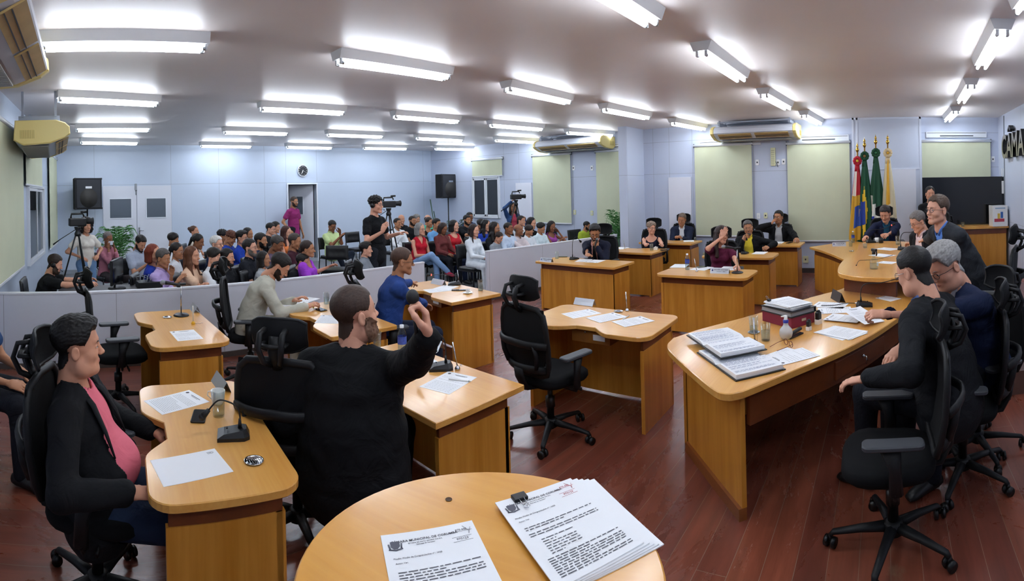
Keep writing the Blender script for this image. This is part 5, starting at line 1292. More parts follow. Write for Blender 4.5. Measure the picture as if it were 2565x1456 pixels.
pub('woman with long reddish brown hair and orange top', (718,583), -56, (0,4,0), fine=2, sex='f', s=1.02, hair='longfront', hc='#3e1d17', sk='fair', top='blouse', tc='#d77a43', neck='scoop', sleeve='none')
pub('man with greying temples in patterned shirt, behind the woman in grey', (694,613), -44, (0,20,0), hair='short', hc='#3a3532', sk='brown', tc='#5a4c62', sleeve='short')
pub('balding man in dark maroon shirt with goatee, hand near his cheek', (739,606), L, (-4,8,0), fine=2, hair='recede', hc='#3d342f', sk='tan', beard=('goatee','#1d1613'), top='shirt', tc='#3c1a26', sleeve='short', hl=(-.09,.10,-.15,0))
pub('woman in bright purple blouse with dark tied hair', (771,625), -44, (2,0,0), fine=2, sex='f', s=1.04, g=1.15, hair='tied', hc='#2a1c18', sk='tan', top='blouse', tc='#9b3fc2', sleeve='short', neck='scoop')
pub('broad young man in black t-shirt leaning on the partition side, front row', (757,657), -46, (8,12,0), fine=2, s=1.05, g=1.15, lean=22, hunch=10, hair='quiff', hc='#13100e', sk='light', top='tee', tc='#101216', sleeve='short', hl=('z',825,668,.85))
pub('bald man in magenta polo shirt standing in the open doorway', (737,506), -60, (0,4,0), pose='stand', dist=13.4, hair='buzz', hc='#3a2c24', sk='tan', beard=('full','#2a211c'), glasses='s', top='polo', tc='#8e2c66', sleeve='short', hl=(-.25,.1,.85))
gp = pub('man with glasses in pale lime polo shirt with phone, seated against the far wall', (832,567), -78, (-10,18,0), fine=2, s=1.04, g=1.15, belly=.04, lean=-8, hair='short', hc='#14110f', sk='brown', glasses='k', top='polo', tc='#c3d79a', sleeve='short', collar='#c3d79a', lc='#1b2230', shoe='#d8dadc', hl=(-.02,.24,.98), hr=(.06,.32,.90), knees=((-.2,.42,.52),(.2,.42,.52)), feet=((.02,.5,.08),(-.04,.44,.08)))
cm_ = pub('standing cameraman with headphones and glasses in black t-shirt', (942,514), -70, (8,0,0), pose='stand', fine=2, s=1.06, dist=8.0, hair='curly', hc='#14100f', sk='fair', glasses='k', top='tee', tc='#111317', sleeve='short', lc='#22252c', phones=True, hr=(.20,.28,1.28), hl=(-.30,.26,1.22), hp=('relaxed','relaxed'), palm=((0,0,-1),(-.9,.2,.3,-.1,.5,.9)))
pub('young man in grey patterned shirt in the front row below the cameraman', (917,626), -42, (2,0,0), fine=2, hair='quiff', hc='#15110f', sk='fair', tc='#7c828a', sleeve='short', collar='#7c828a')
R1 = -92
pub('man in white judo suit seated behind the camera tripod', (996,560), R1, (14,-4,0), fine=2, s=1.02, g=1.05, hair='buzz', hc='#221a16', sk='tan', top='gi', tc='#e3e6ea', lc='#d8dce2')
pub('balding man in dark shirt half hidden behind the man in white', (1006,550), R1, hair='rim', hc='#3a322d', sk='light', tc='#1c1f24')
pub('bald bearded man with glasses in black t-shirt, arm raised to his chin', (1033,554), R1, (10,2,0), g=1.1, hair='buzz', hc='#2d241f', sk='tan', beard=('full','#1d1714'), glasses='k', top='tee', tc='#14161a', sleeve='short', hl=(-.03,.13,-.2,0))
pub('grey haired man with dark glasses at the very back of the right rows', (1044,550), R1, hair='curly', hc='#77736f', sk='light', glasses='k', tc='#3b3f47', zs=.50)
pub('bald pale man in mint shirt in the last row', (1072,551), R1, hair='rim', hc='#a09890', sk='fair', tc='#4fae92', zs=.49)
pub('woman with tied hair and black strap top behind the man in light blue', (1075,558), R1, (12,4,0), sex='f', hair='bun', hc='#2a1c17', sk='tan', top='blouse', tc='#17181d', sleeve='none', neck='tank')
rw_ = pub('woman with grey bob and glasses in red top and torn jeans, legs crossed', (1053,575), R1, (12,0,0), fine=2, sex='f', g=1.08, lean=0, hair='bob', hc='#82807e', sk='fair', glasses='k', top='blouse', tc='#b81c2e', sleeve='none', neck='vee', lc='#7d9cc4', shoe='#a52a46', hl=(-.05,.33,.66), hr=(.03,.33,.66), knees=((-.08,.44,.56),(.05,.46,.66)), feet=((-.12,.42,.08),(-.22,.62,.34)))
bt = pub('man in light blue t-shirt and jeans, front row', (1094,562), -84, (10,2,0), fine=2, s=1.05, g=1.12, belly=.03, hair='short', hc='#15110f', sk='tan', top='tee', tc='#6fa5d8', sleeve='short', lc='#27365a', shoe='#b9b9b6', hl=(-.05,.34,.62), hr=(.08,.34,.62))
pub('child with dark hair looking down behind the light blue t-shirt', (1110,573), R1, (10,22,0), s=.88, sex='f', hair='bob', hc='#2a1d18', sk='brown', top='tee', tc='#6b3434')
pub('woman with short black hair and red strap top', (1138,567), -88, (14,0,0), fine=2, sex='f', g=1.2, hair='bob', hc='#15100f', sk='fair', top='blouse', tc='#c02632', sleeve='none', neck='tank', lc='#2a3450')
pub('bearded man in black t-shirt with folded arms near the window wall', (1170,552), -96, (4,4,0), g=1.1, hair='short', hc='#14100f', sk='tan', beard=('full','#14100e'), top='tee', tc='#16191f', sleeve='short', hl=(.10,.28,.80), hr=(-.08,.28,.82), el_l=(-1,.1,-.5), el_r=(1,.1,-.5))
pub('man with glasses in navy shirt behind the bearded man', (1177,544), -96, s=1.0, hair='short', hc='#15110f', sk='brown', glasses='k', tc='#1e3158', zs=.49)
gb_ = pub('girl with two dark braids in white judo suit', (1188,578), -90, (10,4,0), fine=2, sex='f', s=.92, hair='braids', hc='#2a1c19', sk='fair', top='gi', tc='#dfe6ec', lc='#d6dde4', hl=(-.05,.33,.66), hr=(.06,.33,.66))
pub('person with dark cap-like hair in blue judo jacket, half hidden', (1205,563), R1, (10,10,0), s=.95, hair='bowl', hc='#1b1614', sk='tan', top='gi', tc='#27459b')
pub('girl with thick wavy black hair in blue judo jacket', (1218,566), R1, (10,6,0), fine=2, sex='f', s=.96, hair='wavy', hc='#100c0c', sk='light', top='gi', tc='#2340a0')
pub('girl with glasses and curly dark hair in black judo jacket', (1240,573), R1, (14,4,0), fine=2, sex='f', s=.97, hair='wavy', hc='#17100f', sk='tan', glasses='s', top='gi', tc='#1b1c20')
pub('woman in grey cardigan over yellow t-shirt looking down', (1250,602), -84, (4,28,0), fine=2, sex='f', g=1.1, lean=6, hair='tied', hc='#2b1d19', sk='light', top='blouse', tc='#8f959c', sleeve='long')
pub('boy with short hair in pale blue judo jacket with badge', (1274,573), R1, (14,0,0), s=.92, hair='buzz', hc='#211915', sk='brown', top='gi', tc='#c5d6ea')
pub('elderly bald man in light pinkish shirt with arms folded, front row', (1299,577), -90, (22,-6,0), fine=2, s=1.05, g=1.12, hair='rim', hc='#6b6460', sk='brown', tc='#c9bdbf', sleeve='three', collar='#c9bdbf', hl=(.12,.28,.76), hr=(-.08,.30,.76), el_l=(-1,.1,-.5), el_r=(1,.1,-.5))
pub('bald man in white top at the back of the right rows', (1306,554), R1, (14,0,0), hair='buzz', hc='#2d2622', sk='light', tc='#dfe2e6', zs=.49)
pub('woman with long black hair in black top, behind the boys', (1332,560), -96, (6,8,0), sex='f', s=1.02, hair='long', hc='#0f0c0c', sk='light', top='blouse', tc='#17181c')
pub('small boy in white judo jacket looking sideways', (1325,577), R1, (30,4,0), s=.86, hair='bowl', hc='#221815', sk='tan', top='gi', tc='#e2e7ec')
pub('boy with bowl haircut in white judo jacket with yellow badge', (1355,571), -92, (10,2,0), fine=2, s=.97, hair='bowl', hc='#120e0d', sk='tan', top='gi', tc='#d3e3e8')
pub('woman in purple dress with long black hair holding a phone', (1382,568), -96, (-14,14,0), fine=2, sex='f', s=.99, hair='long', hc='#15100f', sk='brown', top='blouse', tc='#9a4a98', sleeve='none', neck='scoop', hl=(-.13,.10,-.10,0), hr=(.02,.33,.80))
pub('man in lime green shirt leaning forward behind the speaker', (1470,573), -100, (24,12,0), fine=2, s=1.03, g=1.1, lean=14, hair='short', hc='#15110f', sk='tan', beard=('stubble','#1f1814'), top='tee', tc='#a5b53a', sleeve='short')
cw = pub('camera operator with long dark hair and denim jacket at the back tripod', (1285,520), -120, (0,0,0), pose='stand', sex='f', s=.98, dist=12.4, hair='longfront', hc='#17110f', sk='tan', top='tee', tc='#b8465a', jc='#33507f', vopen=.2, lc='#1f2a44', hr=(.08,.16,1.58), hl=(-.22,.22,1.15), el_r=(1,.1,-.2))
lm_ = person('person in blue shirt and dark trousers cut off at the left edge of the view', at=(-.80,3.62), yaw=R_(-20), s=1.0, lean=0, hair='short', hc='#15110f', sk='tan', tc='#2f4a74', sleeve='short', fine=1)
seat_under(lm_, 'black padded chair of the person cut off at the left edge')
print('PEOPLE', NP[0])
# empty chairs ---------------------------------------------------------------------------
def och(hub, z, yaw, label, base=0): p = PZ(hub[0], hub[1], z); o = office_chair(p.x, p.y, R_(yaw), label); o.location.z = base; return o
och((297,1003), .05, 4, 'empty black office chair at the desk with the table microphone')
och((1380,1075), .05, -8, 'empty black office chair at the middle desk')
och((2238,1345), .05, 92, 'empty black office chair in the right foreground')
och((2412,1180), .05, 84, 'second black office chair from the right foreground, behind the first')
och((2475,880), .25, 70, 'tilted black office chair with raised head rest by the leaning man', DB)
for (x, y, yw, lb) in ((9.0,3.0,-175,'empty black office chair against the wall behind the bald man'), (8.9,5.0,-170,'empty black office chair behind the woman with curly grey hair'), (8.15,3.35,175,'empty office chair between the desks of the right block')): pass
for (px_, y, yw, lb) in (((1136,700), 0, -112, 'empty padded chair in front of the woman in the red strap top'), ((1198,705), 0, -118, 'empty padded chair with tufted back beside the partition gap'), ((898,668), 0, -85, 'empty padded chair by the far wall beside the man in the lime polo'), ((840,735), 0, -130, 'empty padded chair showing its back above the partition'), ((1148,672), 0, -105, 'second empty padded chair in the gap, behind the first'), ((1420,655), 0, -95, 'empty padded chair holding a black bag behind the right partition')):
    p = PZ(px_[0], px_[1], 0); public_chair(p.x, p.y, R_(yw), lb)
# ================================================================ THINGS ON THE DESKS
paper_m = MATS['paper']; ink = mat('print_black', '#55555c', .8); inkr = mat('print_red', '#b8444e', .8); chrome = mat('chrome', '#c9ccd0', .12, 1); black = mat('black_plastic', '#141517', .35); rub = mat('dark_rubber', '#1c1d1f', .6)
def thin_glass(name, tint, f=.10, body=0):
    m = bpy.data.materials.new(name); m.use_nodes = True; N, L = nt(m); N.clear(); o = N.new('ShaderNodeOutputMaterial'); t = N.new('ShaderNodeBsdfTransparent'); t.inputs[0].default_value = lin(tint)
    g = N.new('ShaderNodeBsdfGlossy'); g.inputs['Roughness'].default_value = .04; lw_ = N.new('ShaderNodeLayerWeight'); lw_.inputs[0].default_value = .25
    r = N.new('ShaderNodeMapRange'); r.inputs[3].default_value = f*.3; r.inputs[4].default_value = .4; L.new(lw_.outputs['Facing'], r.inputs[0]); mx = N.new('ShaderNodeMixShader'); L.new(r.outputs[0], mx.inputs[0]); L.new(t.outputs[0], mx.inputs[1]); L.new(g.outputs[0], mx.inputs[2])
    L.new(mx.outputs[0], o.inputs[0]); MATS[name] = m; return m
glass_m = thin_glass('clear_glass', '#f2f7f8'); water_m = thin_glass('water', '#f0f6f7', .08); thin_glass('bottle_plastic', '#e4eef6', .2); china = mat('white_china', '#e9e9e6', .18, coat=.4)
SHEETS = []
def txt_rows(mb, w, h, rows, mi=0, seed=1, z=.0012, left=.1, right=.92, top=.74, bot=.08, hgt=.0017):
    rd = random.Random(seed)
    for i in range(rows):
        y = h*(top-(top-bot)*i/max(rows-1,1))-h/2; x = w*left-w/2; xe = w*(right if rd.random() > .15 else right*.6)-w/2
        if rd.random() < .12: continue
        while x < xe:
            l = rd.uniform(.006,.02); l = min(l, xe-x); mb.quad((x,y,z),(x+l,y,z),(x+l,y+hgt,z),(x,y+hgt,z), mi); x += l+.0035
def sheet(loc, rz, label, w=.21, h=.297, rows=14, seed=1, head=True, crest=True, group=None, z=.0008, red=False, tilt=None, curl=0):
    loc = Vector(loc); loc.z += .0018*sum(1 for q in SHEETS if (q-loc).length < .36); SHEETS.append(Vector(loc))
    o = thing('paper_sheet', label, 'paper', loc, rz, group)
    if tilt: o.rotation_euler = (tilt[0], tilt[1], rz)
    m = MB(); n = 6; V = []; Fc = []
    for i in range(n+1):
        for j in range(n+1):
            x = -w/2+w*i/n; y = -h/2+h*j/n; zz = z+curl*((2*i/n-1)**4*(j/n)**2)
            V.append((x,y,zz))
    for i in range(n):
        for j in range(n): a = i*(n+1)+j; Fc.append((a, a+n+1, a+n+2, a+1))
    k = len(V); V += [(x,y,zz-.0006) for x,y,zz in V]; Fc += [tuple(reversed([q+k for q in f])) for f in list(Fc)]
    m.add(V, Fc); m.build('sheet', paper_m, o)
    if rows:
        m = MB(); txt_rows(m, w, h, rows, 0, seed, z+.0006)
        if head: m.box((w*.05, h*.40, z+.0007), (w*.42, .004, .0003)); m.box((w*.05, h*.37, z+.0007), (w*.3, .002, .0003))
        if crest: m.prism([(-w*.36+.011*math.cos(a), h*.40+.012*math.sin(a)) for a in [2*PI*i/6 for i in range(6)]], z+.0006, z+.0008)
        m.build('print', ink if not red else inkr, o)
    return o
def stack(loc, rz, label, w=.21, h=.297, n=5, rows=16, seed=3, thick=.002, spread=.006):
    o = thing('paper_stack', label, 'papers', loc, rz); rd = random.Random(seed)
    for i in range(n):
        m = MB(); m.box((rd.uniform(-1,1)*spread, rd.uniform(-1,1)*spread, thick*(i+.5)), (w,h,thick*.9), R=RZ(rd.uniform(-.05,.05)*spread/.006)); m.build('sheet', paper_m, o)
    m = MB(); txt_rows(m, w, h, rows, 0, seed, thick*n+.0012); m.build('print', ink, o)
    return o
def gooseneck(loc, rz, label, reach=.20, rise=.25, lit=False, down=.06):
    """desk microphone: wedge base, bent neck towards -y"""
    o = thing('desk_microphone', label, 'microphone', loc, rz, 'gooseneck desk microphones')
    m = MB(); P = [(-.055,-.075),(.055,-.075),(.05,.05),(.03,.075),(-.03,.075),(-.05,.05)]
    V = [(x,y,0) for x,y in P]+[(x,y,.016) for x,y in P]+[(x*.75,y*.7+.008,.03+.018*(y+.075)/.15) for x,y in P]; Fc = [tuple(range(6))[::-1]]
    for k in (0,6):
        for i in range(6): Fc.append((k+i, k+(i+1)%6, k+6+(i+1)%6, k+6+i))
    Fc.append(tuple(12+i for i in range(6))); m.add(V, Fc); m.build('base', black, o)
    m = MB(); m.box((0,-.03,.043), (.014,.01,.006), bev=.002); m.build('switch', rub, o)
    m = MB(); pts = [(0,.03,.04),(0,.032,.04+rise*.4),(0,.02,.04+rise*.75),(0,-.02,.04+rise*.95),(0,-.02-reach*.5,.04+rise*1.0),(0,-.02-reach,.04+rise-down)]
    m.tube(smooth3(pts, 5), .004, 8); m.tube([(0,.03,.035),(0,.031,.085)], [.011,.006], 10); m.build('neck', black, o)
    m = MB(); d = (Vector(pts[-1])-Vector(pts[-2])).normalized(); m.tube([Vector(pts[-1])-d*.01, Vector(pts[-1])+d*.03], [.010,.017], 12); m.ell(tuple(Vector(pts[-1])+d*.035), (.018,.018,.018)); m.build('foam_head', rub, o)
    if lit:
        m = MB(); m.tube([Vector(pts[-1])-d*.012, Vector(pts[-1])-d*.004], .011, 12); m.build('light_ring', mat('red_light', '#ff3a30', .4, emit=3), o)
    return o
def smooth3(pts, n=6):
    P = [np.array(p, float) for p in pts]; P = [2*P[0]-P[1]]+P+[2*P[-1]-P[-2]]; o = []
    for i in range(1, len(P)-2):
        for k in range(n):
            t = k/n; o.append(tuple(.5*((2*P[i])+(-P[i-1]+P[i+1])*t+(2*P[i-1]-5*P[i]+4*P[i+1]-P[i+2])*t*t+(-P[i-1]+3*P[i]-3*P[i+1]+P[i+2])*t**3)))
    o.append(tuple(P[-2])); return o
def tumbler(loc, label, fill=.5, r=.032, h=.12):
    o = thing('drinking_glass', label, 'glass', loc, 0, 'drinking glasses')
    m = MB(); m.lathe([(r*.86,0),(r*.88,.002),(r,h),(r-.0016,h),(r*.86-.0012,.007),(.0001,.007)], 28, cap=False); m.lathe([(.0001,0),(r*.86,0)], 28, cap=False); m.build('glass', glass_m, o)
    if fill:
        m = MB(); rr = r*.86-.0016; m.lathe([(rr,.0078),(rr+(r-r*.86)*fill,.0078+(h-.01)*fill),(.0001,.0078+(h-.01)*fill)], 28, cap=False); m.lathe([(.0001,.0078),(rr,.0078)], 28, cap=False); m.build('water', water_m, o)
    return o
def dish(loc, label, r=.042):
    o = thing('steel_dish', label, 'dish', loc, 0, 'small round steel dishes')
    m = MB(); m.lathe([(.0001,.0015),(r*.82,.0015),(r*.9,.006),(r,.008),(r,.0065),(r*.9,.0),(.0001,0)], 28, cap=False); m.build('plate', chrome, o)
    m = MB(); [m.box((-r*.6+i*r*.24,0,.0022), (.0018,2*math.sqrt(max(r*r*.6-(r*.6-i*r*.24)**2,1e-5))*.9,.0012)) for i in range(6)]; m.build('ridge', steel, o)
    return o
def cup(loc, label, rz=0, r=.028, h=.045, saucer=True, band=True):
    o = thing('coffee_cup', label, 'cup', loc, rz)
    z0 = .008 if saucer else 0
    if saucer: m = MB(); m.lathe([(.0001,.003),(.03,.003),(.055,.012),(.056,.010),(.03,0),(.0001,0)], 28, cap=False); m.build('saucer', china, o)
    m = MB(); m.lathe([(.0001,z0),(r*.6,z0),(r*.85,z0+h*.25),(r,z0+h),(r-.003,z0+h),(r*.8,z0+h*.3),(.0001,z0+.006)], 28, cap=False); m.build('bowl', china, o)
    m = MB(); m.tube([(r*.95,0,z0+h*.85),(r*1.5,0,z0+h*.8),(r*1.6,0,z0+h*.5),(r*.9,0,z0+h*.25)], .003, 8); m.build('handle', china, o)
    if band: m = MB(); m.lathe([(r*1.004,z0+h*.88),(r*1.012,z0+h*.96)], 28, cap=False); m.build('gold_rim', mat('gold', '#b08a3a', .3, 1), o)
    return o
def phone(loc, rz, label, w=.074, h=.15):
    o = thing('smartphone', label, 'phone', loc, rz, 'phones lying on desks')
    m = MB(); m.prism(rrect(-w/2,-h/2,w/2,h/2,.01), 0, .009, bev=.002); m.build('case', black, o); m = MB(); m.prism(rrect(-w/2+.004,-h/2+.004,w/2-.004,h/2-.004,.008), .009, .0094); m.build('screen', mat('dark_screen', '#0c0e12', .08, spec=.8), o)
    return o
def bottle(loc, label):
    o = thing('water_bottle', label, 'bottle', loc, 0, 'small plastic water bottles')
    m = MB(); m.lathe([(.0001,.002),(.026,.0),(.031,.01),(.031,.06),(.0295,.075),(.031,.09),(.031,.145),(.026,.17),(.014,.19),(.0125,.2)], 24, cap=False); m.build('bottle', mat('bottle_plastic', '#dfeaf2', .05, trans=.92, ior=1.3), o)
    m = MB(); m.lathe([(.0001,.004),(.0285,.006),(.0285,.11),(.0001,.11)], 20, cap=False); m.build('water', water_m, o)
    m = MB(); m.lathe([(.0316,.088),(.0316,.14)], 24, cap=False); m.build('label_band', mat('bottle_label', '#3a4fa0', .45, var=.3, vscale=60), o)
    m = MB(); m.lathe([(.0145,.197),(.0145,.216),(.0001,.217)], 20, cap=False); m.build('cap', mat('bottle_cap', '#eef2f8', .4), o)
    return o
alum_plate = mat('plate_metal', '#b9bdc4', .3, .6)
def name_plate(loc, rz, label, lines=None, w=.22, h=.06):
    """folded metal plate standing on the desk, its face towards +y"""
    o = thing('name_plate', label, 'name plate', loc, rz, 'folded name plates')
    m = MB(); t = .0015
    m.quad((-w/2,.02,0),(w/2,.02,0),(w/2,-.005,h),(-w/2,-.005,h)); m.quad((-w/2,.0185,0),(-w/2,-.0065,h),(w/2,-.0065,h),(w/2,.0185,0)); m.quad((-w/2,-.045,0),(-w/2,-.005,h),(w/2,-.005,h),(w/2,-.045,0)); m.quad((-w/2,-.0435,0),(w/2,-.0435,0),(w/2,-.0065,h),(-w/2,-.0065,h))
    m.build('plate', alum_plate, o)
    if lines:
        ang = math.atan2(h, .025)
        Mx = T(.015,.0085,h*.5) @ RX(ang) @ RZ(PI) 
        Mx = Matrix(((-1,0,0,.0),(0,-.385,.92,.0085),(0,.92,.385,h*.52),(0,0,0,1)))
        m = MB(); 
        for i, (tx, sz) in enumerate(lines): add_text(m, tx, sz, Mx @ T(.02-.0, .011-.024*i, .0012), depth=.0002, bold=True)
        m.build('lettering', ink, o)
        m = MB(); m.prism([(w*.38+.011*math.cos(a)*-1, .002+.013*math.sin(a)) for a in [2*PI*i/8 for i in range(8)]], .001, .0018, M=Mx @ Matrix.Scale(-1, 4, (1,0,0))); m.build('crest', mat('crest_blue', '#4a4f86', .5), o)
    return o
def pz(x, y, z=TOPZ): p = PZ(x, y, z); p.z = z; return p
def face_dir(d): return d
# --- desk of the man in pink
sheet(pz(442,1007), NEG+.35, 'printed agenda sheet with crest on the desk of the man in pink', seed=11, rows=18)
s_ = sheet(pz(478,1170), NEG+.12, 'blank white sheet with a paper clip at the near end of the nearest desk', rows=0)
m = MB(); m.tube([(-.08,.10,.0025),(-.08,.125,.0025),(-.074,.13,.0025),(-.068,.125,.0025),(-.068,.105,.0025),(-.072,.102,.0025),(-.075,.105,.0025),(-.075,.12,.0025)], .0007, 6); m.build('paper_clip', steel, s_)
phone(pz(499,1045), -.35, 'black smartphone lying on the nearest desk')
gm = gooseneck(pz(585,1095), math.radians(253), 'black table microphone with bent neck on the nearest desk', reach=.10, rise=.13, down=.05)
dish(pz(636,1157), 'steel dish at the right edge of the nearest desk', .042)
tumbler(pz(548,1042), 'empty clear glass in front of the white mug', 0, .034, .13)
cup(pz(546,1013), 'white china mug on the nearest desk behind the empty glass', 2.4, .040, .075, False, False)
name_plate(pz(558,968), NEG, 'blank folded metal name plate at the far corner of the nearest desk')
# --- the empty desk by the left partition
def stand_mic(loc, rz, label, h=.28, tilt=.1):
    o = thing('table_microphone', label, 'microphone', loc, rz)
    m = MB(); m.lathe([(.0001,0),(.075,0),(.075,.008),(.06,.018),(.012,.024),(.0001,.026)], 32, cap=False); m.build('base', black, o)
    m = MB(); m.tube([(0,0,.02),(0,0,h*.6),(.003,0,h)], .006, 10); m.build('stem', chrome, o)
    m = MB(); m.tube([(.05,0,h+.02),(-.03,0,h+.015),(-.12,0,h+.03),(-.145,0,h+.033)], [.011,.013,.017,.02], 14); m.build('handle', black, o)
    m = MB(); m.ell((-.168,0,h+.036), (.028,.024,.024), nu=16, nv=12); m.build('grille', mat('mic_grille', '#8f9398', .45, .7, bump=1, bscale=1200), o)
    m = MB(); m.tube([(-.02,0,h-.01),(-.02,0,h+.02)], .018, 10); m.build('clip', rub, o)
    return o
stand_mic(pz(454,791), -.19, 'microphone on a round black table stand, on the empty desk by the partition', .28)
dish(pz(419,796), 'steel dish beside the round microphone stand')
sheet(pz(466,840), .05, 'printed sheet lying on the empty desk by the partition', seed=4, rows=16)
name_plate(pz(490,778), NEG, 'folded metal name plate seen edge on beside the microphone stand')
def chain_pen(loc, rz, label, tip=(.0,.0), yellow=False):
    o = thing('pen_on_holder', label, 'pen', loc, rz)
    m = MB(); m.lathe([(.0001,0),(.017,0),(.018,.008),(.012,.018),(.008,.024),(.0001,.025)], 18, cap=False); m.build('holder', mat('yellow_plastic', '#d9a51c', .4) if yellow else chrome, o)
    m = MB(); m.tube([(0,0,.02),(.004,.03,.17)] if not yellow else [(0,0,.02),(0,.004,.16)], .0045, 8); m.build('pen', steel if not yellow else mat('pen_cream', '#d8d3c4', .4), o)
    m = MB(); pts = [(.018,0,.004)]+[(.03+.012*i, .012*math.sin(i*1.9), .002) for i in range(6)]; m.tube(smooth3(pts, 3), .0012, 5); m.build('bead_chain', steel, o)
    return o
chain_pen(pz(484,812), 0, 'yellow based pen holder with bead chain on the empty desk', yellow=True)
# --- desk of the man in the grey suit
sheet(pz(762,752), NEG+.5, 'printed papers under the hands of the man in the grey suit', seed=7); sheet(pz(745,765), NEG+.1, 'second sheet the man in the grey suit marks', seed=9)
tumbler(pz(818,762), 'glass of water on the desk of the man in the grey suit', .55)
phone(pz(803,777), .1, 'dark phone beside the glass of the man in the grey suit', .08, .13)
name_plate(pz(846,757), NEG, 'folded metal name plate in front of the big man in black')
sheet(pz(825,800), NEG+.9, 'printed sheet half hidden by the head of the big man', seed=12)
def hand_mic(M4, label, L=.17):
    o = thing('hand_microphone', label, 'microphone'); o.matrix_world = M4
    m = MB(); m.tube([(0,0,-L*.55),(0,0,L*.3),(0,0,L*.42)], [.011,.014,.019], 14); m.build('handle', black, o)
    m = MB(); m.ell((0,0,L*.5), (.024,.024,.027), nu=16, nv=12); m.build('grille', MATS['mic_grille'], o)
    return o
# --- desk of the big man
bottle(pz(1008,893), 'small water bottle with blue label beside the coffee cup')
cup(pz(1026,893), 'white coffee cup with gold rim on a saucer, beside the bottle', 2.0)
gooseneck(pz(1105,925), math.radians(230), 'black table microphone with upright neck in front of the big man', .10, .20)
sheet(pz(1124,958), NEG+.25, 'printed sheet with crest on the desk of the big man', seed=21, rows=12); sheet(pz(1050,920), NEG-.2, 'magazine sheet under the arm of the big man', seed=23, rows=8)
o = thing('ballpoint_pen', 'white pen lying across the printed sheet of the big man', 'pen', pz(1152,955), -1.1); m = MB(); m.tube([(-.07,0,.006),(.06,0,.006),(.072,0,.006)], [.005,.005,.002], 8); m.build('barrel', china, o); m = MB(); m.tube([(.055,0,.006),(.06,0,.006)], .0054, 8); m.build('ring', steel, o)
chain_pen(pz(1146,926), .5, 'chrome pen holder base with chain on the desk of the big man')
tumbler(pz(945,872), 'glass hidden behind the head of the big man', .3); name_plate(pz(1085,868), NEG, 'folded silver name plate at the far end of the desk of the big man')
o = thing('white_cable', 'white cable with plug lying across the desk of the big man', 'cable', pz(1065,885), 0); m = MB(); m.tube(smooth3([(-.12,.08,.004),(-.05,.1,.01),(0,.03,.004),(.06,.05,.004),(.1,-.02,.004),(.05,-.06,.004)], 6), .0025, 6); m.build('cord', china, o); m = MB(); m.box((-.05,.1,.012), (.03,.05,.02), bev=.004); m.build('plug', china, o)
# --- desk of the man in blue
sheet(pz(1098,727), NEG-.3, 'sheet the man in the blue jacket points at', seed=31, rows=10, crest=False); sheet(pz(1115,722), NEG+.3, 'second sheet under the finger of the man in blue', seed=32, rows=6)
gooseneck(pz(1138,714), math.radians(228), 'low black table microphone reaching towards the man in blue', .26, .085, True, .0)
phone(pz(1150,728), .75, 'phone or remote with pale edge beside the coffee cup', .05, .17); cup(pz(1172,735), 'small coffee cup with gold rim on the desk of the man in blue', -.4, .024, .036)
tumbler(pz(1204,728), 'glass of water at the corner of the blue jacketed man\'s desk', .45); chain_pen(pz(1150,712), 0, 'chrome pen holder behind the microphone of the man in blue'); name_plate(pz(1100,712), NEG, 'shiny folded name plate on the desk of the man in blue')
# --- middle desk
for k, (x, y, a) in enumerate(((1456,786,-.75), (1520,796,-.75), (1586,806,-.85))): sheet(pz(x,y), NEG+a+.35, ['printed sheet nearest the name plate on the middle desk','middle one of the three sheets on the middle desk','printed sheet nearest the front edge of the middle desk'][k], seed=40+k, rows=14)
dish(pz(1549,781), 'steel dish on the middle desk'); chain_pen(pz(1571,780), -.6, 'chrome pen holder by the steel dish of the middle desk')
name_plate(pz(1466,763), NEG, 'blank silver name plate standing on the middle desk')
o = thing('ballpoint_pen', 'white pen resting on the right sheet of the middle desk', 'pen', pz(1568,797), .1); m = MB(); m.tube([(-.07,0,.006),(.06,0,.006),(.072,0,.006)], [.005,.005,.002], 8); m.build('barrel', china, o); m = MB(); m.tube([(.055,0,.006),(.06,0,.006)], .0054, 8); m.build('ring', steel, o)
# --- speaker's desk
name_plate(pz(1368,656), POS, 'white name plate at the left end of the speaking man\'s desk', [('CHICO NEVES', .026), ('Vereador - PL', .016)])
tumbler(pz(1395,649), 'glass on a saucer beside the white name plate', .1); phone(pz(1410,644), .6, 'dark phone behind the glass on the speaking man\'s desk')
gooseneck(pz(1437,650), POS, 'black table microphone with tall curved neck in front of the speaking man', .16, .30)
sheet(pz(1462,653), POS+.3, 'sheet under the hand of the speaking man', seed=51, rows=8); sheet(pz(1492,655), POS+.1, 'second sheet in front of the speaking man', seed=52, rows=8)
# --- woman with curly hair
tumbler(pz(1632,628), 'glass of juice coloured water before the woman with curly grey hair', .5)
o = thing('tissue_box', 'small white box beside the glass of the woman with curly hair', 'box', pz(1643,626), .3); m = MB(); m.box((0,0,.025), (.1,.07,.05), bev=.004); m.build('carton', china, o); m = MB(); m.tube([(-.02,0,.05),(0,0,.06),(.02,0,.05)], .006, 6); m.build('tissue', paper_m, o)
phone(pz(1664,627), .3, 'dark phone by the hand of the woman with curly hair'); sheet(pz(1556,622), POS, 'white sheet at the left end of the curly haired woman\'s desk', seed=55, rows=5); chain_pen(pz(1565,624), 0, 'pen holder near the left end of the curly haired woman\'s desk')
stand_mic(pz(1661,602), -.4, 'microphone on a white stand behind the woman with curly hair', .30) if False else None
# --- bald man, far desk
sheet(pz(1725,604), POS+.4, 'paper sheets on the far desk of the bald man', seed=57, rows=6); dish(pz(1688,603), 'steel dish on the far desk of the bald man'); tumbler(pz(1742,603), 'low glass on the papers of the bald man', .1, .03, .07)
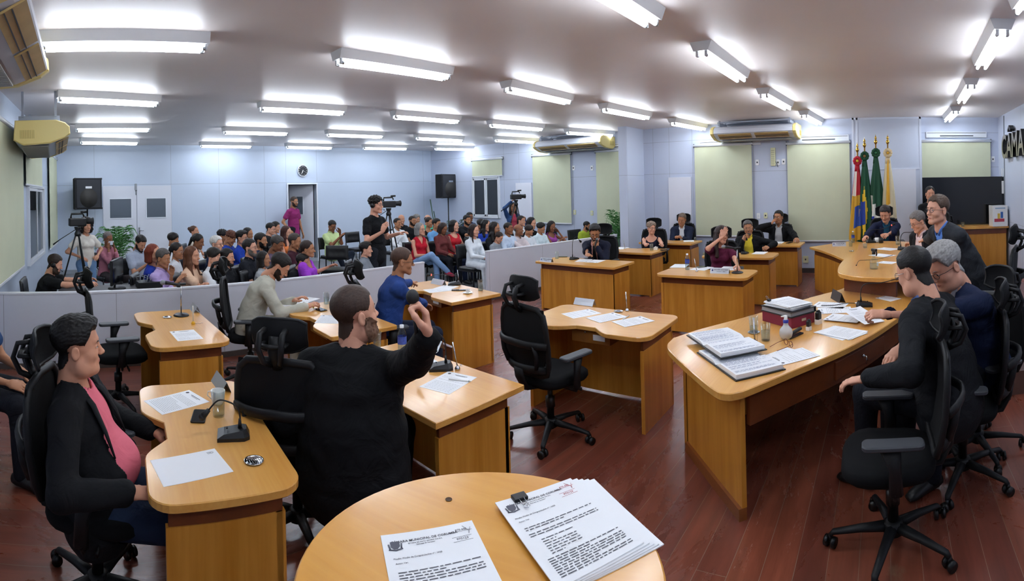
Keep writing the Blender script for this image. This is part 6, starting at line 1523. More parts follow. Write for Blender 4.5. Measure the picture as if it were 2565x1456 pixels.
# --- woman touching her head
bottle(pz(1722,676), 'water bottle with blue label on the desk of the woman touching her head'); stack(pz(1702,667), POS+.2, 'stack of white papers left of the bottle', n=3); stack(pz(1758,673), POS-.1, 'papers in front of the woman touching her head', n=2); stack(pz(1825,673), POS+.1, 'papers with torn edge between name plate and microphone', n=2)
phone(pz(1756,670), .9, 'grey notebook-like phone on the papers of the woman touching her head', .1, .14); chain_pen(pz(1745,681), 0, 'chrome pen base in front of the papers of the woman')
name_plate(pz(1803,685), POS, 'engraved grey name plate on the front edge of the woman\'s desk', [('HAYDÊE SANTANA', .022), ('Vereadora - MDB', .016)], .25, .07)
stand_mic(pz(1847,684), -1.29, 'microphone on a round black stand pointing at the woman touching her head', .30)
# --- man in yellow
gooseneck(pz(1865,636), POS, 'black table microphone in front of the man in the yellow shirt', .10, .26); sheet(pz(1903,634), POS, 'white sheet on the desk of the man in the yellow shirt', seed=61, rows=0)
# --- drinking man
sheet(pz(1948,608), POS, 'white papers on the farthest desk', seed=63, rows=4); phone(pz(1977,609), 1.2, 'black phone lying on the farthest desk')
# ================================================================ HEAD TABLE THINGS
def ledger(loc, rz, label, seed=1, cover=True):
    o = thing('open_ledger', label, 'book', loc, rz)
    m = MB(); m.box((0,.16,.004), (.235,.32,.006)); m.box((0,-.165,.004), (.235,.32,.006)); m.build('cover', black, o)
    for s, th in ((1,.018),(-1,.026)):
        m = MB(); V = []; Fc = []; n = 10
        for i in range(n+1):
            t = i/n; y = s*(.004+.305*t); z = .007+th*(min(1, t*6))*(1-.25*t*t) if s > 0 else .007+th*(min(1, t*5))
            V += [(-.11,y,z),(.11,y,z),(-.11,y,.007),(.11,y,.007)]
        for i in range(n): a = 4*i; Fc += [(a,a+1,a+5,a+4),(a+2,a+6,a+7,a+3),(a,a+4,a+6,a+2),(a+1,a+3,a+7,a+5)]
        Fc += [(0,2,3,1),(4*n,4*n+1,4*n+3,4*n+2)]
        m.add(V, Fc); pg = m.build('page_block', paper_m, o)
        m = MB(); rd = random.Random(seed+s)
        zt = .007+th+.0008
        for i in range(24):
            y = s*(.03+.27*i/24); zz = (.007+th*(1-.25*((abs(y)-.004)/.305)**2) if s > 0 else .007+th)+.0008
            m.quad((-.105,y,zz),(.105,y,zz),(.105,y+.0009,zz),(-.105,y+.0009,zz), 0)
            if rd.random() < .6:
                x = -.1
                while x < rd.uniform(.02,.1): l = rd.uniform(.008,.024); m.quad((x,y+.002,zz+.0003),(x+l,y+.002,zz+.0003),(x+l,y+.005,zz+.0003),(x,y+.005,zz+.0003), 1); x += l+.005
        m.build('ruling', [mat('rule_line', '#aab4c6', .8), mat('ink_blue', '#55608a', .8)], pg)
    return o
l1 = ledger(Vector((3.335,1.10,.785)), -.80, 'open lined ledger with handwriting, the one nearer the table corner edge', 3)
l2 = ledger(Vector((3.10,.93,.75)), -.80, 'second open ledger, partly under the first, nearest the camera', 9)
l1.scale = l2.scale = (1.45,.88,1)
sheet(pz(1962,893), 1.0, 'printed form with red stamp beside the ledgers', seed=71, rows=12); sheet(pz(1985,893), .75, 'second loose form sticking out past the first', seed=72, rows=10)
tumbler(pz(1888,832), 'glass half full on a steel dish by the ledgers', .32, .036, .125); dish(pz(1888,834), 'steel dish under the glass by the ledgers', .046); tumbler(pz(1918,853), 'glass of water in front of the other glass by the ledgers', .55, .036, .125)
o = thing('pen_on_holder', 'chrome desk pen leaning in its ball base beside the glasses', 'pen', pz(1891,862), 0); m = MB(); m.lathe([(.0001,0),(.022,0),(.024,.01),(.016,.024),(.0001,.028)], 18, cap=False); m.build('holder', chrome, o); m = MB(); m.tube([(0,0,.02),(.05,.02,.17)], [.006,.005], 10); m.build('pen', steel, o); m = MB(); m.tube([(.024,-.01,.004),(.05,-.015,.12),(.05,-.01,.15)], .0012, 5); m.build('bead_chain', steel, o)
# gel bottle with blue collar
o = thing('pump_bottle', 'round white squeeze bottle with blue collar and white nozzle', 'bottle', pz(1969,849), 0); m = MB(); m.lathe([(.0001,0),(.03,0),(.045,.02),(.05,.045),(.045,.07),(.025,.092),(.018,.105),(.018,.125)], 28, cap=False); m.build('bottle', mat('gel_bottle', '#e6ebec', .25, trans=.35), o)
m = MB(); m.lathe([(.0205,.118),(.0205,.138),(.012,.14)], 20, cap=False); m.build('collar', mat('blue_cap', '#26329a', .35), o); m = MB(); m.lathe([(.014,.136),(.013,.17),(.0001,.172)], 16, cap=False); m.tube([(0,0,.165),(-.02,.03,.166)], [.008,.005], 8); m.build('nozzle', china, o)
# spectacles
o = thing('reading_glasses', 'brown-red reading glasses lying on the forms', 'glasses', pz(1975,868), .35+PI/2-1.2); m = MB()
for e in (-1,1): m.tube([(e*.034+.024*math.cos(a), 0, .024+.02*math.sin(a)) for a in [2*PI*i/20 for i in range(20)]], .0022, 6, closed=True); m.tube([(e*.058,0,.03),(e*.062,.05,.02),(e*.05,.12,.004)], .002, 6)
m.tube([(-.011,0,.03),(0,0,.034),(.011,0,.03)], .002, 6); m.build('frame', frame_r, o); m = MB(); [m.add([(e*.034+.0225*math.cos(a), 0, .024+.0185*math.sin(a)) for a in [2*PI*i/20 for i in range(20)]], [tuple(range(20))]) for e in (-1,1)]; m.build('lens', lens_m, o)
# crimson folder box, black binder and the pile of papers on it
bx = pz(1975,806); RB = -.62
o = thing('document_box', 'crimson document box under the black binder', 'box', (bx.x, bx.y, TOPZ), RB); m = MB(); m.box((0,0,.0425), (.26,.35,.085), bev=.004); m.build('box', mat('crimson_board', '#7a1c38', .5), o); m = MB(); m.box((0,-.176,.05), (.05,.004,.02)); m.build('label_slot', steel, o)
o = thing('ring_binder', 'black ring binder lying on the crimson box', 'binder', (bx.x, bx.y, TOPZ+.085), RB); m = MB(); m.box((0,0,.003), (.28,.36,.006)); m.box((0,0,.042), (.28,.36,.006)); m.box((.138,0,.0225), (.006,.36,.045)); m.build('cover', mat('binder_black', '#26272b', .4), o); m = MB(); m.box((-.005,0,.0225), (.26,.34,.03)); m.build('page_block', mat('paper_grey', '#8d8f94', .8), o)
st_ = stack((bx.x, bx.y, TOPZ+.13), RB, 'thick pile of printed pages on top of the black binder', .23, .31, 9, 20, 5, .004, .012)
m = MB(); m.box((-.1,.12,.045), (.03,.02,.016)); m.build('binder_clip', black, st_); m = MB(); m.tube([(-.108,.13,.05),(-.108,.15,.068),(-.1,.156,.072),(-.092,.15,.068),(-.092,.13,.05)], .0016, 6); m.build('clip_wire', steel, st_)
# self inking stamps and stapler
for k, (x, y, sc) in enumerate(((2026,828,.85),(2050,812,1.1))):
    o = thing('rubber_stamp', ['small black self-inking stamp beside the binder','larger black self-inking stamp beside the binder'][k], 'stamp', pz(x,y), -.5); m = MB(); m.box((0,0,.018*sc), (.05*sc,.035*sc,.036*sc), bev=.003); m.build('base', china, o); m = MB(); m.box((0,0,.062*sc), (.046*sc,.032*sc,.055*sc), bev=.008); m.build('body', black, o); m = MB(); m.tube([(-.012*sc,0,.092*sc),(.012*sc,0,.092*sc)], .010*sc, 10); m.build('top', rub, o)
o = thing('stapler', 'black stapler in front of the crimson box', 'stapler', pz(1992,843), -.45); m = MB(); m.box((0,0,.006), (.17,.035,.012), bev=.003); m.build('base', black, o); m = MB(); m.box((.0,0,.035), (.15,.028,.022), bev=.008, R=RY(-.12)); m.build('arm', rub, o)
# papers in hand and on the table
stack(pz(2106,835), -.55, 'fan of printed forms with binder clip, nearest the drawer edge', .22, .30, 4, 14, 8, .002, .02)
o = sheet(pz(2160,806)+Vector((0,0,.05)), -.75, 'printed forms held in the hand of the heavy grey haired man', .23, .30, 14, 81, tilt=(.22,.1), curl=.01)
sheet(pz(2115,800)+Vector((0,0,.008)), -.3, 'white sheet with crest under the held forms', seed=82, rows=5); sheet(pz(2092,778), .2, 'printed sheets behind the held forms', seed=83, rows=14); sheet(pz(2080,765), -.2, 'printed sheet under the microphone cable', seed=84, rows=12)
sheet(pz(2225,748), -.8, 'printed agenda sheet by the gooseneck microphone of the head table', .15, .21, 10, 85)
gooseneck(pz(2165,767), .03, 'large black gooseneck microphone bending towards the man with slick hair', .28, .17, False, -.03)
o = thing('cable', 'black microphone cable running over the papers of the head table', 'cable', pz(2110,762), 0); m = MB(); a = pz(2110,762); pts = [Vector((pz(x,y).x-a.x, pz(x,y).y-a.y, .012)) for x, y in ((2057,769),(2090,768),(2120,763),(2142,763))]; m.tube(smooth3(pts,5), .0035, 6); m.build('cord', black, o); m = MB(); m.tube([pts[-1], pts[-1]+(pts[-1]-pts[-2]).normalized()*.04], .008, 8); m.build('plug', chrome, o)
name_plate(pz(2096,753), .45, 'black folded name plate seen from behind on the head table', None, .24, .09).children[0].data.materials[0] = mat('plate_dark', '#3a3230', .4)
tumbler(pz(2186,735), 'glass of water at the foot of the raised table', .4, .036, .125); dish(pz(2188,736), 'dark coaster under the glass at the foot of the raised table', .045)
o = thing('desk_pen_stand', 'chrome pen stand with ball foot at the foot of the raised table', 'pen stand', pz(2226,736), 0); m = MB(); m.lathe([(.0001,0),(.028,0),(.028,.008),(.016,.012),(.018,.03),(.008,.042),(.0001,.044)], 20, cap=False); m.build('foot', chrome, o); m = MB(); m.tube([(0,0,.04),(0,0,.19)], .0055, 10); m.build('pen', steel, o)
# raised table
def uz(x, y): p = PZ(x, y, UZ); p.z = UZ; return p
o = thing('spray_bottle', 'clear spray bottle with black trigger on the raised table', 'bottle', uz(2189,674), .6); m = MB(); m.lathe([(.0001,0),(.042,0),(.044,.01),(.044,.075),(.036,.1),(.016,.12),(.014,.15),(.016,.165)], 28, cap=False); m.build('bottle', glass_m, o); m = MB(); m.lathe([(.0001,.004),(.040,.006),(.040,.06),(.0001,.06)], 24, cap=False); m.build('liquid', water_m, o)
m = MB(); m.lathe([(.019,.155),(.019,.185)], 16); m.box((-.01,0,.2), (.085,.026,.03), bev=.005); m.tube([(-.045,0,.2),(-.058,0,.17),(-.05,0,.145)], [(.006,.009)]*3, 8); m.build('trigger_head', black, o); m = MB(); m.box((-.02,-.036,.05), (.03,.003,.04)); m.build('label', mat('label_white','#dfe2ea',.5), o)
sheet(uz(2210,640), -.7, 'ruled form under the hands of the leaning man', .21, .29, 12, 91); sheet(uz(2222,624), -.7, 'second form under the hands of the leaning man', .21, .29, 12, 92); sheet(uz(2222,658), -.5, 'small folded sheet at the near edge of the raised table', .15, .2, 6, 93)
tumbler(uz(2249,613), 'empty glass in front of the grey haired man with pink shirt', .05, .036, .125); tumbler(uz(2167,622), 'small glass with green label, left end of the raised table', .3, .03, .07)
cup(uz(2197,607), 'white cup before the man in the teal shirt', 1.0, .035, .06, True, False); o = thing('black_mug', 'black mug beside the white cup of the man in the teal shirt', 'mug', uz(2207,609), 0); m = MB(); m.lathe([(.0001,0),(.035,0),(.037,.075),(.034,.075),(.032,.006),(.0001,.006)], 24, cap=False); m.build('bowl', black, o); m = MB(); m.tube([(.035,0,.06),(.055,0,.055),(.055,0,.025),(.035,0,.02)], .004, 8); m.build('handle', black, o)
gooseneck(uz(2182,608), .03, 'black gooseneck microphone with red ring before the man in the teal shirt', .30, .16, True, -.06); gooseneck(uz(2262,626), .03, 'black gooseneck microphone with red ring before the grey haired man', .24, .20, True, -.10)
o = thing('cable', 'thin black cable looping over the raised table edge', 'cable', uz(2150,655), 0); a = uz(2150,655); pts = [Vector((uz(x,y).x-a.x, uz(x,y).y-a.y, z)) for x, y, z in ((2145,666,.004),(2152,658,.02),(2168,655,.015),(2200,650,.004),(2236,640,.004))]; m = MB(); m.tube(smooth3(pts,6), .003, 6); m.build('cord', black, o); m = MB(); m.tube([pts[0]-Vector((0,0,.004)), pts[0]+Vector((0,0,.006))], .006, 8); m.build('grommet', rub, o)
# far wing
name_plate(pz(2102,617), -.0+POS+.1, 'engraved name plate tilted on the far wing of the head table', [('ELDER BRUM', .024), ('Vereador - PP', .016)], .24, .07); bottle(pz(2137,608), 'water bottle with purple label on the far wing'); tumbler(pz(2131,618), 'empty glass on a dish on the far wing', 0, .034, .12); dish(pz(2133,630), 'steel dish on the near edge of the far wing')

# ================================================================ ROUND LECTERN TABLE IN FRONT OF THE CAMERA
LZ = 1.12
lc_ = Vector((.70,.735,0))
o = thing('lectern_table', 'round wooden lectern top in the foreground with a small hole', 'table', lc_, .3)
m = MB(); m.prism([(.365*math.cos(a), .365*math.sin(a)) for a in [2*PI*i/72 for i in range(72)]], LZ-.03, LZ, bev=.004); m.build('table_top', wood('lectern_top', '#cf8f34', '#dda24a', .3, 1, 7, .25), o)
m = MB(); m.lathe([(.05,.03),(.05,LZ-.06),(.12,LZ-.031)], 24); m.build('column', wf, o); m = MB(); m.lathe([(.24,0),(.24,.025),(.06,.05),(.05,.06)], 32); m.build('foot', wf, o)
hp_ = PZ(1124,1252,LZ)-lc_; hl_ = RZ(-.3).to_3x3() @ Vector((hp_.x, hp_.y, 0)); m = MB(); m.lathe([(.0001,.0004),(.0055,.0004),(.0085,.0012)], 20, c=(hl_.x, hl_.y, LZ), cap=False); m.build('cable_hole', mat('hole_brown', '#4a3118', .7), o)
def lectern_doc(corners, label, name='document', n=1, red=False, seed=5, text=True):
    """A4 page(s): corners = far left and far right pixel of the top edge"""
    A, B = PZ(*corners[0], LZ), PZ(*corners[1], LZ); d = (B-A); d.z = 0; d.normalize(); dn = Vector((d.y, -d.x, 0)); w, h = .21, .297
    c = A+d*(w/2)+dn*(h/2); rz = math.atan2(d.y, d.x)
    o = thing(name, label, 'papers', (c.x, c.y, LZ), rz); rd = random.Random(seed)
    for i in range(n):
        k = n-1-i; m = MB(); m.box((.012*k*(1 if n > 1 else 0)+rd.uniform(-.001,.001), -.004*k+rd.uniform(-.001,.001), .0012+.0024*i), (w,h,.0022), R=RZ(-.018*k)); m.build('sheet', paper_m, o)
    z = .0024*n+.0006
    m = MB(); add_text(m, 'CÂMARA MUNICIPAL DE CORUMBÁ', .0092, T(-.012, h/2-.028, z) , depth=.0001, bold=True); add_text(m, 'ESTADO DE MATO GROSSO DO SUL', .0046, T(-.012, h/2-.037, z), depth=.0001); add_text(m, 'Gabinete do Vereador', .0046, T(-.012, h/2-.043, z), depth=.0001)
    add_text(m, 'Moção: Moção de Congratulações nº / 2025', .0058, T(-.036, h/2-.078, z), depth=.0001); add_text(m, 'Autor: Ver.', .0058, T(-.072, h/2-.092, z), depth=.0001); m.build('lettering', ink, o)
    m = MB(); txt_rows(m, w, h, 5, 0, seed, z+.0001, .1, .93, .60, .50, .0024); txt_rows(m, w, h, 7, 0, seed+1, z+.0001, .18, .55, .44, .28, .0022); txt_rows(m, w, h, 9, 0, seed+2, z+.0001, .1, .93, .24, .06, .0024); m.build('print', ink, o)
    m = MB(); cx, cy = -.078, h/2-.037; sh = [(-.010,.011),(.010,.011),(.010,-.004),(.004,-.012),(-.004,-.012),(-.010,-.004)]; m.prism([(cx+a, cy+b) for a, b in sh], z-.0002, z+.0002); m.tube([(cx-.015,cy-.012,z),(cx,cy-.016,z),(cx+.015,cy-.012,z)], [(.0005,.002)]*3, 6); [m.tube([(cx+e*.012,cy-.012,z),(cx+e*.014,cy+.004,z)], [(.0005,.002)]*2, 6) for e in (-1,1)]; m.build('crest', mat('crest_grey', '#5c5c66', .8), o)
    m = MB(); mm_ = inkr if red else ink
    add_text(m, '970 445', .008, T(.072, h/2-.023, z), depth=.0001); m.box((.068,h/2-.028,z), (.055,.0006,.0002)); add_text(m, '970123', .009, T(.068, h/2-.052, z), depth=.0001); 
    for (x, y, a, b) in ((.068,h/2-.045,.044,.0006),(.068,h/2-.059,.044,.0006)): m.box((x,y,z), (a,b,.0002))
    m.tube([(.078,h/2-.012,z),(.088,h/2-.03,z),(.086,h/2-.04,z),(.094,h/2-.02,z)], .0004, 4); m.build('stamp', mm_, o)
    return o
lectern_doc(((953,1345),(1197,1303)), 'single printed page with black stamp on the round lectern', seed=5)
o = lectern_doc(((1240,1272),(1462,1197)), 'clipped stack of printed pages with red stamp on the round lectern', 'document_stack', 5, True, 8)
m = MB(); V = [(-.018,.0,.0),(.018,.0,.0),(.018,.026,.007),(-.018,.026,.007)]; m.box((-.045,.138,.014), (.036,.026,.010), bev=.002); m.build('binder_clip', black, o); m = MB(); m.tube([(-.052,.128,.018),(-.05,.108,.016),(-.045,.098,.016),(-.040,.108,.016),(-.038,.128,.018)], .0012, 6); m.tube([(-.05,.104,.016),(-.052,.096,.016),(-.045,.090,.016),(-.038,.096,.016),(-.04,.104,.016)], .0012, 6); m.build('clip_wire', chrome, o)
# ================================================================ BACKGROUND THINGS
# television on the long sideboard
TU = 10.02
def tvp(x, y): p = PX(x, y, TU); return p
a, b = tvp(2310,447), tvp(2514,440); z0, z1 = tvp(2400,563).z, (a.z+b.z)/2
o = thing('television', 'very large flat black television on the sideboard', 'television', (TU, (a.y+b.y)/2, z0), 0); W = a.y-b.y; H = z1-z0
m = MB(); m.box((.02,0,H/2), (.04,W,H), bev=.004); m.build('bezel', black, o); m = MB(); m.box((-.002,0,H/2), (.006,W-.025,H-.025)); m.build('screen', mat('tv_screen', '#08090b', .12, spec=.7), o)
for e in (-1,1): m = MB(); m.box((-.03,e*W*.32,-.008), (.28,.04,.016)); m.box((.01,e*W*.32,.01), (.03,.04,.05)); m.build('foot', rub, o)
CZ = z0-.018; print('CRED', CZ, W)
o = thing('sideboard', 'long light wood sideboard under the television', 'sideboard', (9.93, -1.6, 0), 0)
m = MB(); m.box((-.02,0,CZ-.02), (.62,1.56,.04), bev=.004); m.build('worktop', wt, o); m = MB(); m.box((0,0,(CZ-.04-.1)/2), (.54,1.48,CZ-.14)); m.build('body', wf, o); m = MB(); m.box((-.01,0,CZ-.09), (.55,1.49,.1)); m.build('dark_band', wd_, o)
# ballot box / carton with printed pictures
bx = Vector((9.72, -2.2, CZ)); o = thing('carton_box', 'white printed carton at the end of the sideboard', 'box', bx, .05); m = MB(); m.box((0,0,.2), (.3,.30,.40), bev=.004); m.build('carton', china, o)
m = MB(); m.box((-.152,.02,.12), (.004,.2,.06)); m.build('print_red', mat('box_red', '#b03a4a', .5), o); m = MB(); m.box((-.152,-.03,.22), (.004,.05,.12)); m.build('print_blue', mat('box_blue', '#3a6ab0', .5), o); m = MB(); m.box((-.152,.03,.2), (.004,.05,.1)); m.build('print_yellow', mat('box_yellow', '#d9b54a', .5), o); m = MB(); m.box((-.152,0,.35), (.004,.2,.02)); m.build('print_line', mat('box_grey', '#8aa6c0', .5), o)
o = thing('glass_cup', 'small glass standing on the sideboard below the screen', 'glass', (9.74, -1.5, CZ)); m = MB(); m.lathe([(.0001,.0),(.03,.0),(.034,.09),(.031,.09),(.028,.005),(.0001,.005)], 20, cap=False); m.build('bowl', glass_m, o); m = MB(); m.lathe([(.0001,.006),(.027,.006),(.028,.03),(.0001,.03)], 20, cap=False); m.build('water', water_m, o)
# letters on the wall behind the head table
lm = mat('letter_face', '#9b9286', .25, .8); lk = mat('letter_side', '#141311', .3)
for k, (ch, u) in enumerate(zip('CAMARA', (9.58,9.18,8.78,8.36,7.98,7.58))):
    V, Fc = text_mb(ch, .6, .001, True)
    o = thing('wall_letter', 'raised metal letter %s of the wall sign, %s' % (ch, ['first one from the corner','second from the corner with accent above','third from the corner','fourth from the corner','fifth from the corner','sixth from the corner'][k]), 'letter', (u, VR, 2.48), PI, 'letters of the wall sign')
    cu = bpy.data.curves.new('t', 'FONT'); cu.body = ch; cu.size = .62; cu.extrude = .045; cu.offset = .012; cu.align_x = 'CENTER'; cu.align_y = 'CENTER'; t_ = bpy.data.objects.new('t', cu); COL.objects.link(t_); dg = bpy.context.evaluated_depsgraph_get(); me = bpy.data.meshes.new_from_object(t_.evaluated_get(dg)); bpy.data.objects.remove(t_)
    Vt = np.array([v.co[:] for v in me.vertices]); Ft = [tuple(p.vertices) for p in me.polygons]; fr = [0 if abs(p.normal.z) > .9 else 1 for p in me.polygons]; bpy.data.meshes.remove(me)
    Mx = Matrix(((.92,0,0,0),(0,0,1,.06),(0,1,0,0),(0,0,0,1)))
    Mx = Matrix(((.92,0,0,0),(0,0,-1,-.06),(0,1,0,0),(0,0,0,1)))
    me2 = bpy.data.meshes.new('letter'); A = np.array(Mx.to_3x3()); Vw = Vt@A.T+np.array(Mx.translation); me2.from_pydata([tuple(v) for v in Vw], [], Ft); me2.materials.append(lm); me2.materials.append(lk); me2.polygons.foreach_set('material_index', fr); lo = bpy.data.objects.new('letter', me2); COL.objects.link(lo); lo.parent = o
    if k == 1: mm = MB(); mm.box((.05,-.06,.34), (.14,.09,.05), bev=.004, R=RY(.6)); mm.box((-.05,-.06,.34), (.14,.09,.05), bev=.004, R=RY(-.6)); mm.build('accent', lk, o)
o = thing('wall_router', 'white wireless router with antennas by the corner above the carton', 'router', (10.08, VR, 1.72)); m = MB(); m.box((0,.03,0), (.14,.05,.26), bev=.008); m.build('case', china, o)
for e in (-1,1): m = MB(); m.tube([(e*.05,.03,.12),(e*.07,.02,.38)], .006, 8); m.build('antenna', china, o)
o = thing('cable_duct', 'thin grey vertical cable duct in the corner by the wall letters', 'duct', (9.95, VR, 1.7)); m = MB(); m.box((0,.008,0), (.02,.016,2.9)); m.build('duct', mat('duct_grey','#7d8288',.5), o)
# flags
def flag(px_, ztop, label, cols, top_col, knot, spread=.11, zb=.75, lean=0):
    p = PX(px_[0], px_[1], 9.72); o = thing('flag', label, 'flag', (p.x, p.y, .0), 0, 'furled flags on gilded poles'); zt = p.z
    m = MB(); m.tube([(0,lean*.3,.25),(0,0,zt-.2)], .014, 10); m.build('pole', mat('pole_brass', '#b8924a', .3, .9), o)
    m = MB(); m.lathe([(.0001,0),(.012,.0),(.03,.03),(.034,.06),(.02,.09),(.012,.1),(.022,.115),(.022,.135),(.008,.16),(.0001,.2)], 16, c=(0,0,zt-.2), cap=False); m.build('finial', mat('brass', '#c9a24a', .2, 1), o)
    n = 40; nz = 22; zt2 = zt-.42
    M_ = [MB() for _ in cols]
    ring = []
    for i in range(nz+1):
        t = i/nz; z = zt2-(zt2-zb)*t; r = .035+spread*min(1, t*1.15)**.8; row = []
        for k in range(n):
            a = 2*PI*k/n; rr = r*(1+.24*math.sin(a*7+2.5*t+px_[0])*min(1,t*3)); row.append((rr*math.cos(a)*.8, rr*math.sin(a)+lean*t*.25, z-.03*math.sin(a*3)*t))
        ring.append(row)
    for i in range(nz):
        for k in range(n):
            a = (k+.5)/n*360; t = (i+.5)/nz; ci = 0
            for j, (fn_, _) in enumerate(cols):
                if fn_(a, t): ci = j
            q = [ring[i][k], ring[i][(k+1)%n], ring[i+1][(k+1)%n], ring[i+1][k]]; M_[ci].add(q[::-1], [(0,1,2,3)], 0, True)
    V = []; Fc = []; mi = []; k0 = 0
    cm2 = []
    bigV = []; bigF = []; bigM = []
    for j, mb in enumerate(M_):
        for v in mb.v: bigV.append(v)
    idx = {}; VV = []; FF = []; MM = []
    for j, mb in enumerate(M_):
        for v in mb.v:
            f = []
            for c in v:
                key = tuple(round(float(x), 5) for x in c)
                if key not in idx: idx[key] = len(VV); VV.append(key)
                f.append(idx[key])
            FF.append(tuple(f)); MM.append(j)
    np_mesh('cloth', [(np.array(VV), FF, MM)], [mat('flag_'+c.strip('#'), c, .7, bump=.3, bscale=60) for _, c in cols], o)
    m = MB(); kz = zt-.36
    for i in range(10):
        a = 2*PI*i/10; m.ell((-.03, .055*math.cos(a), kz+.06*math.sin(a)), (.03,.035,.035), 0)
    m.ell((-.055,0,kz), (.02,.025,.025), 1); m.tube([(-.02,.0,kz-.04),(-.03,.01,kz-.2)], [(.012,.04),(.01,.05)], 8, 0, up=(1,0,0)); m.build('rosette', [mat('ros_'+top_col.strip('#'), top_col, .7, bump=.3), mat('ros_'+knot.strip('#'), knot, .6)], o)
    return o
always = lambda a, t: True
flag((2147,356), 0, 'red, white and yellow flag with red rosette, leftmost and lowest pole', [(always,'#b3202e'),(lambda a,t: 120 < a < 170,'#d8cfc0'),(lambda a,t: t > .42 and 60 < a < 300,'#c99a2a'),(lambda a,t: .55 < t < .8 and 150 < a < 230,'#2a4a9a')], '#b3142a', '#e0c040', .085, .75, .2)
flag((2165,344), 0, 'green, yellow and blue national flag with green rosette', [(always,'#0f4a30'),(lambda a,t: .3 < t < .95 and abs(a-165) < 40*(1-abs(t-.62)/.34),'#e0b72a'),(lambda a,t: .48 < t < .78 and abs(a-160) < 22,'#1f3a8f')], '#12482e', '#8a6a3a', .115, .72)
flag((2193,336), 0, 'green, white and blue flag with green rosette', [(always,'#14482f'),(lambda a,t: t > .42+.0022*(a-100) and 90 < a < 270,'#dfe0d4'),(lambda a,t: t > .60+.0016*(a-100) and 90 < a < 270,'#233a9c')], '#164a2f', '#2a6a44', .13, .72)
flag((2223,336), 0, 'cream flag with yellow ribbon rosette, rightmost pole', [(always,'#d8cba8'),(lambda a,t: 150 < a < 195 and t < .6,'#e0a832')], '#d9c49a', '#d9a42a', .105, .8)
o = thing('flag_stand', 'dark wooden base holding the four flag poles', 'stand', (9.72, .18, .2)); m = MB(); m.box((0,0,.06), (.3,.95,.12), bev=.01); m.build('base', wd_, o); m = MB(); m.box((0,0,.13), (.2,.85,.02)); m.build('plate', MATS['pole_brass'], o)
# loudspeakers on stands
def loudspeaker(px0, px1, yb, yt, v, yaw, label, foot=True):
    a = PY(px0, yb, v); b = PY(px1, yt, v); W = b.x-a.x; H = b.z-a.z
    st2 = thing('speaker_stand', 'black tripod stand holding the '+label.split(' standing')[0].replace('black ', ''), 'stand', ((a.x+b.x)/2, v+.02, 0))
    m = MB(); m.tube([(0,0,.3),(0,0,a.z)], .018, 10); m.build('pole', black, st2)
    for i in range(3): t_ = 2*PI*i/3+.3; m = MB(); m.tube([(0,0,.5),(.38*math.cos(t_),.38*math.sin(t_)*.8,.01)], .012, 8); m.build('leg', black, st2)
    o = thing('loudspeaker', label, 'loudspeaker', ((a.x+b.x)/2, v, a.z), yaw)
    m = MB(); d = .34; m.prism([(-W/2,-d*.3),(W/2,-d*.3),(W/2*.8,d*.7),(-W/2*.8,d*.7)], 0, H, bev=.01); m.build('cabinet', mat('speaker_carpet', '#1a1b1f', .9, bump=.5, bscale=400), o)
    m = MB(); m.box((0,-d*.3-.004,H/2), (W*.88,.012,H*.9), bev=.004); m.build('grille', mat('speaker_grille', '#26282e', .6, bump=1, bscale=900, var=.1, vscale=200), o)
    m = MB(); m.tube([(0,-d*.3-.008,H*.36),(0,-d*.3-.013,H*.36)], W*.33, 32); m.build('woofer', mat('cone_dark', '#2e2c2a', .7), o)
    m = MB(); m.box((0,-d*.3-.014,H*.7), (W*.24,.006,H*.07)); m.build('badge', steel, o)
    for e in (-1,1):
        for z in (.02,H-.02): m = MB(); m.box((e*(W/2-.01),-d*.3+.01,z), (.045,.045,.045), bev=.01); m.build('corner', rub, o)
    return o
loudspeaker(183,253,525,446,12.1,.35,'black loudspeaker beside the white double door')
loudspeaker(1099,1146,497,437,11.75,.1,'black loudspeaker near the window in the far corner')
# wall clock
s, z = PF(757,428); R0 = .155; c = local(FA, FANG, s, -.02, z); o = thing('wall_clock', 'round black wall clock with white hands above the open doorway', 'clock', c, FANG)
Mx = Matrix(((1,0,0,0),(0,0,-1,0),(0,1,0,0),(0,0,0,1)))
m = MB(); m.M = Mx; m.lathe([(R0*.9,.0),(R0,.0),(R0+.01,.02),(R0,.035),(R0*.92,.03)], 40, cap=False); m.build('rim', alu, o)
m = MB(); m.M = Mx; m.lathe([(.0001,.02),(R0*.94,.02)], 40, cap=False); m.lathe([(.0001,.0),(R0*.94,.0)], 40, cap=False); m.build('dial', mat('dial_black', '#23252a', .5), o)
m = MB(); 
for h in range(1,13): 
    an = PI/2-h*PI/6; add_text(m, str(h), .034, Mx @ T(R0*.76*math.cos(an), R0*.76*math.sin(an), .022), depth=.0006, bold=True)
m.build('numerals', china, o)
for (an, L_, w_, nm) in ((PI/2-(6+35/60)*PI/6, .08,.010,'hour_hand'), (PI/2-35*PI/30, .115,.007,'minute_hand'), (PI/2-19*PI/30,.12,.002,'second_hand')):
    m = MB(); m.M = Mx; m.tube([(-.02*math.cos(an),-.02*math.sin(an),.026),(L_*math.cos(an),L_*math.sin(an),.026)], [(w_,.001),(w_*.5,.001)], 6, up=(math.sin(an),-math.cos(an),0)); m.build(nm, china, o)
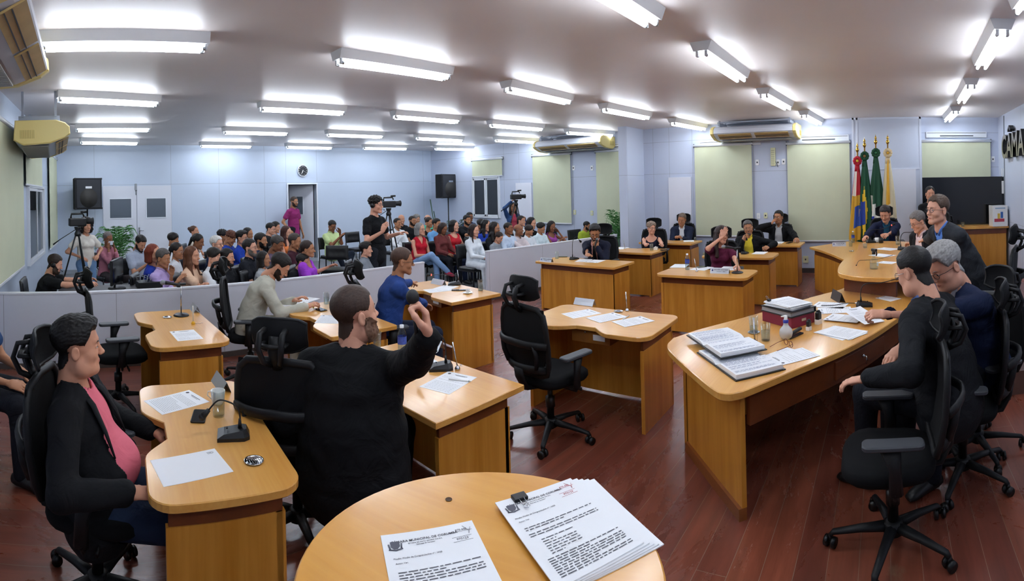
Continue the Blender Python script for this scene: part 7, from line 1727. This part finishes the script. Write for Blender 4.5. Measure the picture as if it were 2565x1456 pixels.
# video cameras on tripods
def tripod(px_, v, ztop, yaw, label, yc, spread=.42):
    p = PY(px_[0], px_[1], v); x, y = p.x, p.y; zc = p.z
    o = thing('tripod', 'black camera tripod '+label, 'tripod', (x, y, 0), yaw); zh_ = zc-.14
    m = MB(); m.lathe([(.045,zh_-.12),(.05,zh_-.08),(.03,zh_-.04),(.05,zh_),(.05,zh_+.02)], 16); m.build('head', black, o)
    for i in range(3):
        t_ = 2*PI*i/3+.4; c_, s_2 = math.cos(t_), math.sin(t_); m = MB(); m.tube([(c_*.03,s_2*.03,zh_-.1),(c_*spread*.5,s_2*spread*.5,zh_*.5)], [(.018,.012)]*2, 8); m.tube([(c_*spread*.48,s_2*spread*.48,zh_*.52),(c_*spread,s_2*spread,.01)], .009, 8); m.build('leg', black, o)
    m = MB(); m.tube([(0,-.03,zh_-.02),(-.05,-.25,zh_-.16),(-.07,-.36,zh_-.24)], [.006,.006,.012], 8); m.build('pan_handle', black, o)
    c = thing('video_camera', 'black video camera '+label, 'camera', (x, y, zc-.12), yaw)
    m = MB(); m.box((0,0,.07), (.11,.26,.12), bev=.015); m.build('body', black, c); m = MB(); m.tube([(0,.1,.08),(0,.2,.08),(0,.24,.08)], [.042,.045,.055], 18); m.build('lens', rub, c); m = MB(); m.tube([(0,.236,.08),(0,.243,.08)], .04, 18); m.build('front_glass', MATS['dark_screen'], c)
    m = MB(); m.tube([(0,-.1,.13),(0,-.09,.19),(0,.08,.195),(0,.1,.15)], [(.012,.015)]*4, 8, up=(1,0,0)); m.tube([(0,.05,.215),(0,.14,.22)], .018, 10); m.build('top_handle', black, c); m = MB(); m.box((-.09,-.02,.1), (.07,.02,.06), bev=.004); m.build('viewfinder', rub, c)
    return o
tripod((194,548), 7.6, 0, -1.35, 'before the woman with curly hair', 0)
tripod((973,505), 7.7, 0, -1.75, 'of the standing cameraman', 0)
tripod((1292,488), 7.95, 0, -2.0, 'at the back by the window wall', 0)
# plants
def palm(loc, label, n=22, h=.55, r=.5, seed=2, pot=True, leaf='#3f7a35'):
    o = thing('potted_palm', label, 'plant', loc); rd = random.Random(seed); lf = mat('leaf_'+leaf.strip('#'), leaf, .45, var=.25, vscale=14)
    if pot: m = MB(); m.lathe([(.0001,0),(.13,0),(.17,.3),(.15,.3),(.14,.27),(.0001,.27)], 24, cap=False); m.build('pot', mat('pot_dark', '#3b3a3a', .6), o)
    m = MB(); z0 = .28
    for i in range(n):
        a = 2*PI*i/n*1.618*4+rd.random()*.5; L_ = r*rd.uniform(.7,1.1); hh = h*rd.uniform(.6,1.25); pts = [Vector((0,0,z0)), Vector((math.cos(a)*L_*.35, math.sin(a)*L_*.35, z0+hh*.75)), Vector((math.cos(a)*L_*.8, math.sin(a)*L_*.8, z0+hh)), Vector((math.cos(a)*L_*1.15, math.sin(a)*L_*1.15, z0+hh*.8))]
        P = smooth3(pts, 5); m.tube(P, .004, 5)
        for k in range(4, len(P)-1):
            p = Vector(P[k]); d = (Vector(P[k+1])-p).normalized(); sd = d.cross(Vector((0,0,1))).normalized()
            for e in (-1,1):
                tip = p+sd*e*.13+d*.09-Vector((0,0,.03)); m.add([tuple(p), tuple(p+d*.02+sd*e*.05+Vector((0,0,.012))), tuple(tip), tuple(p-d*.005+sd*e*.05)], [(0,1,2,3)], 0, True)
    m.build('foliage', lf, o); return o
palm((PY(292,640,10.6).x, 10.6, 0), 'leafy green potted palm behind the older woman by the double door', 30, .82, .42, 3)
palm((10.12, 5.84, 0), 'green plant half hidden by the stub wall', 16, .9, .28, 5); 
palm((PY(1145,600,11.2).x, 11.2, 0), 'dark green plant behind the public in the far corner', 12, .6, .3, 8, leaf='#2c4a2c')
o = thing('bamboo_poles', 'two thin green poles leaning in the far corner by the loudspeaker', 'poles', (PY(1106,560,11.9).x, 12.2, 0)); 
for e, (a, b) in enumerate((((.02,-.1,0),(-.1,.1,1.62)), ((.12,-.1,0),(.03,.1,1.25)))): m = MB(); m.tube([a, b], .014, 8); m.build('pole', mat('pole_green', '#3d5a3a', .6), o)
# operator's desk behind the left partition
ox = PY(290,700,6.25); o = thing('operator_table', 'small dark table of the operator behind the left partition', 'table', (.35, 6.35, 0), 0); m = MB(); m.box((0,0,.74), (1.3,.5,.03), bev=.004); m.build('table_top', mat('dark_laminate', '#2a2a2e', .5), o)
for e in (-1,1):
    for f in (-1,1): m = MB(); m.box((e*.6,f*.2,.365), (.04,.04,.73)); m.build('leg', black, o)
p = PZ(277,712,.755); o = thing('monitor', 'black computer monitor seen from behind on the operator table', 'monitor', (.42, 6.3, .755), PI*.5+.9+1.9); m = MB(); m.box((0,0,.22), (.5,.03,.3), bev=.006); m.build('screen_back', black, o); m = MB(); m.box((0,.018,.22), (.47,.004,.27)); m.build('panel', mat('dark_screen','#0c0e12',.08), o); m = MB(); m.box((0,-.02,.24), (.07,.012,.04), bev=.002); m.build('badge', alu, o)
m = MB(); m.tube([(0,-.02,.12),(0,-.03,.0)], [(.03,.012)]*2, 8); m.lathe([(.0001,0),(.11,0),(.11,.012),(.0001,.014)], 20, cap=False); m.build('stand', rub, o)
o = thing('audio_mixer', 'black box with tangled cables beside the monitor', 'mixer', (.82, 6.32, .755), .1); m = MB(); m.box((0,0,.04), (.3,.22,.08), bev=.006); m.build('case', black, o); m = MB(); [m.tube(smooth3([(-.12+.04*i,-.05,.08),(-.1+.05*i,.0,.14+.01*i),(.0+.03*i,.06,.1),(.1,.08-.03*i,.08)],5), .004, 6) for i in range(4)]; m.build('cables', mat('cable_grey','#8a8f98',.5), o)
# props held in hands
def held(info, side, label, kind='phone', rot=None, off=(0,.035,.09)):
    Mh = info['M'] @ info['hands'][side]; 
    if kind == 'phone':
        o = thing('smartphone', label, 'phone'); o.matrix_world = Mh @ T(.0,.028,.085) @ RX(PI/2) @ Matrix.Scale(.95,4); m = MB(); m.prism(rrect(-.036,-.074,.036,.074,.01), 0, .009); m.build('case', black, o); m = MB(); m.prism(rrect(-.033,-.07,.033,.07,.008), .009, .0095); m.build('screen', MATS['dark_screen'], o); return o
    if kind == 'mic': return hand_mic(Mh @ T(.01,.04,.085) @ RY(PI/2*(1 if side == 0 else 1)) @ RX(-.0) @ Matrix.Rotation(-.5 if rot is None else rot, 4, 'X'), label)
held(dr_, 1, 'glass of water at the mouth of the drinking man') if False else None
hand_mic(Matrix.Translation(sp['M'] @ sp['MH'] @ Vector((-.01,.165,-.10))) @ sp['M'].to_3x3().to_4x4() @ RX(.75) @ RZ(0), 'hand microphone with round metal head at the mouth of the speaking man')
i_ = sp['M'] @ sp['hands'][0]
def at_hand(info, side, o, M4): o.matrix_world = info['M'] @ info['hands'][side] @ M4
o = thing('hand_microphone', 'black foam microphone held up by the big man', 'microphone'); at_hand(bj, 1, o, T(.0,.04,.10)); m = MB(); m.tube([(0,0,-.13),(0,0,.02)], .007, 10); m.build('stem', black, o); m = MB(); m.ell((0,0,.045), (.024,.024,.028)); m.build('foam_head', rub, o)
o = thing('drinking_glass', 'glass lifted to the mouth by the man in the far corner', 'glass', (0,0,0)); o.matrix_world = dr_['M'] @ dr_['MH'] @ T(.0,.10,-.068) @ RX(-1.15) @ T(0,.02,-.115); m = MB(); m.lathe([(.0001,0),(.028,0),(.033,.12)], 20, cap=False); m.build('glass', glass_m, o); m = MB(); m.lathe([(.0001,.004),(.0275,.005),(.030,.06),(.0001,.06)], 20, cap=False); m.build('water', water_m, o)
o = thing('marker_pen', 'yellow marker pen in the hand of the man in the grey suit', 'pen'); at_hand(bg, 1, o, T(.02,.05,.07) @ RX(1.9)); m = MB(); m.tube([(0,0,-.07),(0,0,.05)], .006, 8); m.build('barrel', china, o); m = MB(); m.tube([(0,0,.03),(0,0,.065)], .007, 8); m.build('cap', mat('marker_yellow', '#cfd92a', .4), o)
for inf, sd, lb in ((gp, 1, 'black phone held by the man in the lime polo shirt'), ): 
    o = thing('smartphone', lb, 'phone'); at_hand(inf, sd, o, T(.0,.03,.09) @ RX(PI/2)); m = MB(); m.prism(rrect(-.036,-.074,.036,.074,.01), 0, .009); m.build('case', black, o); m = MB(); m.prism(rrect(-.033,-.07,.033,.07,.008), .009, .0095); m.build('screen', MATS['dark_screen'], o)
o = thing('face_mask', 'white cloth mask held at the face by the older woman in houndstooth', 'mask'); o.matrix_world = w3['M'] @ w3['MH'] @ T(0,.112,-.05); m = MB()
V = []; Fc = []
for i in range(7):
    for j in range(5): x = -.055+.11*i/6; z = -.035+.07*j/4; V.append((x, .012-4.5*x*x-2*z*z, z))
for i in range(6):
    for j in range(4): a = i*5+j; Fc.append((a, a+5, a+6, a+1))
m.add(V, Fc, 0, True); m.build('cloth', mat('mask_cloth', '#dfe6ee', .8), o)
o = thing('handbag', 'black handbag on the lap of the older woman in houndstooth', 'bag'); o.matrix_world = w3['M'] @ T(0,.26,.62); m = MB(); m.box((0,0,.05), (.26,.12,.13), bev=.03); m.build('bag', vin, o); m = MB(); m.tube([(-.1,0,.11),(-.06,.02,.19),(.06,.02,.19),(.1,0,.11)], .007, 8); m.build('strap', vin, o)
